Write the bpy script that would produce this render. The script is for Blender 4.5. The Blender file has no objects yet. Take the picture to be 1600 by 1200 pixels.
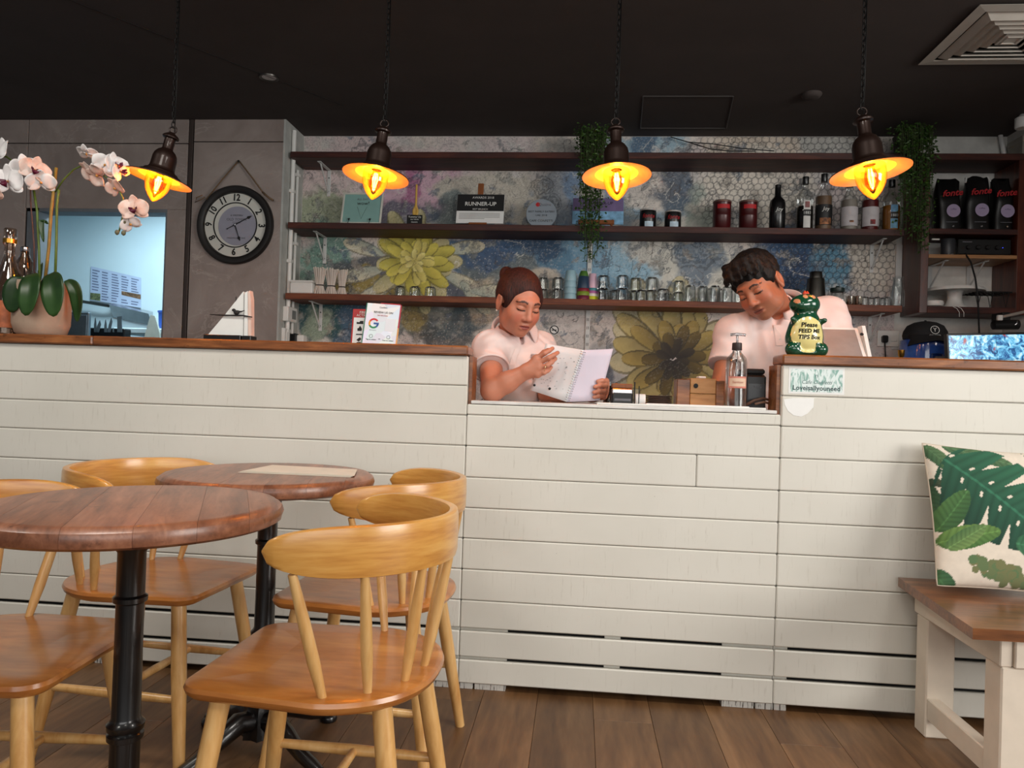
import bpy, bmesh, math, random
import numpy as np
from mathutils import Vector, Matrix, Euler
random.seed(7); rng = np.random.default_rng(7)
SC = bpy.context.scene; COL = SC.collection
R = math.radians; PI = math.pi

# ---------------------------------------------------------------- camera
CAM = np.array([0.0, -2.42, 0.99]); FOC = 1150.0
def _basis(y, p, r):
    cy, sy, cp, sp = math.cos(y), math.sin(y), math.cos(p), math.sin(p)
    F = np.array([-sy*cp, cy*cp, sp]); rt = np.array([cy, sy, 0.0]); up = np.cross(rt, F)
    c, s = math.cos(r), math.sin(r)
    return np.array([c*rt+s*up, -s*rt+c*up, F])
CB = _basis(R(5.2), R(0.6), R(1.85))
cd = bpy.data.cameras.new('camera'); cam = bpy.data.objects.new('camera', cd); COL.objects.link(cam)
cd.sensor_width = 36; cd.lens = FOC/1600*36; cd.clip_start = 0.02
cam.matrix_world = Matrix(((CB[0][0], CB[1][0], -CB[2][0], CAM[0]), (CB[0][1], CB[1][1], -CB[2][1], CAM[1]),
                           (CB[0][2], CB[1][2], -CB[2][2], CAM[2]), (0, 0, 0, 1)))
SC.camera = cam
def at(px, py, Y):
    """the point of the place seen at a photo position, at depth Y behind the counter front (metres)"""
    v = CB.T @ np.array([(px-800)/FOC, -(py-600)/FOC, 1.0]); t = (Y-CAM[1])/v[1]
    p = CAM+t*v; return Vector((p[0], Y, p[2]))

# ---------------------------------------------------------------- world and daylight
def lin(c):
    return tuple((x/255/12.92 if x/255 <= .04045 else ((x/255+.055)/1.055)**2.4) for x in c)
W = bpy.data.worlds.new('world'); SC.world = W; W.use_nodes = True
W.node_tree.nodes['Background'].inputs[0].default_value = (.80, .88, 1.0, 1); W.node_tree.nodes['Background'].inputs[1].default_value = .10
def area(name, loc, target, sx, sy, power, col):
    l = bpy.data.lights.new(name, 'AREA'); l.shape = 'RECTANGLE'; l.size = sx; l.size_y = sy; l.energy = power; l.color = col
    o = bpy.data.objects.new(name, l); COL.objects.link(o); o.location = loc
    o.rotation_euler = (Vector(target)-Vector(loc)).to_track_quat('-Z', 'Y').to_euler(); return o
# daylight of the shop front behind the camera, and of the glazed side of the dining room
area('shopfront_daylight', (.6, -6.2, 1.85), (.1, 0, .9), 5.0, 1.7, 100, (1, .985, .96))
area('side_window_daylight', (4.3, -2.9, 1.7), (.3, 0, .8), 2.2, 1.7, 140, (1, .97, .92))
# unseen ceiling downlights, added to brighten the table tops and the upper counter
for x_, y_ in ((-2.5, -1.15), (-1.2, -1.15), (.1, -1.15), (1.4, -1.15), (-1.6, -3.4), (.6, -3.4)):
    area('added_downlight', (x_, y_, 2.53), (x_, y_, 0), .5, .5, 14, (1, .95, .87))
SC.view_settings.view_transform = 'Standard'; SC.view_settings.look = 'None'
SC.view_settings.exposure = 0.02; SC.view_settings.gamma = 1; SC.view_settings.use_curve_mapping = False

# ---------------------------------------------------------------- materials
class NT:
    def __init__(s, name):
        s.m = bpy.data.materials.new(name); s.m.use_nodes = True; s.t = s.m.node_tree; s.n = s.t.nodes; s.l = s.t.links
        s.b = s.n['Principled BSDF']; s.out = s.n['Material Output']
    def node(s, typ, **kw):
        x = s.n.new(typ)
        for k, v in kw.items(): setattr(x, k, v)
        return x
    def put(s, sock, v):
        if hasattr(v, 'is_linked') or isinstance(v, bpy.types.NodeSocket): s.l.new(v, sock)
        elif isinstance(v, (tuple, list)) and len(v) == 3 and sock.type == 'RGBA': sock.default_value = (*v, 1)
        else: sock.default_value = v
    def coord(s, which='Object', scale=(1, 1, 1), rot=(0, 0, 0), loc=(0, 0, 0)):
        tc = s.node('ShaderNodeTexCoord'); mp = s.node('ShaderNodeMapping')
        mp.inputs['Scale'].default_value = scale; mp.inputs['Rotation'].default_value = rot; mp.inputs['Location'].default_value = loc
        s.l.new(tc.outputs[which], mp.inputs[0]); return mp.outputs[0]
    def rnd(s): return s.node('ShaderNodeObjectInfo').outputs['Random']
    def noise(s, co, scale=5, detail=4, rough=.55, dist=0):
        x = s.node('ShaderNodeTexNoise'); s.l.new(co, x.inputs['Vector'])
        x.inputs['Scale'].default_value = scale; x.inputs['Detail'].default_value = detail; x.inputs['Roughness'].default_value = rough
        x.inputs['Distortion'].default_value = dist; return x.outputs[0]
    def voro(s, co, scale=5, feature='F1', rnd=1.0, out=0):
        x = s.node('ShaderNodeTexVoronoi', feature=feature); s.l.new(co, x.inputs['Vector'])
        x.inputs['Scale'].default_value = scale; x.inputs['Randomness'].default_value = rnd; return x.outputs[out]
    def ramp(s, fac, stops):
        x = s.node('ShaderNodeValToRGB'); s.l.new(fac, x.inputs[0]); e = x.color_ramp.elements
        while len(e) < len(stops): e.new(.5)
        for el, (p, c) in zip(e, stops): el.position = p; el.color = (*c, 1) if len(c) == 3 else c
        return x.outputs[0]
    def math(s, op, a, b=0.0, clamp=False):
        x = s.node('ShaderNodeMath', operation=op, use_clamp=clamp); s.put(x.inputs[0], a); s.put(x.inputs[1], b); return x.outputs[0]
    def mix(s, fac, a, b, mode='MIX'):
        x = s.node('ShaderNodeMix', data_type='RGBA', blend_type=mode); s.put(x.inputs[0], fac); s.put(x.inputs[6], a); s.put(x.inputs[7], b); return x.outputs[2]
    def bump(s, h, strength=.2, dist=.002):
        x = s.node('ShaderNodeBump'); x.inputs['Strength'].default_value = strength; x.inputs['Distance'].default_value = dist
        s.l.new(h, x.inputs['Height']); s.l.new(x.outputs[0], s.b.inputs['Normal'])
    def set(s, **kw):
        for k, v in kw.items(): s.put(s.b.inputs[k.replace('_', ' ')], v)
        return s
def pm(name, col, rough=.5, metal=0.0, var=.12, scale=14, bump=0.0, bscale=60, coat=0.0, spec=.5):
    """plain surface with a little procedural variation; col in 0-255 sRGB"""
    t = NT(name); c = lin(col); co = t.coord(); n = t.noise(co, scale)
    lo = tuple(x*(1-var) for x in c); hi = tuple(min(1, x*(1+var)) for x in c)
    t.set(Base_Color=t.ramp(n, [(.3, lo), (.7, hi)]), Roughness=rough, Metallic=metal, Coat_Weight=coat, Specular_IOR_Level=spec)
    if bump: t.bump(t.noise(co, bscale, 5), bump, .003)
    return t.m
def wood(name, cols, scale=(2, 2, 14), rough=.45, coat=0.0, vary=.25, bump=.15, knots=0.0, dark=None):
    """streaky wood grain; the axis with the smallest scale is the grain direction; tone differs from board to board"""
    t = NT(name); co = t.coord('Object', scale)
    off = t.node('ShaderNodeVectorMath', operation='ADD'); t.l.new(co, off.inputs[0])
    cmb = t.node('ShaderNodeCombineXYZ'); r = t.math('MULTIPLY', t.rnd(), 37.0)
    for i in range(3): t.l.new(r, cmb.inputs[i])
    t.l.new(cmb.outputs[0], off.inputs[1]); v = off.outputs[0]
    n = t.noise(v, 2.2, 8, .62, .6); n2 = t.noise(v, 11, 3, .5)
    f = t.math('ADD', t.math('MULTIPLY', n, .75), t.math('MULTIPLY', n2, .25))
    k = len(cols); c = t.ramp(f, [(.32+.36*i/(k-1), lin(q)) for i, q in enumerate(cols)])
    tone = t.math('ADD', t.math('MULTIPLY', t.rnd(), vary), 1-vary/2)
    hsv = t.node('ShaderNodeHueSaturation'); t.l.new(c, hsv.inputs['Color']); t.l.new(tone, hsv.inputs['Value']); c = hsv.outputs[0]
    if dark:
        d = t.noise(t.coord('Object', (1, 1, 1)), 26, 6, .7); m = t.ramp(d, [(.60, (0, 0, 0)), (.70, (1, 1, 1))])
        c = t.mix(t.math('MULTIPLY', m, .7), c, lin(dark))
    t.set(Base_Color=c, Roughness=rough, Coat_Weight=coat, Coat_Roughness=.18); t.bump(f, bump, .002); return t.m
def glass(name, tint=(250, 252, 252), strength=.55, rough=.06, base=.02):
    """thin clear glass: transparent with Fresnel reflection"""
    t = NT(name); t.n.remove(t.b)
    tr = t.node('ShaderNodeBsdfTransparent'); gl = t.node('ShaderNodeBsdfGlossy'); mx = t.node('ShaderNodeMixShader')
    co = t.coord(); n = t.noise(co, 9); a = lin(tint)
    t.l.new(t.ramp(n, [(.3, tuple(x*.93 for x in a)), (.7, a)]), tr.inputs[0])
    gl.inputs[0].default_value = (1, 1, 1, 1); gl.inputs[1].default_value = rough
    fr = t.node('ShaderNodeFresnel'); fr.inputs[0].default_value = 1.5
    f = t.math('ADD', t.math('MULTIPLY', fr.outputs[0], strength), base, True)
    t.l.new(f, mx.inputs[0]); t.l.new(tr.outputs[0], mx.inputs[1]); t.l.new(gl.outputs[0], mx.inputs[2]); t.l.new(mx.outputs[0], t.out.inputs[0])
    return t.m
def emit(name, col, strength):
    t = NT(name); n = t.noise(t.coord(), 30); c = lin(col)
    t.set(Base_Color=(0, 0, 0), Emission_Color=t.ramp(n, [(.3, tuple(x*.9 for x in c)), (.7, c)]), Emission_Strength=strength, Roughness=.5); return t.m

# ---------------------------------------------------------------- geometry helpers
def org(p):
    v = Vector((0, 0, 0))
    while p: v += p.location; p = p.parent
    return v
class MB:
    """collects shapes (world coordinates unless local=True at build) and links them as one mesh object"""
    def __init__(s): s.v = []; s.f = []
    def add(s, vs, fs, M=None):
        k = len(s.v); s.v += [(M @ Vector(p)) if M is not None else Vector(p) for p in vs]; s.f += [tuple(i+k for i in f) for f in fs]; return s
    def box(s, lo, hi, bev=0.0, M=None):
        c = [(a+b)/2 for a, b in zip(lo, hi)]; h = [abs(b-a)/2 for a, b in zip(lo, hi)]
        if bev <= 0:
            vs = [(c[0]+x*h[0], c[1]+y*h[1], c[2]+z*h[2]) for x in (-1, 1) for y in (-1, 1) for z in (-1, 1)]
            return s.add(vs, [(0, 1, 3, 2), (4, 6, 7, 5), (0, 4, 5, 1), (2, 3, 7, 6), (0, 2, 6, 4), (1, 5, 7, 3)], M)
        t = min(bev, min(h)*.95); vs = []; ix = {}
        for a in (-1, 1):
            for b in (-1, 1):
                for d in (-1, 1):
                    for ax in range(3):
                        o = [h[0]-t, h[1]-t, h[2]-t]; o[ax] = h[ax]; sg = (a, b, d)
                        ix[(a, b, d, ax)] = len(vs); vs.append(tuple(c[i]+sg[i]*o[i] for i in range(3)))
        fs = []
        for ax in range(3):
            u, w = [(1, 2), (2, 0), (0, 1)][ax]
            for sg in (-1, 1):
                q = []
                for su, sw in ((-1, -1), (1, -1), (1, 1), (-1, 1)):
                    k = [0, 0, 0]; k[ax] = sg; k[u] = su; k[w] = sw; q.append(ix[(*k, ax)])
                fs.append(tuple(q if sg > 0 else q[::-1]))
            for su in (-1, 1):
                for sw in (-1, 1):
                    k0 = [0, 0, 0]; k1 = [0, 0, 0]; k0[ax] = -1; k1[ax] = 1; k0[u] = k1[u] = su; k0[w] = k1[w] = sw
                    q = [ix[(*k0, u)], ix[(*k1, u)], ix[(*k1, w)], ix[(*k0, w)]]; fs.append(tuple(q if su*sw < 0 else q[::-1]))
        for a in (-1, 1):
            for b in (-1, 1):
                for d in (-1, 1):
                    q = [ix[(a, b, d, i)] for i in range(3)]; fs.append(tuple(q if a*b*d > 0 else q[::-1]))
        return s.add(vs, fs, M)
    def tube(s, path, r, seg=10, closed=False, caps=True, M=None, flat=1.0):
        P = [Vector(p) for p in path]; n = len(P); rr = r if isinstance(r, (list, tuple)) else [r]*n
        T = [((P[(i+1) % n] if closed or i < n-1 else P[i])-(P[i-1] if closed or i > 0 else P[i])).normalized() for i in range(n)]
        a = Vector((0, 0, 1)) if abs(T[0].z) < .9 else Vector((1, 0, 0)); N = (a-T[0]*a.dot(T[0])).normalized(); vs = []; fs = []
        for i in range(n):
            N = (N-T[i]*N.dot(T[i])).normalized(); B = T[i].cross(N)
            for k in range(seg):
                t = 2*PI*k/seg; vs.append(P[i]+(N*math.cos(t)*flat+B*math.sin(t))*rr[i])
        for i in range(n if closed else n-1):
            j = (i+1) % n
            for k in range(seg): fs.append((i*seg+k, i*seg+(k+1) % seg, j*seg+(k+1) % seg, j*seg+k))
        if caps and not closed: fs += [tuple(range(seg))[::-1], tuple((n-1)*seg+k for k in range(seg))]
        return s.add(vs, fs, M)
    def lathe(s, prof, c=(0, 0, 0), seg=24, M=None, cap0=True, cap1=True, wob=None):
        vs = []; fs = []; n = len(prof)
        for i, (r, z) in enumerate(prof):
            for k in range(seg):
                t = 2*PI*k/seg; q = r*(wob(t, i) if wob else 1); vs.append((c[0]+q*math.cos(t), c[1]+q*math.sin(t), c[2]+z))
        for i in range(n-1):
            for k in range(seg): fs.append((i*seg+k, i*seg+(k+1) % seg, (i+1)*seg+(k+1) % seg, (i+1)*seg+k))
        if cap0: fs.append(tuple(range(seg))[::-1])
        if cap1: fs.append(tuple((n-1)*seg+k for k in range(seg)))
        return s.add(vs, fs, M)
    def prism(s, poly, d0, d1, axis='y', M=None):
        """polygon in the two other axes, extruded between d0 and d1 along axis"""
        def pt(a, b, d): return {'y': (a, d, b), 'z': (a, b, d), 'x': (d, a, b)}[axis]
        n = len(poly); vs = [pt(a, b, d0) for a, b in poly]+[pt(a, b, d1) for a, b in poly]
        return s.add(vs, [tuple(range(n)), tuple(range(2*n-1, n-1, -1))]+[(i, i+n, (i+1) % n+n, (i+1) % n) for i in range(n)], M)
    def grid(s, fn, nu, nv, M=None, closed_u=False):
        vs = [fn(i/(nu-1 if not closed_u else nu), j/(nv-1)) for i in range(nu) for j in range(nv)]; fs = []
        for i in range(nu if closed_u else nu-1):
            for j in range(nv-1): a = i*nv+j; b = ((i+1) % nu)*nv+j; fs.append((a, b, b+1, a+1))
        return s.add(vs, fs, M)
    def build(s, name, mat, parent=None, smooth=False, local=False, solid=0.0):
        me = bpy.data.meshes.new(name); o0 = Vector((0, 0, 0)) if local or not parent else org(parent)
        me.from_pydata([tuple(p-o0) for p in s.v], [], s.f); me.validate()
        bm = bmesh.new(); bm.from_mesh(me); bmesh.ops.recalc_face_normals(bm, faces=bm.faces); bm.to_mesh(me); bm.free()
        me.materials.append(mat)
        if smooth:
            me.polygons.foreach_set('use_smooth', [True]*len(me.polygons))
            if smooth is not True and hasattr(me, 'set_sharp_from_angle'): me.set_sharp_from_angle(angle=R(smooth))
        o = bpy.data.objects.new(name, me); COL.objects.link(o)
        if parent: o.parent = parent
        if solid:
            m = o.modifiers.new('solid', 'SOLIDIFY'); m.thickness = solid; m.offset = 0
        return o
def tag(o, label, cat, group=None, kind=None):
    if label: o['label'] = label
    if cat: o['category'] = cat
    if group: o['group'] = group
    if kind: o['kind'] = kind
    return o
def thing(name, label, cat, loc=(0, 0, 0), group=None, rz=0.0, kind=None):
    o = bpy.data.objects.new(name, None); COL.objects.link(o); o.empty_display_size = .05
    o.location = loc; o.rotation_euler = (0, 0, rz); return tag(o, label, cat, group, kind)
def structure(o): o['kind'] = 'structure'; return o
def copy_tree(o, parent=None):
    c = o.copy(); COL.objects.link(c); c.parent = parent
    for ch in [x for x in bpy.data.objects if x.parent == o]: copy_tree(ch, c)
    return c
def frame(o, x, y):
    """4x4 from origin, x and y directions"""
    x = Vector(x).normalized(); z = x.cross(Vector(y)).normalized(); y = z.cross(x)
    return Matrix(((x.x, y.x, z.x, o[0]), (x.y, y.y, z.y, o[1]), (x.z, y.z, z.z, o[2]), (0, 0, 0, 1)))
def lettering(txt, M, size, mat, parent, depth=.0006, align='CENTER', sx=1.0, shear=0.0, bold=0.0, name='lettering', local=False):
    """flat letters; M maps text x/y/normal into the world"""
    cu = bpy.data.curves.new('letters', 'FONT'); cu.body = txt; cu.size = size; cu.align_x = align; cu.align_y = 'CENTER'
    cu.extrude = depth; cu.shear = shear; cu.offset = bold; cu.resolution_u = 2
    tmp = bpy.data.objects.new('letters', cu); COL.objects.link(tmp); dg = bpy.context.evaluated_depsgraph_get(); dg.update()
    me = bpy.data.meshes.new_from_object(tmp.evaluated_get(dg)); bpy.data.objects.remove(tmp); bpy.data.curves.remove(cu)
    me.transform(Matrix.Diagonal((sx, 1, 1, 1))); me.transform(M)
    if parent and not local: me.transform(Matrix.Translation(-org(parent)))
    me.materials.clear(); me.materials.append(mat); me.name = name
    o = bpy.data.objects.new(name, me); COL.objects.link(o)
    if parent: o.parent = parent
    return o
def front(p): return frame(p, (1, 0, 0), (0, 0, 1))       # text that faces the dining room

# ---------------------------------------------------------------- implicit surfaces (bodies, heads, moulded things)
class SDF:
    def __init__(s, lo, hi, vox):
        s.lo = np.array(lo, np.float32); s.vox = vox; n = np.ceil((np.array(hi)-np.array(lo))/vox).astype(int)+1; s.n = n
        s.F = np.full(tuple(n), .06, np.float32); s.ax = [s.lo[i]+vox*np.arange(n[i], dtype=np.float32) for i in range(3)]
    def _sl(s, c, rad):
        i0 = np.maximum(((np.array(c)-rad-s.lo)/s.vox).astype(int), 0); i1 = np.minimum(((np.array(c)+rad-s.lo)/s.vox).astype(int)+2, s.n)
        return tuple(slice(a, b) for a, b in zip(i0, i1))
    def _put(s, sl, d, k, sub):
        F = s.F[sl]
        if sub: d = -d; h = np.clip(.5-.5*(F-d)/k, 0, 1); s.F[sl] = F*(1-h)+d*h+k*h*(1-h)
        else: h = np.clip(.5+.5*(F-d)/k, 0, 1); s.F[sl] = F*(1-h)+d*h-k*h*(1-h)
    def _pts(s, sl): return np.meshgrid(s.ax[0][sl[0]], s.ax[1][sl[1]], s.ax[2][sl[2]], indexing='ij', sparse=True)
    def cap(s, a, b, ra, rb=None, k=.012, sub=False):
        rb = ra if rb is None else rb; a = np.array(a, np.float32); b = np.array(b, np.float32)
        sl = s._sl((a+b)/2, np.abs(b-a)/2+max(ra, rb)+k+.02)
        if any(q.stop <= q.start for q in sl): return s
        X, Y, Z = s._pts(sl); ba = b-a; L = max(float(ba@ba), 1e-9)
        t = np.clip(((X-a[0])*ba[0]+(Y-a[1])*ba[1]+(Z-a[2])*ba[2])/L, 0, 1)
        d = np.sqrt((X-a[0]-t*ba[0])**2+(Y-a[1]-t*ba[1])**2+(Z-a[2]-t*ba[2])**2)-(ra+(rb-ra)*t); s._put(sl, d, k, sub); return s
    def ell(s, c, r, k=.012, sub=False, Q=None):
        """ellipsoid; Q (3x3 rows = axes) turns it"""
        c = np.array(c, np.float32); sl = s._sl(c, max(r)+k+.02)
        if any(q.stop <= q.start for q in sl): return s
        X, Y, Z = s._pts(sl); X = X-c[0]; Y = Y-c[1]; Z = Z-c[2]
        if Q is not None: X, Y, Z = [Q[i][0]*X+Q[i][1]*Y+Q[i][2]*Z for i in range(3)]
        k0 = np.sqrt((X/r[0])**2+(Y/r[1])**2+(Z/r[2])**2); k1 = np.sqrt((X/r[0]**2)**2+(Y/r[1]**2)**2+(Z/r[2]**2)**2)
        d = k0*(k0-1)/np.maximum(k1, 1e-6); s._put(sl, d.astype(np.float32), k, sub); return s
    def plane(s, n, d, k=.004):
        """cut away the side where n.p > d"""
        X, Y, Z = s._pts((slice(None),)*3); n = np.array(n, float); n /= np.linalg.norm(n)
        q = (n[0]*X+n[1]*Y+n[2]*Z-d).astype(np.float32); h = np.clip(.5-.5*(s.F-q)/k, 0, 1); s.F = s.F*(1-h)+q*h+k*h*(1-h); return s
    def mesh(s):
        F = s.F; F[0] = F[-1] = .05; F[:, 0] = F[:, -1] = .05; F[:, :, 0] = F[:, :, -1] = .05
        S = F < 0; c = np.zeros(tuple(x-1 for x in F.shape), np.int8)
        offs = [(i, j, k) for i in (0, 1) for j in (0, 1) for k in (0, 1)]
        sh = lambda A, o: A[o[0]:A.shape[0]-1+o[0], o[1]:A.shape[1]-1+o[1], o[2]:A.shape[2]-1+o[2]]
        for o in offs: c += sh(S, o)
        I = np.argwhere((c > 0) & (c < 8)); idx = np.full(c.shape, -1, np.int32); idx[tuple(I.T)] = np.arange(len(I))
        acc = np.zeros((len(I), 3)); cnt = np.zeros(len(I))
        for o in offs:
            for ax in range(3):
                if o[ax]: continue
                o2 = list(o); o2[ax] = 1; a = F[tuple((I+o).T)]; b = F[tuple((I+o2).T)]; m = (a < 0) != (b < 0)
                t = np.where(m, a/np.where(m, a-b, 1), 0); p = np.tile(np.array(o, float), (len(I), 1)); p[:, ax] += t
                acc += np.where(m[:, None], p, 0); cnt += m
        V = s.lo+s.vox*(I+acc/cnt[:, None]); faces = []
        for ax in range(3):
            u, w = [(1, 2), (2, 0), (0, 1)][ax]; s0 = [slice(0, -1)]*3; s1 = [slice(0, -1)]*3; s1[ax] = slice(1, None)
            for q in (u, w): s0[q] = slice(1, -1); s1[q] = slice(1, -1)
            A = S[tuple(s0)]; B = S[tuple(s1)]; E = np.argwhere(A != B)
            if not len(E): continue
            sg = A[tuple(E.T)]; E = E.copy(); E[:, u] += 1; E[:, w] += 1
            def cell(du, dw):
                q = E.copy(); q[:, u] -= du; q[:, w] -= dw; return idx[tuple(q.T)]
            qd = np.stack([cell(1, 1), cell(0, 1), cell(0, 0), cell(1, 0)], 1); qd[~sg] = qd[~sg][:, ::-1]; faces.append(qd)
        return V, np.concatenate(faces)
def np_mesh(name, V, Fq, mat, parent=None, colors=None, relax=1):
    if relax:
        for _ in range(relax):
            s_ = np.zeros_like(V); n_ = np.zeros(len(V))
            for a, b in ((0, 1), (1, 2), (2, 3), (3, 0)):
                np.add.at(s_, Fq[:, a], V[Fq[:, b]]); np.add.at(s_, Fq[:, b], V[Fq[:, a]]); np.add.at(n_, Fq[:, a], 1); np.add.at(n_, Fq[:, b], 1)
            V = .5*V+.5*s_/np.maximum(n_, 1)[:, None]
    if parent: V = V-np.array(org(parent))
    me = bpy.data.meshes.new(name); me.from_pydata(V.tolist(), [], Fq.tolist()); me.polygons.foreach_set('use_smooth', [True]*len(me.polygons))
    me.materials.append(mat)
    if colors is not None:
        ca = me.color_attributes.new('Col', 'FLOAT_COLOR', 'POINT'); ca.data.foreach_set('color', np.concatenate([colors, np.ones((len(colors), 1))], 1).astype(np.float32).ravel())
    o = bpy.data.objects.new(name, me); COL.objects.link(o)
    if parent: o.parent = parent
    return o
# ================================================================ the room
ZC = 2.55; YB = 2.04; YL = 1.755          # ceiling height, back wall, stone-clad wall
XL = -1.765                                # corner between them
M_plaster = pm('plaster_white', (214, 212, 206), .8, bump=.05)
M_grayreturn = pm('plaster_grey', (176, 178, 174), .8)
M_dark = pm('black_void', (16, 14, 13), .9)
M_black = pm('black_paint', (14, 14, 15), .38)
M_blackmatte = pm('black_matte', (20, 20, 21), .75)
M_white = pm('white_enamel', (226, 226, 222), .4, var=.04)
M_whitepaper = pm('white_paper', (228, 228, 226), .85, var=.03)
M_chrome = pm('brushed_steel', (200, 200, 202), .25, 1.0)
M_steel = pm('dark_steel', (92, 90, 86), .35, 1.0)
M_brass = pm('brass', (190, 140, 60), .3, 1.0)
M_ink = pm('black_ink', (18, 18, 20), .7)
M_whiteink = pm('white_ink', (222, 222, 218), .7)
M_redink = pm('red_ink', (176, 22, 30), .6)
M_greyink = pm('grey_ink', (96, 96, 102), .7)
# -- floor: vinyl planks laid towards the counter
M_floor = wood('floor_vinyl', [(76, 50, 32), (106, 75, 47), (130, 96, 64)], (5.5, .75, 5), .42, vary=.38, bump=.12)
fl = structure(MB().box((-4.5, -7.2, -.06), (3.6, 3.9, -.006)).build('floor', pm('floor_joint', (40, 30, 22), .8)))
for i in range(36):
    x0 = -2.95+i*.178; off = (i*.43) % 1.22; y = -2.6-off
    while y < .6:
        y1 = min(y+1.22, .62)
        if y1 > -1.9: MB().box((x0+.0006, y+.0006, -.006), (x0+.1774, y1-.0006, 0), .0007).build('plank', M_floor, fl)
        y += 1.22
# -- ceiling, its hatch, downlight and smoke detector
M_ceil = pm('ceiling_charcoal', (66, 58, 55), .85, var=.10, scale=3, bump=.03)
ce = structure(MB().box((-4.5, -7.2, ZC), (3.6, 3.9, ZC+.06)).build('ceiling', M_ceil))
h = [(.285, 1.436), (.745, 1.441), (.80, 1.899), (.31, 1.899)]
m = MB()
for i in range(4):
    a = Vector((*h[i], ZC-.001)); b = Vector((*h[(i+1) % 4], ZC-.001)); m.tube([a, b], .004, 6)
o = m.build('hatch_trim', pm('hatch_edge', (66, 62, 60), .6), ce)
for a, b in (((-2.3, .2), (-1.35, 1.55)), ((-3.0, -.1), (-1.5, -.1)), ((.0, -.6), (1.35, -.6))):
    MB().tube([(*a, ZC-.0005), (*b, ZC-.0005)], .002, 5).build('joint', pm('ceiling_joint', (26, 24, 23), .9), ce)
p = (-1.62, 1.18, ZC)
dl = thing('downlight', 'small recessed downlight in the dark ceiling above the clock', 'light', p)
MB().lathe([(.036, -.003), (.048, -.006), (.05, 0)], p, 24, cap0=False).build('trim_ring', M_steel, dl, 40)
MB().lathe([(.001, -.001), (.036, -.002)], p, 20, cap1=False).build('lens', M_chrome, dl, 40)
p = (1.13, 1.42, ZC)
sd = thing('smoke_detector', 'round smoke detector on the dark ceiling above the bottles', 'detector', p)
MB().lathe([(.03, -.022), (.042, -.018), (.05, -.006), (.05, 0)], p, 24).build('body', M_ceil, sd, 40)
# -- back wall
wb = structure(MB().box((XL-.1, YB, 0), (3.6, YB+.12, ZC)).build('wall_back', M_plaster))
structure(MB().box((XL-.012, YL-.0005, 0), (XL, YB, ZC)).build('wall_return', M_grayreturn))
# white pipes and trunking in the corner
for x, y, z0, z1 in ((XL+.016, YL+.09, 1.18, 2.515), (XL+.012, YL+.17, 1.3, 2.30)):
    q = thing('conduit', 'white cable conduit in the corner beside the shelf ends' if y < YL+.1 else 'thinner white conduit behind the first one in the shelf corner', 'conduit', (x, y, z0))
    MB().tube([(x, y, z0), (x, y, z1)], .013 if y < YL+.1 else .009, 12).build('pipe', M_white, q, 40)
    for zz in np.arange(z0+.12, z1, .42): MB().box((XL+.001, y-.018, zz), (x+.014, y+.018, zz+.02), .002).build('clip', M_white, q)
# -- wallpaper mural (printed pattern worked out on a fine grid, lace lines from textures)
def vnoise(x, y, seed):
    r = np.random.default_rng(seed); n = 64; g = r.random((n, n)); xi = np.floor(x).astype(int); yi = np.floor(y).astype(int)
    fx = x-xi; fy = y-yi; fx = fx*fx*(3-2*fx); fy = fy*fy*(3-2*fy)
    a = g[xi % n, yi % n]; b = g[(xi+1) % n, yi % n]; c = g[xi % n, (yi+1) % n]; d = g[(xi+1) % n, (yi+1) % n]
    return a*(1-fx)*(1-fy)+b*fx*(1-fy)+c*(1-fx)*fy+d*fx*fy
def fbm(x, y, seed, oct=5, gain=.55):
    s_ = 0; a = 1; t = 0
    for i in range(oct): s_ = s_+a*vnoise(x*2**i+i*7.3, y*2**i+i*3.1, seed+i); t += a; a *= gain
    return s_/t
mx0, mx1 = XL+.004, at(1399, 430, YB).x; mz0, mz1 = .93, ZC-.002
NX = int((mx1-mx0)/.0048); NZ = int((mz1-mz0)/.0048)
GX, GZ = np.meshgrid(np.linspace(mx0, mx1, NX), np.linspace(mz0, mz1, NZ), indexing='ij')
C = np.zeros((NX, NZ, 3)); L3 = lambda c: np.array(lin(c))
n1 = fbm(GX*3+5, GZ*3+5, 1); n2 = fbm(GX*6+9, GZ*6, 11); n3 = fbm(GX*14, GZ*14+3, 21)
wx = GX+.10*(fbm(GX*5, GZ*5, 31)-.5)*2; wz = GZ+.10*(fbm(GX*5+9, GZ*5+4, 41)-.5)*2
def blend(mask, col): C[:] = C*(1-mask[..., None])+L3(col)*mask[..., None]
sm = lambda a, b, x: np.clip((x-a)/(b-a), 0, 1)**2*(3-2*np.clip((x-a)/(b-a), 0, 1))
C[:] = L3((222, 212, 202)); blend(sm(.42, .62, n1), (205, 192, 190)); blend(sm(.5, .66, n2)*.6, (196, 196, 192))
def patch(px, py, rx, ry, col, amt=1.0, edge=.45, seed=0):
    c = at(px, py, YB); rx *= .0039; ry *= .0039
    d = np.sqrt(((wx-c.x)/rx)**2+((wz-c.z)/ry)**2)+(n2-.5)*edge*2+(fbm(GX*9+seed, GZ*9, 50+seed)-.5)*edge*2
    blend((1-sm(.75, 1.12, d))*amt, col)
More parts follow.
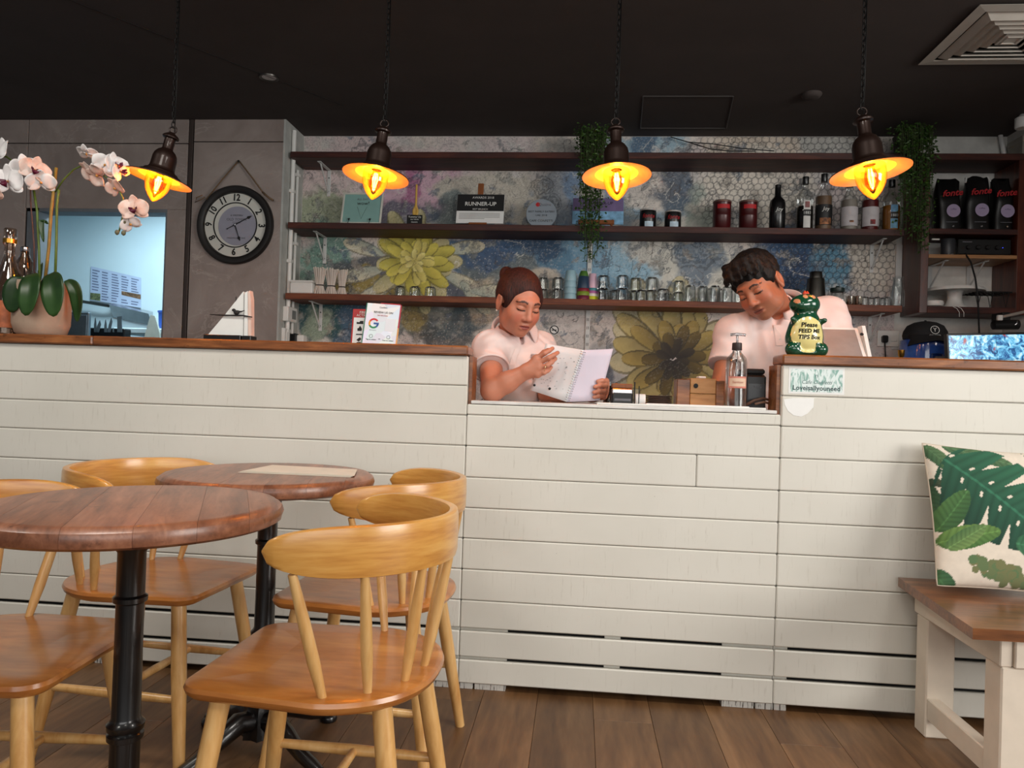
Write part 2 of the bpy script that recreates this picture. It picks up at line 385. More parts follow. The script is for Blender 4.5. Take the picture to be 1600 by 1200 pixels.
for a in ((560, 250, 120, 60, (214, 196, 194)), (640, 300, 75, 50, (206, 172, 188)), (645, 300, 18, 40, (170, 96, 140), .8), (500, 330, 60, 40, (168, 176, 150)),
          (520, 400, 60, 55, (124, 158, 146)), (600, 440, 90, 35, (74, 76, 84), .9), (570, 445, 60, 22, (164, 146, 74), .8), (690, 450, 70, 26, (70, 80, 96), .9),
          (780, 320, 110, 70, (190, 184, 172)), (720, 335, 60, 30, (96, 116, 120), .8), (640, 340, 50, 30, (74, 88, 104), .8),
          (740, 400, 70, 40, (86, 112, 136)), (830, 400, 90, 60, (74, 104, 134)), (900, 400, 100, 50, (96, 134, 160)), (850, 380, 60, 25, (60, 86, 116), .9), (780, 430, 60, 45, (110, 118, 118), .9),
          (760, 390, 40, 30, (66, 92, 128), .8), (960, 400, 80, 60, (128, 166, 190)), (1000, 405, 45, 40, (150, 186, 206), .9), (1040, 380, 60, 40, (198, 196, 188)),
          (880, 310, 60, 60, (150, 160, 170), .8), (940, 300, 60, 50, (120, 146, 176), .9), (1010, 330, 70, 30, (136, 160, 176), .9), (990, 290, 60, 40, (216, 206, 196), .9),
          (1060, 300, 40, 60, (78, 92, 108), .9), (1110, 330, 40, 50, (160, 172, 160), .8), (1000, 225, 90, 22, (150, 176, 190)), (1010, 230, 30, 30, (78, 104, 130), .9), (1140, 235, 18, 16, (132, 66, 84), .9),
          (1200, 230, 90, 30, (208, 194, 178)), (1300, 228, 70, 30, (186, 184, 178)), (1180, 300, 100, 60, (216, 208, 196)), (1090, 420, 60, 50, (206, 204, 194)), (1095, 410, 35, 35, (108, 124, 140), .9),
          (1275, 410, 82, 52, (62, 108, 140)), (1225, 400, 55, 40, (54, 84, 120), .9), (1240, 425, 40, 30, (44, 66, 100), .8), (1310, 420, 36, 40, (96, 146, 172), .8), (1370, 400, 40, 70, (214, 206, 194)),
          (510, 500, 55, 40, (52, 88, 92)), (550, 510, 40, 45, (74, 100, 124), .9), (500, 510, 30, 34, (150, 166, 146), .9), (660, 500, 70, 36, (136, 140, 132)), (690, 520, 50, 26, (64, 70, 74), .8), (650, 490, 22, 30, (150, 136, 84), .9),
          (720, 500, 50, 30, (84, 98, 104), .9), (880, 520, 60, 50, (206, 200, 196)), (960, 510, 50, 40, (200, 190, 184)), (950, 580, 40, 50, (170, 168, 168)), (945, 585, 18, 22, (84, 90, 104), .9), (760, 470, 30, 40, (196, 182, 158), .8), (850, 445, 34, 30, (206, 192, 174), .9)):
    patch(*a, seed=int(a[0]) % 17)
def petal(cx, cz, ang, r0, r1, w, ca, cb, amt=1.0):
    i0 = max(0, int((cx-r1-.03-mx0)/.0048)); i1 = min(NX, int((cx+r1+.03-mx0)/.0048)+2); j0 = max(0, int((cz-r1-.03-mz0)/.0048)); j1 = min(NZ, int((cz+r1+.03-mz0)/.0048)+2)
    if i1 <= i0 or j1 <= j0: return
    C_ = C[i0:i1, j0:j1]; dx = GX[i0:i1, j0:j1]-cx; dz = GZ[i0:i1, j0:j1]-cz; u = dx*math.cos(ang)+dz*math.sin(ang); v = -dx*math.sin(ang)+dz*math.cos(ang); v = v+.12*(u-r0)*math.sin(ang*5)
    t = (u-r0)/(r1-r0); wid = w*np.sqrt(np.clip(t*(1-t)*4, 0, 1))*(.75+.5*t); k = np.abs(v)/np.maximum(wid, 1e-4)
    m_ = ((t > 0) & (t < 1) & (k < 1)).astype(float)*amt; sh = np.clip(.35+.65*t+.25*v/w, 0, 1)
    col = L3(ca)[None, None]*sh[..., None]+L3(cb)[None, None]*(1-sh[..., None]); line = (k > .80)*m_
    C_[:] = C_*(1-m_[..., None])+col*m_[..., None]; C_[:] = C_*(1-.6*line[..., None])+L3((58, 56, 46))*.6*line[..., None]
def flower(px, py, rings, cols):
    c = at(px, py, YB)
    for q, (n, r0, r1, w) in enumerate(rings):
        for i in range(n): petal(c.x+.01*math.sin(i*3+q), c.z+.008*math.cos(i*2+q), 2*PI*(i+.5*(q % 2))/n+.2*math.sin(i*7+q), r0, r1*(1+.18*math.sin(i*5.1+q)), w, *cols[q])
yel = [((206, 196, 150), (96, 104, 70)), ((208, 196, 92), (112, 104, 40)), ((220, 206, 96), (132, 120, 44)), ((226, 212, 120), (150, 132, 50)), ((232, 220, 140), (160, 140, 60))]
for ang, px, py in ((2.95, 600, 398), (3.3, 600, 420), (.25, 690, 392), (-.5, 690, 425), (-.75, 720, 440), (3.5, 620, 440), (.05, 735, 455)):
    c = at(px, py, YB); petal(c.x, c.z, ang, .0, .27, .045, (222, 214, 186), (124, 150, 150))
flower(648, 410, [(13, .06, .30, .05), (12, .03, .22, .042), (11, .02, .17, .036), (9, .01, .12, .028), (7, .0, .07, .02)], yel)
och = [((196, 186, 150), (96, 100, 96)), ((184, 166, 108), (84, 80, 68)), ((164, 142, 80), (62, 58, 52)), ((104, 88, 50), (38, 35, 40)), ((66, 58, 48), (28, 28, 36))]
flower(1052, 562, [(13, .10, .46, .075), (13, .07, .36, .062), (12, .05, .27, .05), (11, .03, .19, .036), (9, .01, .12, .026)], och)
for px, py, s_ in ((940, 398, .07), (1085, 405, .09), (500, 345, .07), (720, 330, .06), (560, 250, .08), (640, 270, .07), (1050, 395, .05), (1330, 330, .06), (1225, 405, .05), (1110, 318, .06), (800, 250, .06), (860, 330, .06), (570, 500, .06), (945, 580, .05), (840, 300, .07), (1170, 325, .05)):
    c = at(px, py, YB); dx = wx-c.x; dz = wz-c.z; rr = np.sqrt(dx**2+dz**2)/s_; th = np.arctan2(dz, dx)
    for k_ in (1.0, .72, .45): blend(((np.abs(rr-k_-.06*np.sin(th*8+px)) < .07) & (rr < 1.2))*.55, (70, 76, 84))
for i in range(300):                     # leafy damask scrolls
    px = random.uniform(480, 1340); py = random.choice([random.uniform(215, 345), random.uniform(370, 460), random.uniform(490, 545)]); c = at(px, py, YB)
    if 590 < px < 720 and 365 < py < 460: continue
    if 950 < px < 1130 and py > 480: continue
    k_ = random.choice([(84, 90, 96), (110, 112, 108), (70, 88, 108), (130, 122, 112)]); a0 = random.uniform(0, 6.28)
    s_ = random.uniform(.35, .9)
    for j in range(6): petal(c.x, c.z, a0+j*.42, .012*s_, (.05+.045*random.random())*s_, .011*s_, k_, tuple(min(255, x+60) for x in k_), .55)
n4 = fbm(GX*40, GZ*40, 71, 3); n5 = fbm(wx*22+3, wz*22, 81, 4); rid = np.abs(np.sin(n5*26+wx*9)); rid2 = np.abs(np.sin(fbm(wx*11, wz*11+7, 91, 4)*30))
keep = np.ones((NX, NZ))
for px, py, rx, ry in ((648, 410, 70, 48), (1052, 562, 105, 75)):
    c = at(px, py, YB); keep *= .35+.65*sm(.8, 1.2, np.sqrt(((GX-c.x)/(rx*.0039))**2+((GZ-c.z)/(ry*.0039))**2))
dk = (rid < .30)*keep*.42*(fbm(GX*4, GZ*4, 5) > .42); lt = (rid2 < .22)*keep*.34*(fbm(GX*4+8, GZ*4, 6) > .40)
C[:] = C*(1-dk[..., None])+(C*.35+L3((40, 44, 54))*.25)*dk[..., None]; C[:] = C*(1-lt[..., None])+(C*.4+L3((226, 222, 214))*.6)*lt[..., None]
C *= (.78+.30*n3+.16*n4)[..., None]
def stamp(pts, w, col, amt):
    """soft printed line along a polyline"""
    r_ = max(1, int(w/.0048)); c_ = L3(col)
    for a, b in zip(pts[:-1], pts[1:]):
        n_ = max(1, int(max(abs(b[0]-a[0]), abs(b[1]-a[1]))/.0045))
        for i in range(n_):
            i_ = int((a[0]+(b[0]-a[0])*i/n_-mx0)/.0048); j_ = int((a[1]+(b[1]-a[1])*i/n_-mz0)/.0048)
            if 0 <= i_ < NX-1 and 0 <= j_ < NZ-1: C[i_:i_+r_, j_:j_+r_] = C[i_:i_+r_, j_:j_+r_]*(1-amt)+c_*amt
rr_ = random.Random(5)
for i in range(230):                     # lace scrolls and paisley curls
    px = rr_.uniform(478, 1395); py = rr_.choice([rr_.uniform(214, 346), rr_.uniform(372, 462), rr_.uniform(488, 600)]); c = at(px, py, YB)
    if abs(px-648) < 62 and abs(py-410) < 45 or (px-1052)**2/95**2+(py-562)**2/70**2 < 1: continue
    R0 = rr_.uniform(.02, .065); tw = rr_.choice((-1, 1))*rr_.uniform(2.2, 3.4); a0 = rr_.uniform(0, 6.3); col_ = rr_.choice([(48, 54, 64), (58, 58, 62), (40, 56, 78), (228, 226, 218), (92, 82, 74)])
    pts = [(c.x+R0*(1-k/26)*math.cos(a0+tw*2*k/26), c.z+R0*(1-k/26)*math.sin(a0+tw*2*k/26)) for k in range(26)]
    ex_ = (math.cos(a0-tw*.7), math.sin(a0-tw*.7)); pts = [(pts[0][0]+ex_[0]*R0*1.6, pts[0][1]+ex_[1]*R0*1.6)]+pts; stamp(pts, .0048, col_, .55)
    for k in range(0, 24, 3): q_ = pts[k+1]; stamp([q_, (q_[0]+.018*math.cos(a0+k), q_[1]+.018*math.sin(a0+k))], .0048, col_, .45)
hexm = np.zeros((NX, NZ))
for px, py, rx, ry in ((1180, 310, 110, 60), (1190, 230, 120, 26), (1300, 225, 80, 24), (1275, 412, 90, 56), (1365, 410, 52, 80), (1330, 310, 60, 60), (1240, 300, 60, 50)):
    c = at(px, py, YB); hexm = np.maximum(hexm, 1-sm(.8, 1.1, np.sqrt(((wx-c.x)/(rx*.0039))**2+((wz-c.z)/(ry*.0039))**2)))
hs_ = .040; jx = GX+.010*(fbm(GX*12, GZ*12, 61, 3)-.5)*2; jz = GZ+.010*(fbm(GX*12+5, GZ*12, 62, 3)-.5)*2; qx = jx/hs_; qz = jz/hs_; s3 = math.sqrt(3)
def hexd(x, z): x = np.abs(x); z = np.abs(z); return np.maximum(x*.5+z*s3/2, x)
ax_ = np.mod(qx, 1)-.5; az_ = np.mod(qz, s3)-s3/2; bx_ = np.mod(qx-.5, 1)-.5; bz_ = np.mod(qz-s3/2, s3)-s3/2
hd = np.minimum(hexd(ax_, az_), hexd(bx_, bz_)); hl = sm(.40, .47, hd)*hexm; C[:] = C*(1-.72*hl[..., None])+L3((34, 36, 44))*.72*hl[..., None]
lace = np.clip(sm(.40, .56, n1)+.35, 0, 1)*(1-hexm)
for px, py, rx, ry in ((648, 410, 70, 48), (1052, 562, 105, 75)):
    c = at(px, py, YB); lace *= sm(.8, 1.2, np.sqrt(((GX-c.x)/(rx*.0039))**2+((GZ-c.z)/(ry*.0039))**2))
V = np.stack([GX.ravel(), np.full(NX*NZ, YB-.002), GZ.ravel()], 1); ii = np.arange(NX*NZ).reshape(NX, NZ)
Fq = np.stack([ii[:-1, :-1].ravel(), ii[1:, :-1].ravel(), ii[1:, 1:].ravel(), ii[:-1, 1:].ravel()], 1)
t = NT('wallpaper_mural'); ca = t.node('ShaderNodeAttribute', attribute_name='Col'); la = t.node('ShaderNodeAttribute', attribute_name='Lines')
sep = t.node('ShaderNodeSeparateColor'); t.l.new(la.outputs['Color'], sep.inputs[0]); co = t.coord('Object', (1, 0, 1))
wv = t.noise(co, 7, 5, .6, 1.5); rings = t.math('ABSOLUTE', t.math('SINE', t.math('MULTIPLY', wv, 24.0))); lc = t.ramp(rings, [(.10, (1, 1, 1)), (.28, (0, 0, 0))])
dots = t.ramp(t.voro(co, 44, 'F1', 1.0), [(.16, (1, 1, 1)), (.24, (0, 0, 0))])
base = t.mix(t.math('MULTIPLY', t.math('MULTIPLY', lc, sep.outputs[1]), .42), ca.outputs['Color'], lin((66, 70, 78)))
base = t.mix(t.math('MULTIPLY', t.math('MULTIPLY', dots, sep.outputs[1]), .25), base, lin((232, 230, 226)))
t.set(Base_Color=base, Roughness=.75); M_mural = t.m
mu = np_mesh('wallpaper', V, Fq, M_mural, wb, np.clip(C, 0, 1).reshape(-1, 3), relax=0)
ca = mu.data.color_attributes.new('Lines', 'FLOAT_COLOR', 'POINT'); ca.data.foreach_set('color', np.stack([hexm.ravel(), lace.ravel(), 0*lace.ravel(), 1+0*lace.ravel()], 1).astype(np.float32).ravel())
# white tiles low on the wall at the right
M_tile = pm('white_tile', (206, 208, 206), .3, var=.05)
xt = at(1412, 520, YB).x
for r_ in range(4):
    for c_ in range(9):
        x0 = xt+c_*.153-(r_ % 2)*.07
        MB().box((x0+.0012, YB-.006, 1.00+r_*.102), (x0+.1515, YB-.0005, 1.10+r_*.102), .0015).build('tile', M_tile, wb)
# right wall
structure(MB().box((2.41, .35, 0), (2.55, YB+.1, ZC)).build('wall_right', M_plaster))
# -- stone-clad wall with the kitchen hatch
t = NT('stone_slab'); co = t.coord('Object', (1, 1, 1)); off = t.rnd(); n = t.noise(co, 2.4, 8, .62, .8)
vein = t.math('ABSOLUTE', t.math('SUBTRACT', t.noise(t.coord('Object', (1.2, 1, 1.7)), 2.6, 5, .6, 1.6), .5)); vv = t.ramp(vein, [(.004, (1, 1, 1)), (.022, (0, 0, 0))])
c = t.ramp(n, [(.3, lin((134, 122, 116))), (.55, lin((154, 142, 136))), (.75, lin((168, 158, 152)))])
c = t.mix(t.math('MULTIPLY', t.math('MULTIPLY', vv, t.ramp(t.noise(co, 3.1, 2), [(.45, (0, 0, 0)), (.7, (1, 1, 1))])), .38), c, lin((196, 186, 178))); t.set(Base_Color=c, Roughness=.5); t.bump(n, .05, .002); M_stone = t.m
ox0, oz1 = at(43, 327, YL).x, at(200, 326.5, YL).z; ox1 = at(258.5, 400, YL).x; oz0 = at(150, 530, YL).z-.25
wl = MB().box((-4.4, YL+.012, 0), (ox0, YL+.11, ZC)).box((ox1, YL+.012, 0), (XL-.012, YL+.11, ZC)).box((ox0, YL+.012, oz1), (ox1, YL+.11, ZC)).box((ox0, YL+.012, 0), (ox1, YL+.11, oz0)).build('wall_left', pm('slab_joint', (30, 27, 26), .8))
structure(wl)
def slab(x0, x1, z0, z1): MB().box((x0, YL, z0), (x1, YL+.0118, z1), .0012).build('panel', M_stone, wl)
xa = at(44.5, 210, YL).x; xb = at(292.5, 300, YL).x; xc = at(299.5, 300, YL).x; zs = at(150, 224, YL).z; g = .0028
slab(-4.3, xa-g, zs+g, ZC); slab(xa+g, xb-.006, zs+g, ZC); slab(xc+.003, XL-.0125, at(370, 221.5, YL).z+g, ZC)
slab(-4.3, xa-g, .95, zs-g); slab(xa+g, xb-.006, oz1, zs-g); slab(ox1, xb-.006, .95, oz1-.0006); slab(xc+.003, XL-.0125, .95, at(370, 221.5, YL).z-g)
MB().box((xb+.002, YL-.002, .95), (xc-.004, YL+.0118, ZC), .001).build('trim_strip', pm('bronze_trim', (74, 64, 60), .4, .3), wl)
# reveal of the hatch
M_reveal = pm('reveal_grey', (104, 110, 116), .6)
rv = structure(MB().box((ox0, YL+.0, oz0), (ox0+.075, YL+.10, oz1)).box((ox0, YL, oz1-.02), (ox1, YL+.11, oz1)).box((ox1-.008, YL, oz0), (ox1, YL+.11, oz1-.02)).build('window_1', M_reveal))
# kitchen behind
M_kit = pm('kitchen_panel', (196, 214, 220), .55, var=.05, scale=2)
for nm, lo, hi in (('wall_kitchen_back', (-4.5, 3.1, 0), (-1.6, 3.18, ZC)), ('wall_kitchen_left', (-4.5, YL+.11, 0), (-4.42, 3.1, ZC)), ('wall_kitchen_right', (-1.80, YB+.12, 0), (-1.72, 3.1, ZC))):
    structure(MB().box(lo, hi).build(nm, M_kit))
structure(MB().box((-4.42, YL+.12, 2.44), (-1.80, 3.1, 2.5)).build('trim_kitchen_ceiling', M_kit))
kl = bpy.data.lights.new('kitchen_light', 'AREA'); kl.shape = 'RECTANGLE'; kl.size = 1.2; kl.size_y = .3; kl.energy = 34; kl.color = (.70, .90, 1.0)
ko = bpy.data.objects.new('kitchen_light', kl); COL.objects.link(ko); ko.location = (-2.85, 2.45, 2.38)
q = thing('strip_light', 'cool white strip light on the kitchen ceiling behind the hatch', 'light', (-2.75, 2.45, 2.44))
MB().box((-3.35, 2.30, 2.40), (-2.15, 2.60, 2.44), .01).build('housing', M_white, q)
# things on the kitchen wall
YK = 3.095
a = at(141, 415, YK); b = at(221, 490, YK)
q = thing('menu_sheet', 'pale printed menu sheet taped on the kitchen wall', 'paper', (a.x, YK, b.z))
sk = Matrix.Shear('XZ', 4, (0, 0)); tl = at(142, 416, YK-.004); tr = at(220, 434, YK-.004); br = at(220, 481, YK-.004); bl = at(141, 469, YK-.004)
MB().prism([(p.x, p.z) for p in (tl, tr, br, bl)], YK-.004, YK-.001).build('sheet', pm('laminated_paper', (176, 190, 214), .4, var=.05), q)
def quad4(u, v, y): 
    p = tl.lerp(tr, u).lerp(bl.lerp(br, u), v); return (p.x, p.z)
m = MB()
for c_ in range(5):
    for r_ in range(11):
        if (c_ == 0 and r_ > 7) or (c_ > 2 and 5 < r_ < 9): continue
        u = .03+c_*.195; v = .08+r_*.082; w = .10+.05*random.random(); m.prism([quad4(u, v, 0), quad4(u+w, v, 0), quad4(u+w, v+.035, 0), quad4(u, v+.035, 0)], YK-.0046, YK-.0041)
m.build('lettering', pm('print_grey', (104, 112, 140), .7), q)['kind'] = 'stuff'
MB().prism([quad4(.0, .78, 0), quad4(.2, .76, 0), quad4(.2, .98, 0), quad4(.0, .98, 0)], YK-.0048, YK-.0041).build('food_picture', pm('food_print', (96, 104, 70), .6, var=.8, scale=60), q)
MB().prism([quad4(.62, .56, 0), quad4(1., .56, 0), quad4(1., .72, 0), quad4(.62, .68, 0)], YK-.0048, YK-.0041).build('food_picture', pm('food_print_red', (110, 84, 62), .6, var=.8, scale=50), q)
a = at(128, 471, 3.04); b = at(236, 492, 3.04)
q = thing('ticket_rail', 'metal ticket rail on the kitchen wall under the menu sheet', 'rail', (a.x, 3.04, a.z))
MB().tube([a, at(170, 478, 3.04)], .012, 10).build('bar', M_steel, q, 40)
p0, p1 = at(170, 476, 3.03), at(232, 490, 3.03)
MB().add([p0, p1, p1+Vector((0, .06, -.09)), p0+Vector((0, .06, -.09)), p0+Vector((0, .06, .02)), p1+Vector((0, .06, .02))], [(0, 1, 2, 3), (0, 4, 5, 1), (4, 3, 2, 5), (0, 3, 4), (1, 5, 2)]).build('channel', M_chrome, q)
M_blade = pm('knife_blade', (104, 116, 122), .4, .2)
# board with knives
a = at(140, 512, 2.55); b = at(193, 560, 2.55)
q = thing('knife_block', 'black knife block behind the hatch, blades standing up', 'knife holder', (a.x, 2.55, b.z))
MB().box((a.x, 2.55, b.z-.45), (b.x, 2.63, a.z), .006).build('block', M_black, q)
for i, (px, py, w, ln) in enumerate(((149, 496, .010, .0), (156, 500, .011, .03), (165, 499, .010, -.01), (174, 496, .010, .03), (177, 512, .006, .0), (187, 494, .018, 0))):
    p = at(px, py, 2.545); bt = at(px-4 if i in (1, 3) else px, 519, 2.545)
    k = thing('knife', ['narrow kitchen knife, first from the plant pot', 'curved kitchen knife, second from the plant pot', 'pointed kitchen knife in the middle of the block', 'long curved kitchen knife, fourth in the block', 'short thin paring knife beside the broad blade', 'broad square ended knife at the end of the block'][i], 'knife', (bt.x, 2.545, bt.z))
    MB().prism([(bt.x-w, bt.z), (bt.x+w, bt.z), (p.x+w*.9, p.z-.03), (p.x+(w if i == 5 else .002), p.z), (p.x-(w if i == 5 else .002), p.z-.004), ((bt.x+p.x)/2-w, (p.z+bt.z)/2)], 2.544, 2.548).build('blade', M_blade, k)
q = thing('steel_cabinet', 'grey steel cabinet in the kitchen beside the orchid pot', 'cabinet', (at(118, 500, 2.4).x, 2.4, 0))
a = at(112, 487, 2.3); b = at(139.0, 487, 2.3); MB().box((a.x-.16, 2.3, 0), (b.x, 2.33, a.z), .006).build('body', pm('cabinet_grey', (86, 100, 108), .45, .3), q)
MB().box((a.x-.15, 2.294, .1), (b.x-.01, 2.2995, a.z-.02), .002).build('door', pm('cabinet_door', (92, 106, 114), .4, .3), q)
a = at(247, 481, 2.75); b = at(258, 511, 2.75)
q = thing('prep_table', 'white kitchen table behind the hatch', 'table', (a.x, 2.85, 0)); zt = b.z-.02
MB().box((a.x-.28, 2.64, zt-.04), (a.x+.36, 3.05, zt), .006).build('top', M_kit, q)
for x_ in (a.x-.26, a.x+.32):
    for y_ in (2.66, 3.01): MB().box((x_, y_, 0), (x_+.03, y_+.03, zt-.0405), .002).build('leg', M_kit, q)
q = thing('blue_tub', 'blue plastic tub at the edge of the kitchen hatch', 'tub', (a.x+.1, 2.80, zt))
MB().lathe([(.085, 0), (.095, .03), (.10, .125), (.106, .128), (.106, .138), (.092, .138), (.085, .02)], (a.x+.09, 2.80, zt), 24, cap1=False).build('body', pm('blue_plastic', (40, 92, 196), .4), q, 40)
c0 = at(238, 493, 2.63); q = thing('hanging_cloth', 'pale cloth draped over the kitchen table edge beside the blue tub', 'cloth', (c0.x, 2.63, zt))
pts = [at(x, y, 2.63) for x, y in ((236, 492), (243, 494), (250, 520), (252, 545), (222, 545), (228, 520))]
MB().prism([(p.x, p.z) for p in pts], 2.622, 2.638).build('fabric', pm('cloth_beige', (186, 190, 180), .9), q)
# ================================================================ counter
t = NT('white_board_paint'); co = t.coord('Object', (1, 1, 1)); n = t.noise(co, 1.6, 5)
sc = t.noise(t.coord('Object', (60, 1, 5)), 2.0, 4, .7); scr = t.ramp(sc, [(.58, (0, 0, 0)), (.68, (1, 1, 1))])
where = t.ramp(t.noise(co, 2.4, 3), [(.36, (0, 0, 0)), (.6, (1, 1, 1))])
chip = t.ramp(t.noise(co, 38, 3, .6), [(.735, (0, 0, 0)), (.755, (1, 1, 1))])
c = t.ramp(n, [(.3, lin((206, 203, 193))), (.7, lin((220, 217, 208)))])
c = t.mix(t.math('MULTIPLY', t.math('MULTIPLY', scr, where), .34), c, lin((150, 140, 124)))
c = t.mix(t.math('MULTIPLY', chip, .35), c, lin((112, 102, 90)))
t.set(Base_Color=c, Roughness=.42); t.bump(t.noise(t.coord('Object', (2, 1, 22)), 3, 4), .08, .002); M_board = t.m
M_peel = NT('peeling_white'); co = M_peel.coord('Object', (70, 1, 6)); f = M_peel.noise(co, 1.6, 4, .7)
M_peel.set(Base_Color=M_peel.ramp(f, [(.40, lin((60, 48, 40))), (.47, lin((206, 204, 198)))]), Roughness=.6); M_peel = M_peel.m
M_cap = wood('counter_oak', [(72, 38, 18), (128, 76, 40), (168, 108, 62)], (1.6, 9, 12), .36, coat=.25, vary=.15, dark=(52, 26, 12))
ZP = [.022, .105, .200, .296, .398, .500, .601, .702, .806, .907, 1.005, 1.104]
def section(name, label, x0, x1, ztop, wide, zs, splits=()):
    q = thing(name, label, 'counter', ((x0+x1)/2, 0, 0))
    for i in range(len(zs)-1):
        lo = zs[i]+(.0055 if i in wide else .0009); hi = zs[i+1]-(.0055 if i+1 in wide else .0009)
        xs = [x0]+[s_[1] for s_ in splits if s_[0] == i]+[x1]
        for a, b in zip(xs[:-1], xs[1:]): MB().box((a+.0008, 0, lo), (b-.0008, .018, hi), .0036).build('plank', M_board, q)
    return q
XA, XB_, XE = -.368, .646, 2.40
cl = section('counter_section', 'long high run of the white boarded counter below the orchid and the clock', -3.0, XA, 1.104, (1, 2), ZP)
cm = section('counter_section', 'low middle run of the white boarded counter in front of the woman', XA, XB_, .955, (1, 2), [.022, .105, .200, .296, .398, .500, .601, .702, .806, .909, .945], [(7, .385)])
cr = section('counter_section', 'high run of the white boarded counter behind the bench, with the sticker', XB_, XE, 1.104, (1, 2), ZP)
# dark carcass behind the slots, pale battens where the slots are closed
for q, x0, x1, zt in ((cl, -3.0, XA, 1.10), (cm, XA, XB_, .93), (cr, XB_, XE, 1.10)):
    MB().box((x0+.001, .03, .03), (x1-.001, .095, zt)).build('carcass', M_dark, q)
for q, x0, x1, zt in ((cl, -3.0, XA, 1.10), (cm, XA, XB_, .943), (cr, XB_, XE, 1.10)): MB().box((x0+.001, .0185, .235), (x1-.001, .0255, zt)).build('backing', M_board, q)
def batten(q, x0, x1):
    for z in (.105, .200): MB().box((x0, .019, z-.03), (x1, .029, z+.03)).build('batten', M_board, q)
batten(cl, at(694, 1000, 0).x, XA-.001); batten(cm, XA+.001, at(792, 1000, 0).x); batten(cm, at(945, 1000, 0).x, at(970, 1000, 0).x); batten(cm, at(1130, 1010, 0).x, XB_-.001); batten(cr, XB_+.001, at(1233, 1010, 0).x)
# plinth feet with flaking paint
for q, a, b in ((cl, 146, 178), (cl, 655, 713), (cm, 718, 738), (cm, 741, 789), (cm, 1128, 1178), (cm, 1181, 1208), (cr, 1210, 1229)):
    MB().box((at(a, 1080, .012).x, .012, 0), (at(b, 1080, .012).x, .05, .024), .001).build('plinth', M_peel, q)
MB().box((XA+.001, .0195, .935), (XA+.012, .12, 1.104)).build('end_board', M_cap, cl)
MB().box((XB_-.012, .0195, .935), (XB_-.001, .12, 1.104)).build('end_board', M_cap, cr)
# oak bar tops
def bartop(label, x0, x1, y1=.112):
    q = thing('bar_top', label, 'bar top', ((x0+x1)/2, .05, 1.105))
    xs = np.linspace(x0, x1, 3)
    for a, b in zip(xs[:-1], xs[1:]): MB().box((a+.0003, -.014, 1.105), (b-.0003, y1, 1.137), .005).build('board', M_cap, q)
    return q
bartop('brown oak bar top under the orchid pot and the sailing boat', -3.0, XA+.0)
q = bartop('brown oak bar top under the green tip box', XB_-.004, XE)
# rear ledges and worktops behind the boards
M_work = pm('worktop_white', (214, 212, 208), .35)
w = thing('rear_ledge', 'wooden ledge behind the bar top that carries the orchid pot', 'shelf', (-1.8, .2, 1.105)); MB().box((-3.0, .1125, 1.107), (-.62, .28, 1.137), .003).build('board', M_cap, w)
w = thing('worktop', 'white worktop of the low counter in front of the woman', 'worktop', (.14, .25, .945)); MB().box((XA+.013, .0, .946), (XB_-.013, .42, .957), .002).build('slab', M_work, w)
MB().box((XA+.013, .1, .03), (XB_-.013, .40, .944)).build('cupboard', M_blackmatte, w)
for lb, x0, x1 in (('inner worktop hidden behind the long high counter', -3.0, XA-.05), ('inner worktop behind the high counter that carries the tablet till', XB_+.02, XE)):
    w = thing('worktop', lb, 'worktop', ((x0+x1)/2, .35, .9)); MB().box((x0, .115, .90), (x1, .46, .93), .003).build('slab', M_work, w); MB().box((x0, .13, 0), (x1, .44, .898)).build('cupboard', M_blackmatte, w)
w = thing('back_bar', 'back bar worktop along the papered wall under the shelves', 'worktop', (.3, 1.75, .9)); MB().box((XL+.01, 1.5, .88), (XE, YB-.007, .92), .003).build('slab', M_work, w); MB().box((XL+.01, 1.54, 0), (XE, YB-.007, .878)).build('cupboard', M_blackmatte, w)
# white strip lying along the front of the low counter
w = thing('edge_strip', 'thin white strip lying along the front edge of the low worktop', 'strip', (.4, .02, .957)); MB().box((.06, .003, .957), (.60, .03, .964), .002).build('strip', M_white, w)
MB().box((.22, .012, .9571), (.55, .034, .9665), .002).build('strip', M_whitepaper, w)
# pale cable under the plinth at the right
p = [at(1340, 1108, .07), at(1365, 1116, .05), at(1410, 1119, .05), at(1450, 1117, .06)]
tag(MB().tube([(v.x, v.y+.02, .006) for v in p], .005, 8).build('cable', M_white, None, True), 'pale cable lying under the counter beside the bench', 'cable')
# ================================================================ wall shelves
M_shelf = wood('mahogany_shelf', [(36, 10, 6), (62, 21, 12), (92, 40, 22)], (1.3, 8, 12), .6, vary=.12)
M_shelf_r = wood('walnut_shelf', [(70, 30, 16), (112, 56, 30), (140, 78, 44)], (1.3, 8, 12), .6, vary=.12)
YS = 1.79; SZ = [1.532, 1.952, 2.372]; XS0 = -1.748; XS1 = at(1412, 400, YS).x
M_brk = pm('bracket_white', (205, 206, 204), .45, var=.05)
def bracket(q, x, ztop, ln=.20, drop=.17):
    """flat L bracket with a diagonal brace, under a shelf"""
    m = MB().box((x-.011, YB-.0075, ztop-drop), (x+.011, YB-.0032, ztop), .001).box((x-.011, YB-ln, ztop-.005), (x+.011, YB-.0076, ztop-.0005), .001)
    m.build('bracket', M_brk, q); MB().tube([(x, YB-ln+.03, ztop-.008), (x, YB-.012, ztop-drop+.02)], .0045, 6).build('brace', M_brk, q)
    for dz in (.05, drop-.03): MB().tube([(x, YB-.0095, ztop-dz), (x, YB-.0072, ztop-dz)], .004, 8).build('screw', M_ink, q)
names = ['lowest dark wooden wall shelf, lined with glasses', 'middle dark wooden wall shelf with bottles and award plaques', 'topmost dark wooden wall shelf above the pendant lamps']
xbL = at(514, 300, YB).x; xbR = at(1362, 380, YB).x
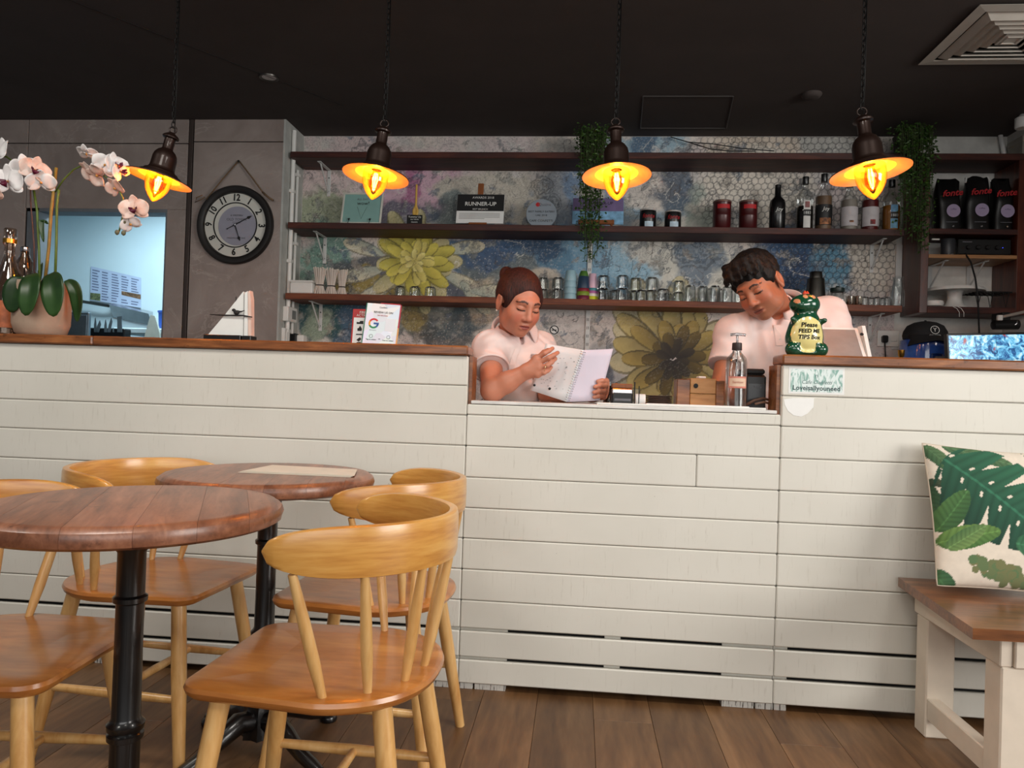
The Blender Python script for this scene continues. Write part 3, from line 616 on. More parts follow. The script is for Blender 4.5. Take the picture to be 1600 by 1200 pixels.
for i, z in enumerate(SZ):
    q = thing('wall_shelf', names[i], 'shelf', ((XS0+XS1)/2, YB-.12, z)); dz = 0.012 if i == 0 else 0.0
    MB().box((XS0, YS, z-.036), (XS1, YB-.003, z), .002).build('board', M_shelf if i else M_shelf_r, q)
    bracket(q, xbL-.012*(2-i), z-.0365, .19, .165)
    bracket(q, xbR, z-.0365, .19, .165)
q = thing('shelf_upright', 'white slotted shelf upright on the papered wall beside the coloured cups', 'upright', (at(922, 420, YB).x, YB, 1.2))
x = at(921, 420, YB).x
MB().box((x-.013, YB-.012, .95), (x+.013, YB-.0025, 1.494), .001).box((x-.013, YB-.012, 1.533), (x+.013, YB-.0025, 1.914), .001).build('rail', M_brk, q)
m = MB()
for z in np.arange(.98, 1.9, .05):
    if not 1.47 < z < 1.55: m.box((x-.006, YB-.0125, z), (x-.003, YB-.0119, z+.018)).box((x+.003, YB-.0125, z), (x+.006, YB-.0119, z+.018))
m.build('slot', M_ink, q)
q = thing('corner_batten', 'white batten on the wall beside the cabinet post', 'batten', (at(1403, 400, YB).x, YB, 1.5)); x = at(1403, 400, YB).x
MB().box((x-.017, YB-.018, 1.533), (x+.017, YB-.001, 1.914), .001).build('strip', M_brk, q)
# ================================================================ tables
M_table = wood('reclaimed_table', [(84, 48, 32), (128, 80, 56), (158, 106, 78)], (11, 1.3, 10), .38, coat=.3, vary=.22, bump=.3, dark=(64, 32, 18))
M_iron = pm('cast_iron_black', (13, 13, 14), .32, .0, coat=.4)
RT = .281
def make_table(label, x, y, turn):
    q = thing('round_table', label, 'table', (x, y, 0), 'round cafe tables', turn)
    edges = [-RT, -.19, -.075, .03, .125, .21, RT]
    prof = [(RT-.014, .712), (RT-.003, .718), (RT, .730), (RT-.004, .742), (RT-.014, .7488), (RT-.03, .75)]
    for a, b in zip(edges[:-1], edges[1:]):
        m = MB(); n = 9; vs = []; k = 2*n
        for r_, z in prof:
            xs = [max(-r_, min(r_, v)) for v in np.linspace(a+.0002, b-.0002, n)]
            vs += [(v, math.sqrt(max(r_*r_-v*v, 0)), z) for v in xs]+[(v, -math.sqrt(max(r_*r_-v*v, 0)), z) for v in xs[::-1]]
        fs = [(i*k+j, i*k+(j+1) % k, (i+1)*k+(j+1) % k, (i+1)*k+j) for i in range(len(prof)-1) for j in range(k)]
        fs += [tuple(range(k))[::-1], tuple((len(prof)-1)*k+j for j in range(k))]
        m.add(vs, fs); m.build('board', M_table, q, 35, local=True)
    MB().lathe([(.055, .695), (.10, .700), (.10, .711)], (0, 0, 0), 24).build('mounting_plate', M_iron, q, 40, local=True)
    MB().lathe([(.027, .10), (.0275, .20), (.0275, .29), (.033, .293), (.0335, .303), (.029, .307), (.034, .312), (.035, .322), (.029, .328), (.0265, .335), (.0255, .47), (.0255, .555), (.031, .559), (.0315, .568), (.026, .572), (.026, .655), (.034, .665), (.036, .68), (.03, .70)], (0, 0, 0), 28).build('column', M_iron, q, 40, local=True)
    MB().lathe([(.05, .045), (.046, .09), (.038, .13), (.031, .17), (.035, .18), (.034, .20), (.0275, .215)], (0, 0, 0), 16, wob=lambda t, i: 1+.10*math.cos(8*t)).build('petal_collar', M_iron, q, 40, local=True)
    for j in range(4):
        t = PI/4+j*PI/2; c, s_ = math.cos(t), math.sin(t)
        pts = [(c*r_, s_*r_, z) for r_, z in ((.02, .085), (.07, .095), (.12, .07), (.17, .042), (.22, .028), (.245, .020))]
        MB().tube(pts, [.030, .028, .023, .018, .017, .014], 10).lathe([(.024, 0), (.026, .006), (.024, .016), (.012, .026)], (c*.235, s_*.235, 0), 14).build('foot', M_iron, q, 50, local=True)
    return q
make_table('reclaimed wood cafe table in front, its round top cut by the picture edge', -.858, -1.052, .45)
make_table('reclaimed wood cafe table behind, with the paper menu lying on it', -.828, -.487, .25)
# folded menu
tl, tr, br, bl = [Vector(v) for v in ((0, 0, 0),)*4]
def onz(px, py, Z):
    v = CB.T @ np.array([(px-800)/FOC, -(py-600)/FOC, 1.0]); t_ = (Z-CAM[2])/v[2]; p = CAM+t_*v; return Vector((p[0], p[1], Z))
cs = [onz(x, y, .752) for x, y in ((372, 737.5), (548, 745), (553, 735), (420, 728))]
q = thing('paper_menu', 'cream paper menu lying on the farther round table', 'menu', cs[0])
for k in range(3):
    off = .004*k; m = MB(); P = [c+Vector((.004*k, .003*k, 0)) for c in cs]
    m.prism([(p.x, p.y) for p in P], .7504+.0016*k, .7516+.0016*k, 'z'); m.build('sheet', pm('menu_paper', (206, 196, 180), .8, var=.05), q)
# ================================================================ chairs
M_seat = wood('chair_seat', [(146, 84, 36), (176, 110, 50), (198, 134, 68)], (1.4, 6, 8), .28, coat=.5, vary=.10, bump=.05)
M_rail = wood('chair_rail', [(172, 106, 42), (206, 148, 72), (224, 174, 98)], (1.4, 1.4, 13), .30, coat=.45, vary=.10, bump=.05)
M_leg = wood('chair_leg', [(190, 136, 72), (216, 168, 104), (228, 188, 128)], (9, 9, 1.4), .34, coat=.35, vary=.10, bump=.04)
def seat_outline(inset):
    pts = []
    def arc(cx, cy, r, a0, a1, n):
        for i in range(n): a = a0+(a1-a0)*i/(n-1); pts.append((cx+r*math.cos(a), cy+r*math.sin(a)))
    rc = .05; arc(.215-rc, .195-rc, rc-inset, PI/2, 0, 7); arc(.215-rc, -.195+rc, rc-inset, 0, -PI/2, 7)
    for i in range(1, 30):
        t = -PI/2-PI*i/30; pts.append((-.03+(.195-inset)*math.cos(t)*(1 if True else 1), (.213-inset)*math.copysign(abs(math.sin(t))**.82, math.sin(t))))
    return pts
def make_chair():
    q = thing('dining_chair', 'x', 'chair', (0, 0, 0), 'spindle back chairs')
    m = MB(); rings = [(.012, .424), (.003, .432), (0, .440), (.003, .4475), (.012, .450), (.06, .4485), (.12, .446)]; k = None; vs = []
    for ins, z in rings: o_ = seat_outline(ins); k = len(o_); vs += [(a, b, z) for a, b in o_]
    fs = [(i*k+j, i*k+(j+1) % k, (i+1)*k+(j+1) % k, (i+1)*k+j) for i in range(len(rings)-1) for j in range(k)]
    fs += [tuple(range(k))[::-1], tuple((len(rings)-1)*k+j for j in range(k))]
    m.add(vs, fs); m.build('seat', M_seat, q, 40, local=True)
    CX, RX, RY, ZM = .030, .268, .238, .708
    def rp(t): return Vector((CX-RX*math.cos(t), RY*math.sin(t), ZM)) if abs(t) < PI/2 else Vector((CX+(abs(t)-PI/2)*.20, math.copysign(RY, t), ZM))
    n = 61; T = 1.60; m = MB(); vs = []; sec = 12
    for i in range(n):
        u = -1+2*i/(n-1); t = u*T; p = rp(t); d = (rp(t+.02)-rp(t-.02)).normalized(); nrm = Vector((d.y, -d.x, 0))
        e = max(0, (abs(u)-.50)/.50); hh = .046*math.sqrt(max(1-e**3.0, .002)); th = .0105*math.sqrt(max(1-max(0, (abs(u)-.93)/.07)**2, .02))
        for j in range(sec):
            a = 2*PI*j/sec; ca, sa = math.cos(a), math.sin(a); w_ = lambda z: math.copysign(abs(z)**.45, z)
            vs.append(p+nrm*th*w_(ca)+Vector((0, 0, hh*w_(sa))))
    fs = [(i*sec+j, i*sec+(j+1) % sec, (i+1)*sec+(j+1) % sec, (i+1)*sec+j) for i in range(n-1) for j in range(sec)]+[tuple(range(sec))[::-1], tuple((n-1)*sec+j for j in range(sec))]
    m.add(vs, fs); m.build('back_rail', M_rail, q, 55, local=True)
    for d in (-76, -51, -25, 0, 25, 51, 76):
        t = R(d); a = Vector((-.015-.178*math.cos(t), .188*math.sin(t), .446)); b = rp(t*1.05); b.z = .672
        MB().tube([a, a.lerp(b, .3), a.lerp(b, .6), b], [.0078, .0112, .0108, .0078], 10).build('spindle', M_leg, q, 60, local=True)
    ends = {}
    for sx in (1, -1):
        for sy in (1, -1):
            a = Vector((.150*sx-.0, .135*sy, .43)); b = Vector((.212*sx-.005, .195*sy, 0)); ends[sx, sy] = (a, b)
            MB().tube([a, a.lerp(b, .45), b], [.0185, .019, .0135], 12).build('leg', M_leg, q, 60, local=True)
    at_ = lambda e, z: e[0].lerp(e[1], (.43-z)/.43)
    mids = []
    for sy in (1, -1):
        a = at_(ends[1, sy], .185); b = at_(ends[-1, sy], .185); mids.append(a.lerp(b, .5))
        MB().tube([a, a.lerp(b, .5), b], [.0095, .0125, .0095], 10).build('stretcher', M_leg, q, 60, local=True)
    MB().tube([mids[0], mids[0].lerp(mids[1], .5), mids[1]], [.009, .0115, .009], 10).build('stretcher', M_leg, q, 60, local=True)
    return q
ch = make_chair()
spots = [((-.478, -.985), 178, 'honey wood spindle back chair in front, drawn up to the nearer table'),
         ((-.545, -.440), 177, 'honey wood spindle back chair against the counter, partly hidden by the front chair'),
         ((-1.150, -.455), -4, 'honey wood spindle back chair on the clock side of the farther table'),
         ((-1.150, -1.035), 4, 'honey wood spindle back chair at the picture edge behind the black table column')]
for i, ((x, y), a, lb) in enumerate(spots):
    o = ch if i == 0 else copy_tree(ch)
    o.location = (x, y, 0); o.rotation_euler.z = R(a); o['label'] = lb
# ================================================================ bench and cushion
M_benchtop = wood('bench_top', [(70, 40, 20), (116, 70, 38), (152, 98, 56)], (1.5, 10, 10), .32, coat=.35, vary=.1, dark=(44, 24, 12))
M_benchpaint = pm('bench_cream', (218, 205, 188), .5, var=.05, bump=.05)
bq = thing('bench', 'cream painted bench with a brown wooden top against the counter', 'bench', (1.6, -.28, 0))
MB().prism([(1.008, -.022), (2.36, -.022), (2.36, -.528), (.972, -.528)], .424, .4515, 'z').build('top_board', M_benchtop, bq)
x0 = 1.052
MB().box((x0, -.50, .352), (x0+.03, -.035, .4235), .003).build('apron', M_benchpaint, bq)
MB().box((x0+.031, -.508, .352), (2.33, -.478, .4235), .003).build('apron', M_benchpaint, bq)
MB().box((x0+.031, -.06, .352), (2.33, -.035, .4235), .003).build('apron', M_benchpaint, bq)
for (a, b, c_, d) in ((x0+.004, x0+.10, -.50, -.425), (x0+.004, x0+.085, -.115, -.045), (2.22, 2.31, -.50, -.43), (2.22, 2.31, -.115, -.045)):
    MB().box((a, c_, 0), (b, d, .3515), .004).build('leg', M_benchpaint, bq)
MB().box((x0+.008, -.424, .055), (x0+.045, -.1155, .118), .003).build('rail', M_benchpaint, bq)
MB().box((2.25, -.429, .055), (2.285, -.1155, .118), .003).build('rail', M_benchpaint, bq)
# cushion with a leaf print
N = 150; U, Vv = np.meshgrid(np.linspace(0, 1, N), np.linspace(0, 1, N), indexing='ij')
Cc = np.zeros((N, N, 3)); Cc[:] = L3((214, 202, 186)); nn = fbm(U*30, Vv*30, 3, 3)
Cc *= (.92+.16*nn)[..., None]
def cblend(m_, col, vary=None):
    col = L3(col)[None, None]*(1 if vary is None else vary[..., None]); Cc[:] = Cc*(1-m_[..., None])+col*m_[..., None]
def leafmask(cx, cy, ang, ln, wd):
    dx = U-cx; dy = Vv-cy; u = (dx*math.cos(ang)+dy*math.sin(ang))/ln; v = (-dx*math.sin(ang)+dy*math.cos(ang))/wd
    ins = (u > 0) & (u < 1) & (np.abs(v) < np.sqrt(np.clip(u*(1-u)*4, 0, 1))*(1.12-.4*u)); return ins, u, v
def leaf(cx, cy, ang, ln, wd, ca, cb, ribs=9):
    ins, u, v = leafmask(cx, cy, ang, ln, wd); rib = .72+.35*np.abs(np.sin((u*ribs-np.abs(v)*1.4)*PI)); rib = rib*np.where(np.abs(v) < .05, 1.5, 1)
    k = np.clip(.5+.5*v, 0, 1)[..., None]; col = (L3(ca)*k+L3(cb)*(1-k))*rib[..., None]; Cc[:] = np.where(ins[..., None], col, Cc)
def monstera(cx, cy, ang, ln, wd, ca, cb):
    ins, u, v = leafmask(cx, cy, ang, ln, wd)
    slit = (np.abs(np.sin((u*5.0-np.abs(v)*.9)*PI)) < 1.15*np.clip(np.abs(v)-.26, 0, .6)) & (np.abs(v) > .26)
    hole = (np.abs(np.sin((u*6.0-np.abs(v)*.9)*PI)) < .2) & (np.abs(v) > .12) & (np.abs(v) < .22)
    ins = ins & ~slit & ~hole; rib = .75+.3*np.abs(np.sin((u*14-np.abs(v)*2)*PI)); rib = rib*np.where(np.abs(v) < .025, 1.9, 1)
    k = np.clip(.5+.6*v, 0, 1)[..., None]; col = (L3(ca)*k+L3(cb)*(1-k))*rib[..., None]; Cc[:] = np.where(ins[..., None], col, Cc)
leaf(.0, .98, -.9, .30, .06, (84, 112, 74), (50, 84, 56)); leaf(.12, .99, -.25, .45, .07, (90, 118, 80), (54, 88, 60))
leaf(-.02, .70, -1.45, .30, .05, (40, 70, 46), (58, 92, 60)); leaf(-.03, .72, -.3, .2, .03, (60, 74, 52), (44, 60, 44))
monstera(.10, .88, -.72, .86, .36, (42, 96, 70), (26, 62, 48)); monstera(1.1, .85, 2.6, .5, .25, (40, 92, 66), (26, 60, 46))
leaf(.0, .36, .95, .36, .085, (74, 112, 62), (48, 84, 48)); leaf(.0, .28, .25, .40, .085, (98, 130, 66), (66, 104, 52)); leaf(.05, .24, .6, .30, .06, (70, 104, 62), (110, 138, 78))
leaf(-.04, .10, -.9, .30, .07, (52, 92, 60), (74, 112, 66)); leaf(.48, .30, -.1, .42, .10, (42, 90, 62), (60, 110, 76), 14); leaf(.95, .40, 2.5, .35, .09, (30, 74, 54), (46, 92, 66))
for i in range(60):
    a = rng.random(); cx = .22+.30*a+.02*rng.standard_normal(); cy = .12-.08*(a-.3)+.035*rng.standard_normal(); r_ = .022+.014*rng.random()
    m_ = (((U-cx)**2+(Vv-cy)**2) < r_*r_).astype(float); cblend(m_, (86+int(30*rng.random()), 112, 74))
for i in range(30):
    cx = .66+.05*rng.standard_normal(); cy = .10+.04*rng.standard_normal(); m_ = (((U-cx)**2+(Vv-cy)**2) < .0007).astype(float); cblend(m_, (70+int(30*rng.random()), 108, 72))
SZc = .435; bot = at(1464, 917, -.20); ex = Vector((.995, .02, -.05)).normalized(); lean = at(1487, 703, -.05)-bot; SZc = lean.length; lean = lean.normalized(); ez = (lean-ex*lean.dot(ex)).normalized(); ny = ez.cross(ex).normalized()
if ny.y > 0: ny = -ny
def cush(u, v, side):
    b = (max(0, 16*u*(1-u)*v*(1-v)))**.42*.058; du = .020*math.sin(PI*v)*(1-2*u)*1.0; dv = .020*math.sin(PI*u)*(1-2*v)
    return bot+ex*SZc*(u+du)+ez*SZc*(v+dv)+ny*b*side
vs = [cush(i/(N-1), j/(N-1), 1) for i in range(N) for j in range(N)]; minz = min(p.z for p in vs)
M_print = NT('leaf_print_linen'); ca = M_print.node('ShaderNodeAttribute', attribute_name='Col'); M_print.set(Base_Color=ca.outputs['Color'], Roughness=.9); M_print.bump(M_print.noise(M_print.coord(), 500, 2), .25, .001); M_print = M_print.m
cq = thing('cushion', 'square cushion printed with monstera leaves leaning on the bench', 'cushion', bot)
ii = np.arange(N*N).reshape(N, N); Fq = np.stack([ii[:-1, :-1].ravel(), ii[1:, :-1].ravel(), ii[1:, 1:].ravel(), ii[:-1, 1:].ravel()], 1)
dzz = Vector((0, 0, .4525-min(minz, min(cush(i/40, 0, -1).z for i in range(41)))))
np_mesh('printed_cover', np.array([tuple(p+dzz) for p in vs]), Fq, M_print, cq, np.clip(Cc, 0, 1).reshape(-1, 3), 0)
MB().grid(lambda u, v: cush(u, v, -1)+dzz, 40, 40).build('back_cover', pm('linen_back', (198, 184, 166), .9), cq, True)
seam = [cush(t_, 0, 0)+dzz for t_ in np.linspace(0, 1, 24)]+[cush(1, t_, 0)+dzz for t_ in np.linspace(0, 1, 24)[1:]]+[cush(1-t_, 1, 0)+dzz for t_ in np.linspace(0, 1, 24)[1:]]+[cush(0, 1-t_, 0)+dzz for t_ in np.linspace(0, 1, 24)[1:-1]]
MB().tube(seam, .0025, 6, closed=True).build('piping', pm('piping_beige', (190, 176, 158), .9), cq, True)
# ================================================================ pendant lamps
M_bronze = pm('dark_bronze', (42, 26, 20), .42, .55, coat=.2)
M_chain = pm('black_chain', (16, 15, 15), .5, .5)
M_shadein = pm('enamel_cream', (236, 214, 178), .35)
M_amber = glass('amber_glass', (255, 214, 128), .6, .04, .06)
M_fil = emit('glowing_filament', (255, 216, 130), 90)
def pendant(label, px, py, Y, tilt, tip, D=.238):
    """px,py: middle of the shade rim"""
    p = at(px, py, Y); zr = p.z
    q = thing('pendant_lamp', label, 'lamp', (p.x, Y, zr), 'pendant lamps over the counter')
    Mt = Matrix.Translation(p) @ Matrix.Rotation(tip, 4, 'X') @ Matrix.Rotation(tilt, 4, 'Y'); k = D/.238
    def L(pr): return [(r_*k, z*k) for r_, z in pr]
    MB().lathe(L([(.119, .000), (.100, .0045), (.074, .009), (.070, .018), (.058, .022), (.020, .023), (.020, .025), (.060, .025), (.073, .021), (.077, .012), (.102, .0075), (.1195, .003)]), (0, 0, 0), 48, Mt, cap0=False, cap1=False).build('shade', M_shadein, q, 50)
    MB().lathe(L([(a_, b_*.94) for a_, b_ in [(.1200, .0025), (.103, .0080), (.078, .0130), (.074, .0225), (.063, .027), (.060, .034), (.050, .039), (.047, .044), (.0445, .052), (.0435, .090), (.040, .106), (.031, .120), (.021, .128), (.0195, .132), (.0195, .172), (.022, .174), (.029, .176), (.030, .181), (.025, .188), (.015, .195), (.008, .200)]]), (0, 0, 0), 40, Mt, cap0=False).build('lamp_cap', M_bronze, q, 40)
    MB().tube([Mt @ Vector((.015*k*math.cos(a), 0, .199*k+.013*k*math.sin(a))) for a in np.linspace(0, 2*PI, 20)[:-1]], .0028, 8, closed=True).build('hook', M_bronze, q, True)
    MB().lathe(L([(.046, .020), (.0465, -.004), (.045, -.022), (.039, -.042), (.027, -.063), (.011, -.080), (.001, -.086)]), (0, 0, 0), 32, Mt, cap0=False, cap1=False).build('glass_bowl', M_amber, q, True)
    MB().lathe(L([(.014, .030), (.014, .012), (.017, .002), (.020, -.016), (.019, -.034), (.012, -.050), (.002, -.058)]), (0, 0, 0), 20, Mt, cap0=False, cap1=False).build('bulb', M_amber, q, True)
    m = MB()
    for a in range(4):
        t_ = a*PI/2+.4; c_, s_ = math.cos(t_)*.008*k, math.sin(t_)*.008*k
        m.tube([Mt @ Vector((c_*.6, s_*.6, .012*k)), Mt @ Vector((c_, s_, -.014*k)), Mt @ Vector((c_*.4, s_*.4, -.042*k))], .0022*k, 6)
    o = m.build('filament', M_fil, q, True); o['kind'] = 'stuff'
    m = MB(); z = (Mt @ Vector((0, 0, .199*k+.02))).z; top = (Mt @ Vector((0, 0, .201*k))); i = 0
    while z < ZC-.01:
        a = i*PI/2+.4; cx, cy = math.cos(a), math.sin(a); pts = []
        for s_ in np.linspace(0, 2*PI, 13)[:-1]:
            u = .0055*math.cos(s_); w = .0125*math.sin(s_); pts.append((top.x+u*cx, top.y+u*cy, z+w))
        m.tube(pts, .0019, 6, closed=True); z += .0195; i += 1
    m.tube([(top.x+.006, top.y, top.z-.03), (top.x+.008, top.y, top.z+.2), (top.x+.006, top.y, ZC)], .0018, 6)
    o = m.build('chain', M_chain, q, True); o['kind'] = 'stuff'
    MB().lathe([(.012, -.03), (.05, -.022), (.055, -.004), (.055, 0)], (top.x, top.y, ZC), 24).build('ceiling_rose', M_bronze, q, 40)
    l = bpy.data.lights.new('bulb_light', 'POINT'); l.energy = 4.5; l.color = (1, .43, .085); l.shadow_soft_size = .012
    lo = bpy.data.objects.new('bulb_light', l); COL.objects.link(lo); lo.parent = q; lo.location = (Mt @ Vector((0, 0, -.004*k)))-p
pendant('amber pendant lamp over the counter beside the orchid and the clock', 248, 281, .16, R(12), R(-4), .232)
pendant('amber pendant lamp in front of the teal framed sign', 587, 276, .16, R(6), R(-5), .238)
pendant('amber pendant lamp beside the trailing plant, above the woman', 963.5, 276, .16, R(-2.5), R(-6), .240)
pendant('amber pendant lamp in front of the syrup bottles, above the man', 1360, 270, .16, R(-7.5), R(-4), .258)
# ================================================================ ceiling air vent
M_vent = pm('vent_white', (190, 184, 174), .5, var=.05)
a = (1.492, .548); S = .52
q = thing('air_vent', 'square white ceiling air vent with nested slats', 'vent', (a[0]+S/2, a[1]+S/2, ZC))
cx, cy = a[0]+S/2, a[1]+S/2
def ringframe(h0, h1, z0, z1, nm, mat):
    m = MB(); vs = []
    for h_, z in ((h0, z0), (h1, z1), (h1-.004, z1+.004), (h0-.004, z0+.004)): vs += [(cx+sx*h_, cy+sy*h_, z) for sx, sy in ((-1, -1), (1, -1), (1, 1), (-1, 1))]
    fs = [(r_*4+i, r_*4+(i+1) % 4, ((r_+1) % 4)*4+(i+1) % 4, ((r_+1) % 4)*4+i) for r_ in range(4) for i in range(4)]
    m.add(vs, fs); m.build(nm, mat, q)
ringframe(S/2, S/2-.045, ZC-.012, ZC-.016, 'vent_frame', M_vent)
for i in range(5): h_ = S/2-.058-i*.036; ringframe(h_, h_-.030, ZC-.008, ZC-.030, 'slat', M_vent)
MB().box((cx-.045, cy-.045, ZC-.026), (cx+.045, cy+.045, ZC-.020), .002).build('centre_plate', M_vent, q)
MB().box((cx-S/2+.045, cy-S/2+.045, ZC-.006), (cx+S/2-.045, cy+S/2-.045, ZC-.0005)).build('duct_plate', M_dark, q)
# ================================================================ clock
p = at(366.5, 351, YL-.02); Rk = .232
q = thing('wall_clock', 'round black framed wall clock hung from a rope', 'clock', (p.x, YL-.02, p.z-Rk))
Mc = frame((p.x, YL-.001, p.z), (1, 0, 0), (0, 0, 1))          # local z comes out of the wall
M_clockface = pm('clock_face', (206, 206, 198), .5, var=.04); M_dial = pm('dial_grey', (150, 150, 164), .6, var=.05)
MB().lathe([(Rk, .0), (Rk, .022), (Rk-.006, .030), (Rk-.030, .032), (Rk-.040, .026), (Rk-.044, .012), (Rk-.044, .0)], (0, 0, 0), 64, Mc, cap0=False, cap1=False).build('rim', pm('clock_black_wood', (20, 16, 15), .5, bump=.1), q, 40)
MB().lathe([(.001, .010), (Rk-.043, .010)], (0, 0, 0), 48, Mc, cap1=False).build('face', M_clockface, q)
MB().lathe([(.128, .0105), (.129, .014), (.134, .014), (.135, .0105)], (0, 0, 0), 48, Mc, cap0=False, cap1=False).build('chapter_ring', M_ink, q, 40)
MB().lathe([(.001, .0112), (.116, .0112)], (0, 0, 0), 48, Mc @ Matrix.Translation((.012, -.006, 0)), cap1=False).build('dial', M_dial, q)
for i in range(12):
    a = PI/2-(i+1)*PI/6+R(-1); Mn = Mc @ Matrix.Translation((.161*math.cos(a), .161*math.sin(a), .0125)) @ Matrix.Rotation(a-PI/2+(PI if 4 <= i+1 <= 8 else 0), 4, 'Z')
    lettering(str(i+1), Mn, .056, M_ink, q, .0012, sx=.85, bold=.0012, name='numeral')
for txt, dy, sz in (('OLD TOWN', .032, .022), ('CLOCKS', .014, .013), ('& WESTERN', .056, .014), ('TRADITIONAL TIME', -.078, .013)): lettering(txt, Mc @ Matrix.Translation((.008, dy, .0125)), sz, M_greyink, q, .0003)
def hand(ang, ln, tail, nm):
    d = Vector((math.sin(ang), math.cos(ang), 0)); n = Vector((d.y, -d.x, 0)); P = lambda s_, w: Mc @ (d*s_+n*w+Vector((0, 0, .016)))
    m = MB(); sp = [(-tail, .004), (-tail*.8, .0015), (0, .003), (ln*.72, .0016), (ln*.8, .009), (ln, .0006)]; vs = []
    for s_, w in sp: vs += [P(s_, w), P(s_, -w)]
    vs2 = [v-Vector((0, .0018, 0)) for v in vs]; n_ = len(vs); fs = []
    for i in range(len(sp)-1): j = 2*i; fs += [(j, j+1, j+3, j+2), (n_+j, n_+j+2, n_+j+3, n_+j+1), (j, j+2, n_+j+2, n_+j), (j+1, n_+j+1, n_+j+3, j+3)]
    fs += [(0, n_, n_+1, 1), (n_-2, n_-1, 2*n_-1, 2*n_-2)]; m.add(vs+vs2, fs); m.build(nm, M_ink, q)
hand(R(62), .115, .055, 'minute_hand'); hand(R(160), .10, .0, 'hour_hand')
MB().lathe([(.006, .014), (.006, .021), (.002, .023)], (0, 0, 0), 16, Mc).build('hub', M_chrome, q, 40)
apex = at(373, 252, YL-.012); l_ = at(322, 312, YL-.03); r_ = at(414, 305, YL-.03)
M_rope = NT('jute_rope'); w_ = M_rope.noise(M_rope.coord('Object', (90, 90, 90)), 3); M_rope.set(Base_Color=M_rope.ramp(w_, [(.35, lin((82, 62, 46))), (.65, lin((134, 108, 82)))]), Roughness=.9); M_rope = M_rope.m
MB().tube([l_, l_.lerp(apex, .5)+Vector((-.004, 0, .002)), apex+Vector((-.004, 0, 0)), apex+Vector((.004, 0, 0)), r_.lerp(apex, .5)+Vector((.004, 0, 0)), r_], .0042, 8).build('rope', M_rope, q, True)
MB().tube([at(316, 305, YL-.03), at(307, 309, YL-.03), at(305, 316, YL-.03), at(312, 313, YL-.03), at(320, 308, YL-.03)], .0035, 8).build('rope_knot', M_rope, q, True)
MB().tube([at(410, 300, YL-.03), at(420, 309, YL-.03), at(427, 313, YL-.03)], .006, 8).build('rope_knot', M_rope, q, True)
MB().lathe([(.004, 0), (.004, .012), (.007, .013), (.007, .016)], (0, 0, 0), 12, frame(apex+Vector((0, .011, 0)), (1, 0, 0), (0, 0, 1))).build('nail', M_steel, q)
# ================================================================ sailing boat ornament
Yb = .05; zt = 1.137
def P2(px, py, y=Yb): v = at(px, py, y); return (v.x, v.z)
q = thing('sailboat_ornament', 'white wooden sailing boat ornament with a black bird on its boom', 'ornament', (at(360, 527, Yb).x, Yb, zt))
x0 = at(322, 525, Yb).x; x1 = at(379.5, 525, Yb).x; x2 = at(382, 525, Yb).x; x3 = at(396, 525, Yb).x; zb = zt+.018
MB().box((x0, Yb-.02, zt), (x1, Yb+.03, zb), .002).build('base_block', M_black, q)
MB().box((x2, Yb-.022, zt), (x3, Yb+.028, zb-.001), .002).build('base_block', M_black, q)
M_sail = pm('sail_white', (226, 226, 222), .6, var=.04); zz = lambda px, py: at(px, py, Yb).z
MB().prism([(at(325, 520, Yb).x, zb), (at(380.5, 520, Yb).x, zb), P2(381, 456), P2(380, 455.5), P2(352, 491)], Yb, Yb+.016).build('sail', M_sail, q)
MB().prism([(at(382, 520, Yb).x, zb), (at(388, 520, Yb).x, zb), P2(387.5, 455), P2(383, 458)], Yb-.004, Yb+.02).build('sail', M_sail, q)
MB().prism([(at(388.5, 520, Yb).x, zb), (at(393, 520, Yb).x, zb), P2(392.5, 468), P2(390.5, 454), P2(388, 456)], Yb-.002, Yb+.024).build('sail', pm('sail_pink', (222, 192, 178), .6, var=.05), q)
MB().tube([at(328, 491.3, Yb-.006), at(348, 492.6, Yb-.006), at(380, 493, Yb-.008), at(394, 495.5, Yb-.008)], [.0012, .0028, .0026, .0018], 8).build('boom', M_ink, q, True)
MB().tube([at(368.2, 471, Yb), at(368.2, 464, Yb), at(369.6, 463.5, Yb), at(369.6, 469, Yb)], .0009, 6).build('eyelet', M_ink, q, True)
s = SDF(np.array(at(372, 486, Yb-.008))-.04, np.array(at(372, 486, Yb-.008))+.04, .0011); B = lambda x, y: at(x, y, Yb-.008)
s.ell(B(369.5, 488.5), (.0095, .007, .0085), .004).ell(B(365.3, 484.5), (.0065, .0055, .0055), .004).cap(B(363, 484.6), B(361.5, 485.2), .0014, .0006, .002).cap(B(372, 487), B(377, 487), .0045, .0022, .003).cap(B(377, 487), B(382, 485), .0024, .0012, .002).cap(B(368.5, 491), B(368.5, 493), .0015, .001, .001)
np_mesh('bird', *s.mesh(), M_ink, q)
# ================================================================ acrylic signs on the bar top
t = NT('confetti_card'); co = t.coord(); v = t.voro(t.coord('Object', (1, 1, 1), (0, .6, 0)), 26, 'F1', 1, 1); hs = t.node('ShaderNodeHueSaturation'); t.l.new(v, hs.inputs['Color']); hs.inputs['Saturation'].default_value = .5; hs.inputs['Value'].default_value = 1.1
t.set(Base_Color=t.mix(.78, hs.outputs[0], lin((226, 228, 238))), Roughness=.3); M_card = t.m
def leansign(px0, px1, py0, py1, Y, lean): 
    a = at(px0, py1, Y); b = at(px1, py1, Y); h_ = at((px0+px1)/2, py0, Y).z-zt; w_ = b.x-a.x
    return Matrix.Translation((a.x, Y, zt)) @ Matrix.Rotation(-lean, 4, 'X'), w_, h_/math.cos(lean)
Ms, w_, h_ = leansign(565.5, 618, 472, 531, .07, R(10)); Ms = Ms @ Matrix.Shear('XZ', 4, (.06, 0)) if False else Ms @ Matrix.Rotation(R(3), 4, 'Y')
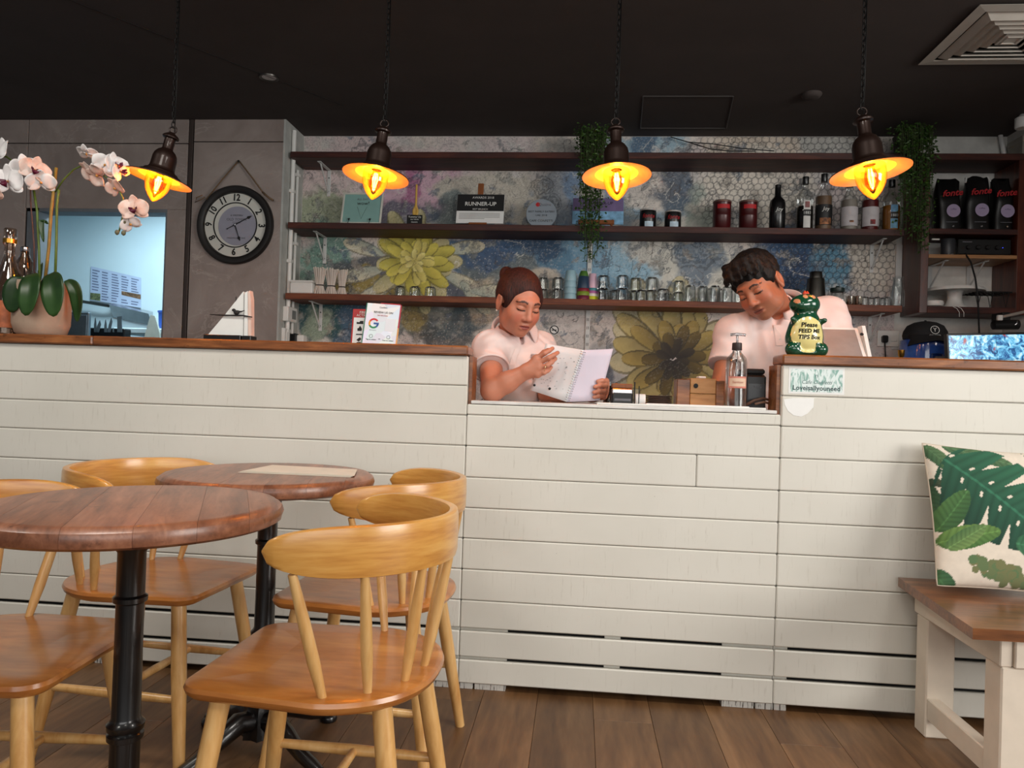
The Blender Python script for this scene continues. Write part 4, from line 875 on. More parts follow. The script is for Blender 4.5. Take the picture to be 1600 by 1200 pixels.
q = thing('review_sign', 'white review card in a clear stand on the bar top, multicoloured ring logo', 'sign', Ms.translation)
MB().box((0, 0, 0), (w_, .003, h_), .001, Ms).build('card', M_card, q)
for lo, hi, c_ in (((-.003, -.001, -.0), (.0, .004, h_), (30, 110, 84)), ((w_, -.001, h_*.45), (w_+.004, .004, h_), (176, 36, 60)), ((w_, -.001, 0), (w_+.004, .004, h_*.45), (206, 150, 80)), ((0, -.001, -.0), (w_*.5, .0042, .003), (60, 140, 120)), ((w_*.5, -.001, -.0), (w_, .0042, .003), (220, 160, 60)), ((w_*.4, -.001, h_), (w_, .004, h_+.003), (190, 50, 70))):
    MB().box(lo, hi, .0008, Ms).build('edge_band', pm('edge', c_, .35), q)
MB().box((.0, .004, 0), (w_, .05, .004), .001, Ms).build('foot', glass('acrylic'), q)
gx, gz, gr = w_*.27, h_*.52, w_*.155
def ringseg(a0, a1, col):
    m = MB(); n = 12; vs = []
    for i in range(n):
        a = a0+(a1-a0)*i/(n-1)
        for r_ in (gr, gr*.66): vs += [(gx+r_*math.cos(a), -.0008, gz+r_*math.sin(a))]
    m.add(vs, [(2*i, 2*i+1, 2*i+3, 2*i+2) for i in range(n-1)], Ms); m.build('logo', pm('logo_ink', col, .5, var=.02), q)
ringseg(R(35), R(150), (200, 44, 52)); ringseg(R(150), R(210), (222, 150, 40)); ringseg(R(210), R(310), (40, 130, 80)); ringseg(R(310), R(360), (44, 84, 150))
MB().box((gx, -.0010, gz-gr*.17), (gx+gr, -.0004, gz+gr*.17), 0, Ms).build('logo', pm('logo_blue', (44, 84, 150), .5), q)
def onsign(x, z, y=-.0008): return Ms @ Matrix.Translation((x, y, z)) @ frame((0, 0, 0), (1, 0, 0), (0, 0, 1))
lettering('REVIEW US ON', onsign(w_*.52, h_*.79), w_*.085, M_ink, q, .0002); lettering('Confetti', onsign(w_*.5, h_*.91), w_*.07, M_greyink, q, .0002); lettering('TAP OR SCAN', onsign(w_*.5, h_*.715), w_*.05, M_redink, q, .0002)
lettering('Tap to review', onsign(w_*.25, h_*.135), w_*.055, M_ink, q, .0002); lettering('Scan to review', onsign(w_*.76, h_*.135), w_*.055, M_ink, q, .0002); lettering('G o o g l e', onsign(w_*.27, h_*.36), w_*.045, M_greyink, q, .0002); lettering('or', onsign(w_*.5, h_*.16), w_*.06, M_ink, q, .0002)
for x_ in (.24, .76): MB().tube([onsign(w_*x_+.006*math.cos(a), h_*.215+.006*math.sin(a)).translation for a in np.linspace(0, 2*PI, 13)[:-1]], .0005, 5, closed=True).build('icon', M_ink, q)
MB().box((w_*.62, -.0008, h_*.36), (w_*.92, -.0003, h_*.65), .0001, Ms).build('code_panel', pm('panel_pale', (222, 222, 228), .5, var=.02), q)
Mr, w2, h2 = leansign(547.5, 573, 482, 532, .105, R(8))
q = thing('fire_notice', 'red and white fire notice standing behind the review card', 'sign', Mr.translation)
MB().box((0, 0, 0), (w2*1.25, .003, h2), .001, Mr).build('board', pm('notice_red', (172, 34, 36), .4), q)
MB().box((.006, -.0008, .001), (w2*1.2, .0, h2*.76), 0, Mr).build('white_panel', M_whitepaper, q)
onr = lambda x, z: Mr @ Matrix.Translation((x, -.0014, z)) @ frame((0, 0, 0), (1, 0, 0), (0, 0, 1))
lettering('FIRE', onr(w2*.62, h2*.90), .013, M_whiteink, q, .0002); lettering('ACTION', onr(w2*.66, h2*.82), .0125, M_whiteink, q, .0002)
for z_, k in ((.62, 0), (.45, 1), (.29, 2), (.15, 3), (.04, 4)):
    c_ = onr(w2*.5, h2*z_)
    poly = [[(-.012, -.005), (.012, -.005), (.012, .006), (.0, .006), (-.002, .001), (-.012, .002)], [(-.007, -.008), (.007, -.008), (.009, -.001), (.001, .011), (-.003, .002), (-.008, .001)], [(-.012, -.002), (.012, -.002), (.010, .002), (-.010, .002)], [(-.008, -.002), (.0, -.008), (.009, .001), (.004, .008), (-.003, .003)], [(-.01, -.004), (.01, -.004), (.008, .005), (-.006, .004)]][k]
    MB().prism(poly, 0, .0004, 'z', c_).build('pictogram', M_ink, q)
# ================================================================ counter sticker and torn patch
a = at(1236, 576, -.001); b = at(1316, 614, -.001); zc = (a.z+b.z)/2; xc_ = (a.x+b.x)/2
q = thing('cafe_sticker', 'pale green cafe sticker on the counter board under the tip box', 'sticker', (xc_, -.0008, zc))
t = NT('sticker_foil'); n = t.noise(t.coord('Object', (14, 1, 5)), 3, 4, .6, 2); t.set(Base_Color=t.ramp(n, [(.42, lin((126, 166, 156))), (.52, lin((214, 226, 224)))]), Roughness=.25); M_foil = t.m
MB().box((a.x-.006, -.0008, b.z-.006), (b.x+.006, -.0002, a.z+.006)).build('backing', M_whitepaper, q)
MB().box((a.x, -.0012, b.z), (b.x, -.0008, a.z)).build('print', M_foil, q)
lettering('Loveisallyouneed', front((xc_, -.0014, b.z+.012)), .0215, pm('sticker_ink', (30, 62, 62), .5), q, .0002, bold=.0004, sx=1.0)
lettering('Cafe Confetti', front((xc_, -.0014, b.z+.031)), .017, pm('sticker_script', (70, 104, 100), .5), q, .0002, shear=.3)
lettering('n', front((xc_, -.0014, b.z+.052)), .02, pm('sticker_script2', (90, 120, 116), .5), q, .0002)
pts = [at(x, y, -.0006) for x, y in ((1225, 624), (1240, 622), (1272, 622), (1271, 636), (1262, 646), (1252, 651), (1240, 649), (1231, 642), (1226, 632))]
q = thing('torn_label', 'torn white label remnant on the counter board below the sticker', 'sticker', pts[0]); MB().prism([(p.x, p.z) for p in pts], -.0008, -.0001).build('paper', pm('label_remnant', (232, 232, 230), .5, var=.03), q)
# ================================================================ things on the wall shelves
M_glass = glass('clear_glass'); M_clear = glass('clear_acrylic', (225, 232, 236), .7, .08, .10)
S2, S3 = SZ[1], SZ[0]
def xat(px, py, Y): return at(px, py, Y).x
def wid(px0, px1, py, Y): return xat(px1, py, Y)-xat(px0, py, Y)
def lean_frame(px, py, Y, z, lean, spin=0): return Matrix.Translation((xat(px, py, Y), Y, z)) @ Matrix.Rotation(spin, 4, 'Z') @ Matrix.Rotation(-lean, 4, 'X')
def on(Mx, x, z, y=-.0008): return Mx @ Matrix.Translation((x, y, z)) @ frame((0, 0, 0), (1, 0, 0), (0, 0, 1))
# teal framed sign on a wire easel
Mf = lean_frame(531, 348, 1.86, S2+.012, R(14)); w_ = wid(531, 594, 330, 1.88); h_ = .205
q = thing('framed_sign', 'teal sign in a white frame on a wire easel, behind a pendant lamp', 'sign', Mf.translation-Vector((0, 0, .012)))
M_frame = pm('frame_white', (206, 206, 196), .5)
for lo, hi in (((0, 0, 0), (w_, .014, .011)), ((0, 0, h_-.011), (w_, .014, h_)), ((0, 0, .0112), (.011, .014, h_-.0112)), ((w_-.011, 0, .0112), (w_, .014, h_-.0112))): MB().box(lo, hi, .002, Mf).build('frame_bar', M_frame, q)
MB().box((.0112, .005, .0112), (w_-.0112, .010, h_-.0112), 0, Mf).build('panel', pm('teal_board', (132, 172, 166), .6, var=.04), q)
lettering('wow!', on(Mf, w_*.52, h_*.66, .0045), .034, M_ink, q, .0003); lettering('ALL DAY', on(Mf, w_*.5, h_*.79, .0045), .018, M_greyink, q, .0003)
MB().tube([on(Mf, w_*.38, h_*.55, .0045).translation, on(Mf, w_*.5, h_*.16, .0045).translation, on(Mf, w_*.62, h_*.55, .0045).translation], .0008, 5).build('printed_cone', M_ink, q)
for x_ in (.22, .74):
    b_ = on(Mf, w_*x_, 0, -.012).translation
    MB().tube([(b_.x, b_.y-.004, S2), (b_.x, b_.y-.006, S2+.012), on(Mf, w_*x_, .024, -.006).translation], .0018, 6).tube([(b_.x, b_.y-.004, S2+.002), (b_.x, b_.y+.07, S2+.002)], .0018, 6).build('easel_foot', M_ink, q, True)
    st = [(math.cos(a)*(.009 if i % 2 == 0 else .004), math.sin(a)*(.009 if i % 2 == 0 else .004)) for i, a in enumerate(np.linspace(PI/2, PI/2+2*PI, 11)[:-1])]
    MB().prism(st, 0, .002, 'z', on(Mf, w_*x_, .026, -.006)).build('star', M_ink, q)
# small blackboard with wooden spoon
Mb = lean_frame(635, 352, 1.87, S2, R(8)); w_ = wid(635, 659, 342, 1.88)
q = thing('price_board', 'small black price board with lettering beside the teal sign', 'sign', Mb.translation); MB().box((0, 0, 0), (w_, .004, .073), .001, Mb).build('board', M_blackmatte, q)
lettering('Yummy Up', on(Mb, w_/2, .060), .017, M_whiteink, q, .0003); lettering('our hands', on(Mb, w_/2, .045), .0125, M_whiteink, q, .0003); lettering('dessert', on(Mb, w_/2, .028), .013, M_whiteink, q, .0003); lettering('menu', on(Mb, w_/2, .012), .013, M_whiteink, q, .0003)
MB().box((.01, .004, 0), (w_-.01, .03, .004), .001, Mb).build('foot', M_blackmatte, q)
x_ = xat(650, 320, 1.90); q = thing('wooden_spoon', 'yellow wooden spoon standing behind the small price board', 'spoon', (x_, 1.90, S2))
s = SDF((x_-.03, 1.88, S2-.005), (x_+.03, 1.92, S2+.27), .0022); s.cap((x_, 1.90, S2+.005), (x_, 1.90, S2+.255), .0065, .0065).ell((x_-.002, 1.899, S2+.095), (.019, .006, .033), .012).ell((x_-.002, 1.891, S2+.097), (.013, .006, .024), .004, True)
np_mesh('bowl_and_handle', *s.mesh(), pm('spoon_wood', (206, 164, 74), .5), q)
# runner-up plaque on a wooden easel
Mp = lean_frame(712, 346, 1.86, S2+.022, R(12)); w_ = wid(712, 786, 330, 1.88); h_ = .185
M_easel = wood('easel_pine', [(110, 60, 30), (150, 90, 48)], (8, 8, 2), .5, vary=.1)
q = thing('award_plaque', 'black and white runner-up plaque on a small wooden easel', 'plaque', Mp.translation-Vector((0, 0, .022)))
MB().box((0, 0, 0), (w_, .006, h_), .001, Mp).build('plaque', M_whitepaper, q); MB().box((.001, -.0006, h_*.42), (w_-.001, .0002, h_-.001), 0, Mp).build('black_field', M_blackmatte, q)
lettering('RUNNER-UP', on(Mp, w_/2, h_*.66, -.001), .034, M_whiteink, q, .0003, bold=.0006); lettering('BEST BRUNCH', on(Mp, w_/2, h_*.48, -.001), .014, M_whiteink, q, .0003); lettering('AWARDS 2018', on(Mp, w_*.55, h_*.88, -.001), .020, M_whiteink, q, .0003)
m = MB()
for i in range(5): m.box((w_*.06, -.0008, h_*(.33-.045*i)), (w_*(.92 if i < 4 else .6), -.0003, h_*(.33-.045*i)+.003), 0, Mp)
m.build('lettering', pm('small_print', (150, 150, 150), .7), q)['kind'] = 'stuff'
MB().box((w_*.42, .0065, -.02), (w_*.54, .016, h_+.075), .002, Mp).build('easel_post', M_easel, q); MB().box((w_*.28, -.014, -.012), (w_*.66, .006, -.0005), .002, Mp).build('easel_tray', M_easel, q)
a = Mp @ Vector((w_*.34, .0, -.012)); b = Mp @ Vector((w_*.6, 0, -.012)); c_ = Mp @ Vector((w_*.48, .016, h_*.6))
for e0, e1 in ((a, (a.x, a.y-.006, S2+.001)), (b, (b.x, b.y-.006, S2+.001)), (c_, (c_.x, YB-.03, S2+.004))): MB().tube([e0, e1], .005, 8).build('easel_leg', M_easel, q)
# round glass award
xc_ = xat(846, 332, 1.88); r_ = wid(822, 870, 332, 1.88)/2
q = thing('round_award', 'round frosted glass award disc on the middle shelf', 'award', (xc_, 1.88, S2)); Mr = Matrix.Translation((xc_, 1.88, S2+r_*.93)) @ Matrix.Rotation(R(-8), 4, 'X') @ frame((0, 0, 0), (1, 0, 0), (0, 0, 1))
MB().lathe([(r_-.002, -.008), (r_, -.006), (r_, .006), (r_-.002, .008)], (0, 0, 0), 48, Mr).build('disc', pm('frosted_glass', (138, 148, 158), .35, var=.05), q, 40)
MB().box((-.045, -.02, -r_*.93), (.045, .03, -r_*.86), .003, Matrix.Translation((xc_, 1.88, S2+r_*.93))).build('stand', pm('award_foot', (150, 158, 166), .3), q)
lt = lambda x, y: Mr @ Matrix.Translation((x, y, .0086))
for tx, y_, sz in (('BEST FAMILY EATERY', .012, .0165), ('UAE 2018', -.010, .0165), ('CAFE CONFETTI', -.044, .019)): lettering(tx, lt(0, y_), sz, M_ink, q, .0003)
lettering('Qusine', lt(.018, .056), .026, M_greyink, q, .0003); MB().lathe([(.001, 0), (.013, 0)], (0, 0, 0), 20, lt(-.022, .056), cap1=False).build('red_mark', M_redink, q)
# picture card on easel behind the plant
Mk = lean_frame(894, 346, 1.885, S2+.03, R(12)); w_ = wid(894, 974, 330, 1.89); h_ = .165
q = thing('picture_card', 'blue and purple picture card on a wooden easel behind the trailing plant', 'picture', Mk.translation-Vector((0, 0, .03)))
MB().box((0, 0, 0), (w_, .004, h_), .001, Mk).build('card', pm('card_blue', (120, 166, 200), .6, var=.4, scale=24), q); MB().box((.001, -.0006, h_*.5), (w_-.001, .0, h_-.001), 0, Mk).build('purple_field', pm('card_purple', (112, 96, 136), .6, var=.2), q)
lettering('RUNNER-UP', on(Mk, w_*.55, h_*.80, -.001), .026, M_ink, q, .0003); MB().box((w_*.12, -.016, -.004), (w_*.82, -.001, .022), .002, Mk).build('easel_tray', M_easel, q)
for x_ in (.2, .75): e = Mk @ Vector((w_*x_, -.006, 0)); MB().tube([e, (e.x+(.02 if x_ > .5 else -.02), e.y-.008, S2)], .006, 8).build('easel_leg', M_easel, q)
# jars and cans
def band(m, c, r, z0, z1, a0, a1, n=10):
    vs = []
    for i in range(n+1):
        a = a0+(a1-a0)*i/n; vs += [(c[0]+r*math.cos(a), c[1]+r*math.sin(a), c[2]+z0), (c[0]+r*math.cos(a), c[1]+r*math.sin(a), c[2]+z1)]
    return m.add(vs, [(2*i, 2*i+2, 2*i+3, 2*i+1) for i in range(n)])
def curved_text(txt, c, r, z, size, mat, q, mid=-PI/2, shear=0., sx=1.0):
    o_ = lettering(txt, Matrix.Identity(4), size, mat, q, .0002, shear=shear, local=True, sx=sx); o0 = org(q)
    for v in o_.data.vertices:
        x, y, d = v.co; a = mid+x/r; v.co = Vector((c[0]+(r+d)*math.cos(a), c[1]+(r+d)*math.sin(a), c[2]+z+y))-o0
    return o_
M_jarblack = pm('jar_black', (18, 17, 18), .3); M_lbl = pm('label_blue_white', (186, 206, 220), .6, var=.2, scale=40)
for i, (px0, px1, py) in enumerate(((999, 1025, 324), (1038, 1064, 326))):
    r_ = wid(px0, px1, 340, 1.89)/2; c_ = (xat((px0+px1)/2, 352, 1.89), 1.89, S2); hh = .108-.008*i
    q = thing('coffee_jar', ['larger black coffee jar with red script on the middle shelf', 'smaller black coffee jar with red script on the middle shelf'][i], 'jar', c_, 'black coffee jars')
    MB().lathe([(r_*.92, 0), (r_, .005), (r_, hh-.006), (r_*.96, hh)], c_, 28).build('body', M_jarblack, q, 40); MB().lathe([(r_*.97, hh), (r_*.99, hh+.002), (r_*.99, hh+.008), (r_*.9, hh+.010)], c_, 28).build('lid', pm('jar_lid', (176, 172, 168), .4), q, 40)
    curved_text('fonte', c_, r_+.0004, hh*.68, .036, M_redink, q, shear=.25); band(MB(), c_, r_+.0004, .012, .042, -PI*.5-.45, -PI*.5+.6).build('label', M_lbl, q, True)
M_canred = pm('can_dark_red', (66, 14, 16), .3, .1)
for i, px in enumerate((1127.5, 1168.5)):
    r_ = wid(1113, 1142, 340, 1.89)/2; c_ = (xat(px, 352, 1.89), 1.89, S2); hh = .168
    q = thing('cocoa_tin', ['dark red cocoa tin next to the coffee jars', 'dark red cocoa tin next to the black syrup bottle'][i], 'tin', c_, 'dark red cocoa tins')
    MB().lathe([(r_*.97, 0), (r_, .004), (r_, .006), (r_*.97, .010), (r_*.97, hh*.48), (r_*.985, hh*.5), (r_*.97, hh*.52), (r_*.97, hh-.012), (r_, hh-.008)], c_, 32).build('body', M_canred, q, 40)
    MB().lathe([(r_*1.01, hh-.008), (r_*1.01, hh), (r_*.96, hh+.003)], c_, 32).build('lid', pm('tin_lid', (120, 96, 88), .4, .5), q, 40); band(MB(), c_, r_*.975, hh*.72, hh*.86, -PI*.5-.7, -PI*.5+.8).build('emblem', M_redink, q, True)
# bottles
def bottle(label, px, H, w, glassmat, capm, prof, capz, fill=None, lab=(), txt=(), Y=1.89, grp='syrup bottles on the middle shelf'):
    c_ = (xat(px, 352, Y), Y, S2); r_ = w/2; q = thing('syrup_bottle', label, 'bottle', c_, grp)
    MB().lathe([(r_*a, H*b) for a, b in prof], c_, 28, cap1=False).build('glass_body', glassmat, q, 60)
    MB().lathe([(r_*.36, H*capz), (r_*.38, H*capz+.002), (r_*.38, H*.995), (r_*.3, H)], c_, 20).build('cap', capm, q, 40)
    if fill: MB().lathe([(r_*.5, .006), (r_*.93, .010), (r_*.93, H*fill[0])], c_, 24).build('syrup', fill[1], q, 50)
    for z0, z1, hw, mt in lab: band(MB(), c_, r_*1.012, H*z0, H*z1, -PI/2-hw, -PI/2+hw, 16).build('label', mt, q, True)
    for tx, z, sz, mt, sh in txt: curved_text(tx, c_, r_*1.02, H*z, sz, mt, q, shear=sh)
    return q
tall = [(.9, 0), (1, .02), (1, .56), (.93, .63), (.62, .70), (.42, .77), (.36, .86), (.36, .94)]
M_blk = pm('bottle_black', (14, 14, 15), .25); M_lblk = pm('label_black', (16, 16, 17), .5); M_lw = pm('label_white', (212, 210, 206), .6); M_lp = pm('label_pale', (190, 184, 186), .6, var=.1, scale=30)
M_fruit = pm('label_fruit', (150, 96, 58), .6, var=.9, scale=40); M_redfruit = pm('label_red_fruit', (120, 30, 30), .6, var=.8, scale=60)
bottle('opaque black syrup bottle with white script on the middle shelf', 1214, .268, .088, M_blk, M_blk, [(.9, 0), (1, .02), (1, .58), (.9, .66), (.55, .72), (.40, .76), (.38, .94)], .80, None, (), (('Joy', .44, .030, M_whiteink, .3),))
bottle('slim clear syrup bottle with narrow red fruit label and black cap', 1257, .315, .092, M_glass, M_blk, [(.9, 0), (1, .02), (1, .62), (.9, .68), (.55, .74), (.38, .78), (.34, .9)], .86, (.45, glass('syrup_clear', (150, 140, 134), .3)), ((.05, .26, .42, M_lw), (.265, .37, .42, M_lblk), (.375, .54, .42, M_lw), (.41, .52, .28, M_redfruit)), (('1883', .315, .022, M_whiteink, 0),))
bottle('tall syrup bottle with black nut label and white script', 1286, .332, .092, M_glass, M_blk, tall, .86, (.60, pm('syrup_brown', (120, 92, 70), .3)), ((.10, .45, 1.3, M_lblk), (.11, .22, .7, M_fruit)), (('Joy', .37, .030, M_whiteink, .3),))
bottle('syrup bottle with a plain pale label, under the lamp', 1326, .30, .092, M_glass, M_blk, tall, .86, (.6, pm('syrup_pale', (150, 140, 130), .3)), ((.10, .46, 1.35, M_lp), (.16, .20, .25, M_fruit)))
bottle('syrup bottle with a pale label and red berries, under the lamp', 1359, .30, .092, M_glass, M_blk, tall, .86, (.6, pm('syrup_red', (96, 24, 24), .3)), ((.10, .46, 1.35, M_lp), (.13, .22, .3, M_redfruit)))
bottle('square amber syrup bottle with a blue label beside the cabinet', 1392, .30, .094, M_glass, M_blk, [(.9, 0), (1, .02), (1, .62), (.9, .68), (.55, .74), (.38, .78), (.34, .9)], .86, (.5, pm('syrup_amber', (150, 96, 30), .25)), ((.06, .24, .42, pm('label_blue', (120, 170, 200), .6, var=.3, scale=40)), (.245, .36, .42, M_lblk), (.365, .5, .42, pm('label_blue2', (110, 160, 196), .6, var=.3, scale=40))), (('1883', .30, .022, M_whiteink, 0),))
# ---------------------------------------------------------------- lowest shelf
a = at(447, 461, 1.80); b = at(488, 440, 1.80)
q = thing('plastic_box', 'white plastic lidded box at the end of the lowest shelf', 'box', (a.x+.05, 1.86, S3)); MB().box((a.x+.02, 1.80, S3), (b.x, 1.93, S3+.066), .006).build('body', M_white, q); MB().box((a.x+.018, 1.798, S3+.066), (b.x+.002, 1.932, S3+.078), .004).build('lid', M_white, q)
M_straw = pm('paper_straw', (218, 208, 198), .8, var=.06)
for i, (px, w_) in enumerate(((499, .042), (517, .042), (534, .036))):
    c_ = Vector((xat(px, 460, 1.84+.03*i), 1.84+.03*i, S3)); q = thing('straw_bundle', ['bundle of white paper straws beside the plastic box', 'middle bundle of white paper straws tied at the waist', 'bundle of white paper straws nearest the teal sign side'][i], 'straws', c_, 'straw bundles')
    m = MB()
    for k in range(26):
        a = k*2.4; r_ = w_*math.sqrt(k/26); t0 = Vector((r_*math.cos(a), r_*.6*math.sin(a), 0)); m.tube([c_+t0*.95, c_+t0*.45+Vector((0, 0, .055)), c_+t0*.95+Vector((0, 0, .15+.015*random.random()))], .0036, 5)
    o = m.build('straws', M_straw, q); o['kind'] = 'stuff'
    MB().tube([c_+Vector((w_*.52*math.cos(a), w_*.36*math.sin(a), .056)) for a in np.linspace(0, 2*PI, 17)[:-1]], .003, 6, closed=True).build('band', M_ink, q, True)
GL = 'upside-down clear glass on the lowest shelf behind the two people'
def proto_glass(name, r0, r1, h, handle=False, ribs=0):
    q = thing(name, GL, 'glass', (0, 0, 0), 'clear glasses on the lowest shelf')
    MB().lathe([(r1, 0), (r1*.99, .004), (r0*1.02, h*.9), (r0*.95, h*.97), (r0*.7, h), (r0*.66, h-.008), (r0*.9, h*.9), (r1*.92, .003)], (0, 0, 0), 20, cap0=False, cap1=False, wob=(lambda t, i: 1+.02*math.cos(ribs*t)) if ribs else None).build('body', M_glass, q, 50, local=True)
    MB().lathe([(r0*.3, h-.004), (r0*.72, h-.001), (r0*.72, h+.002), (r0*.3, h+.003)], (0, 0, 0), 20).build('thick_base', glass('glass_base', (150, 156, 158), 1.0, .03, .12), q, 50, local=True)
    if handle: MB().tube([(r1*.95, 0, h*.25), (r1+.022, 0, h*.28), (r1+.028, 0, h*.5), (r1+.02, 0, h*.75), (r0*.98, 0, h*.8)], .0045, 8).build('handle', M_glass, q, True, local=True)
    return q
G = [proto_glass('tumbler', .033, .036, .062, ribs=8), proto_glass('glass_mug', .036, .039, .070, True), proto_glass('tall_glass', .030, .034, .095, ribs=10)]
used = [False]*3
def put_glass(k, px, Y, z, rz=0.0):
    o = G[k] if not used[k] else copy_tree(G[k]); used[k] = True
    o.location = (xat(px, 468, Y), Y, z); o.rotation_euler.z = rz; return o
ORD = ['first', 'second', 'third', 'fourth', 'fifth', 'sixth', 'seventh', 'eighth', 'ninth', 'tenth']; cnt = {}
for k, px, Y, n, rz in ((0, 848, 1.88, 2, 0), (0, 871, 1.86, 2, 1), (1, 942, 1.86, 2, 0), (0, 938, 1.97, 2, 0), (1, 962, 1.93, 1, .6), (1, 972, 1.84, 2, .2), (1, 992, 1.93, 2, -.3), (0, 1002, 1.84, 1, 0), (1, 1018, 1.90, 2, .4), (1, 1036, 1.84, 1, 0), (0, 1043, 1.96, 1, 0), (0, 1060, 1.90, 2, 0), (2, 1078, 1.86, 1, 0), (2, 1098, 1.88, 1, 0), (2, 1117, 1.85, 1, 0), (2, 1110, 1.96, 1, 0), (2, 1136, 1.87, 1, 0), (2, 1155, 1.88, 1, 0), (2, 1128, 1.97, 1, 0), (0, 625, 1.88, 1, 0), (0, 648, 1.88, 1, 0), (0, 672, 1.88, 1, 0), (2, 1243, 1.94, 1, 0)):
    z = S3
    zone = 'below the yellow flower' if px < 700 else 'between the woman and the pale blue cups' if px < 880 else 'behind the man' if px > 1200 else 'between the pastel cups and the man'
    key = (zone, k); cnt[key] = cnt.get(key, 0)+1
    for j in range(n):
        o = put_glass(k, px, Y, z, rz+j); o['label'] = ('upper' if j else 'lower' if n == 2 else 'single')+' upside-down '+('ribbed tumbler', 'glass mug', 'tall glass')[k]+' '+zone+', '+ORD[min(cnt[key]-1, 9)]+' of its kind'
        z += (.0655, .0735, .0985)[k]
for i_, (px, Y) in enumerate(((1352, 1.85), (1361, 1.88), (1370, 1.85), (1379, 1.88), (1386, 1.85))):
    o = copy_tree(G[0]); o.scale = (.55, .55, .8); o.location = (xat(px, 475, Y), Y, S3); o.name = 'shot_glass'; o['label'] = 'tiny clear shot glass, %s in the row from the steel cups' % ORD[i_]; o['group'] = 'shot glasses'
# nested cups
def cup(label, px, Y, z, r0, r1, h, mat, grp):
    c_ = (xat(px, 468, Y), Y, z); q = thing('cup', label, 'cup', c_, grp); MB().lathe([(r1, 0), (r1*.985, .006), (r0, h-.003), (r0*.93, h), (r0*.3, h), (r0*.3, h-.004), (r0*.9, h-.006), (r1*.93, .002)], c_, 28, cap0=False).build('body', mat, q, 50)
cb = [pm('cup_'+n_, c_, .4) for n_, c_ in (('blue', (150, 184, 196)), ('navy', (38, 60, 84)), ('red', (126, 30, 46)), ('green', (120, 140, 40)), ('maroon', (104, 24, 52)), ('leaf', (70, 110, 44)), ('pink', (212, 178, 196)), ('teal', (70, 132, 140)), ('mauve', (168, 96, 150)), ('cream', (222, 214, 204)), ('lime', (196, 200, 40)))]
nb = ['bottom', 'second', 'third', 'fourth', 'top']
for i in range(4): cup('pale blue cup, %s of the pale blue stack' % (nb[i] if i < 3 else 'top'), 890.5, 1.85, S3+.036*i, .028, .037-.001*i, .062, cb[0], 'pale blue cup stack')
for i, (k, dz) in enumerate(((4, 0), (3, .026), (2, .050), (1, .068), (5, .135))): cup(('maroon', 'olive green', 'dark red', 'tall navy', 'leaf green')[i]+' cup in the dark stack beside the pale blue cups', 911, 1.86, S3+dz, (.036, .035, .034, .030, .020)[i], (.039, .038, .037, .036, .029)[i], (.03, .028, .022, .072, .035)[i], cb[k], 'dark coloured cup stack')
for i, (k, dz) in enumerate(((10, 0), (9, .026), (8, .042), (7, .058), (6, .074))): cup(('lime yellow', 'cream', 'mauve', 'teal', 'tall pink')[i]+' cup in the stack against the white upright', 925, 1.88, S3+dz, (.030, .029, .028, .027, .022)[i], (.033, .032, .031, .030, .029)[i], (.03, .02, .02, .02, .085)[i], cb[k], 'pastel cup stack')
# shaker, lidded jar, steel cups, carafe
c_ = (xat(1274, 468, 1.86), 1.86, S3); q = thing('cocktail_shaker', 'dark steel cocktail shaker tin on the lowest shelf behind the man', 'shaker', c_)
MB().lathe([(.058, 0), (.056, .01), (.046, .145), (.044, .15)], c_, 32).build('tin', M_steel, q, 40); MB().lathe([(.036, .15), (.033, .185), (.031, .188)], c_, 28).build('inner_tin', M_steel, q, 40)
c_ = (xat(1308, 470, 1.87), 1.87, S3); q = thing('lidded_jar', 'glass jar with a dark lid beside the cocktail shaker', 'jar', c_); MB().lathe([(.034, 0), (.036, .004), (.036, .075), (.030, .084)], c_, 24, cap1=False).build('body', M_glass, q, 50); MB().lathe([(.037, .078), (.038, .08), (.038, .10), (.012, .104), (.008, .112)], c_, 24).build('lid', pm('lid_dark_green', (24, 44, 40), .4), q, 40)
for i, px in enumerate((1328, 1341)):
    c_ = (xat(px, 472, 1.84), 1.84, S3); q = thing('steel_cup', ['shiny steel cup on the lowest shelf, nearer the lidded jar', 'shiny steel cup on the lowest shelf, nearer the shot glasses'][i], 'cup', c_, 'steel cups'); MB().lathe([(.019, 0), (.021, .004), (.021, .048), (.022, .052), (.020, .052), (.019, .006)], c_, 24, cap1=False).build('body', pm('polished_steel', (210, 200, 186), .12, 1.0), q, 40)
c_ = (xat(1402, 474, 1.85), 1.85, S3); q = thing('carafe', 'tall clear glass carafe at the cabinet end of the lowest shelf', 'carafe', c_); MB().lathe([(.034, 0), (.038, .006), (.037, .07), (.026, .13), (.024, .145), (.030, .168), (.028, .168), (.022, .146), (.034, .07), (.034, .008)], c_, 28, cap1=False).build('body', M_glass, q, 50)
# round sticker on the wall, switches in the corner
p = at(866, 515.5, YB-.003); q = thing('no_smoking_sticker', 'round no smoking sticker on the wallpaper beside the woman', 'sticker', p)
Mn = front((p.x, p.y, p.z)); MB().lathe([(.001, 0), (.030, 0)], (0, 0, 0), 28, Mn, cap1=False).build('disc', M_whitepaper, q); MB().lathe([(.022, .0004), (.028, .0004), (.028, .0009), (.022, .0009)], (0, 0, 0), 28, Mn, cap0=False, cap1=False).build('ring', M_ink, q)
MB().box((-.024, -.0025, .0004), (.024, .0025, .001), 0, Mn @ Matrix.Rotation(R(-40), 4, 'Z')).build('bar', M_ink, q); MB().box((-.016, -.004, .0003), (.014, .002, .0007), 0, Mn).build('cigarette', M_ink, q)
q = thing('thermostat', 'white wall thermostat box in the corner below the lowest shelf', 'thermostat', (XL, 1.86, 1.40)); z0 = at(456, 503, 1.86).z; z1 = at(456, 480, 1.86).z
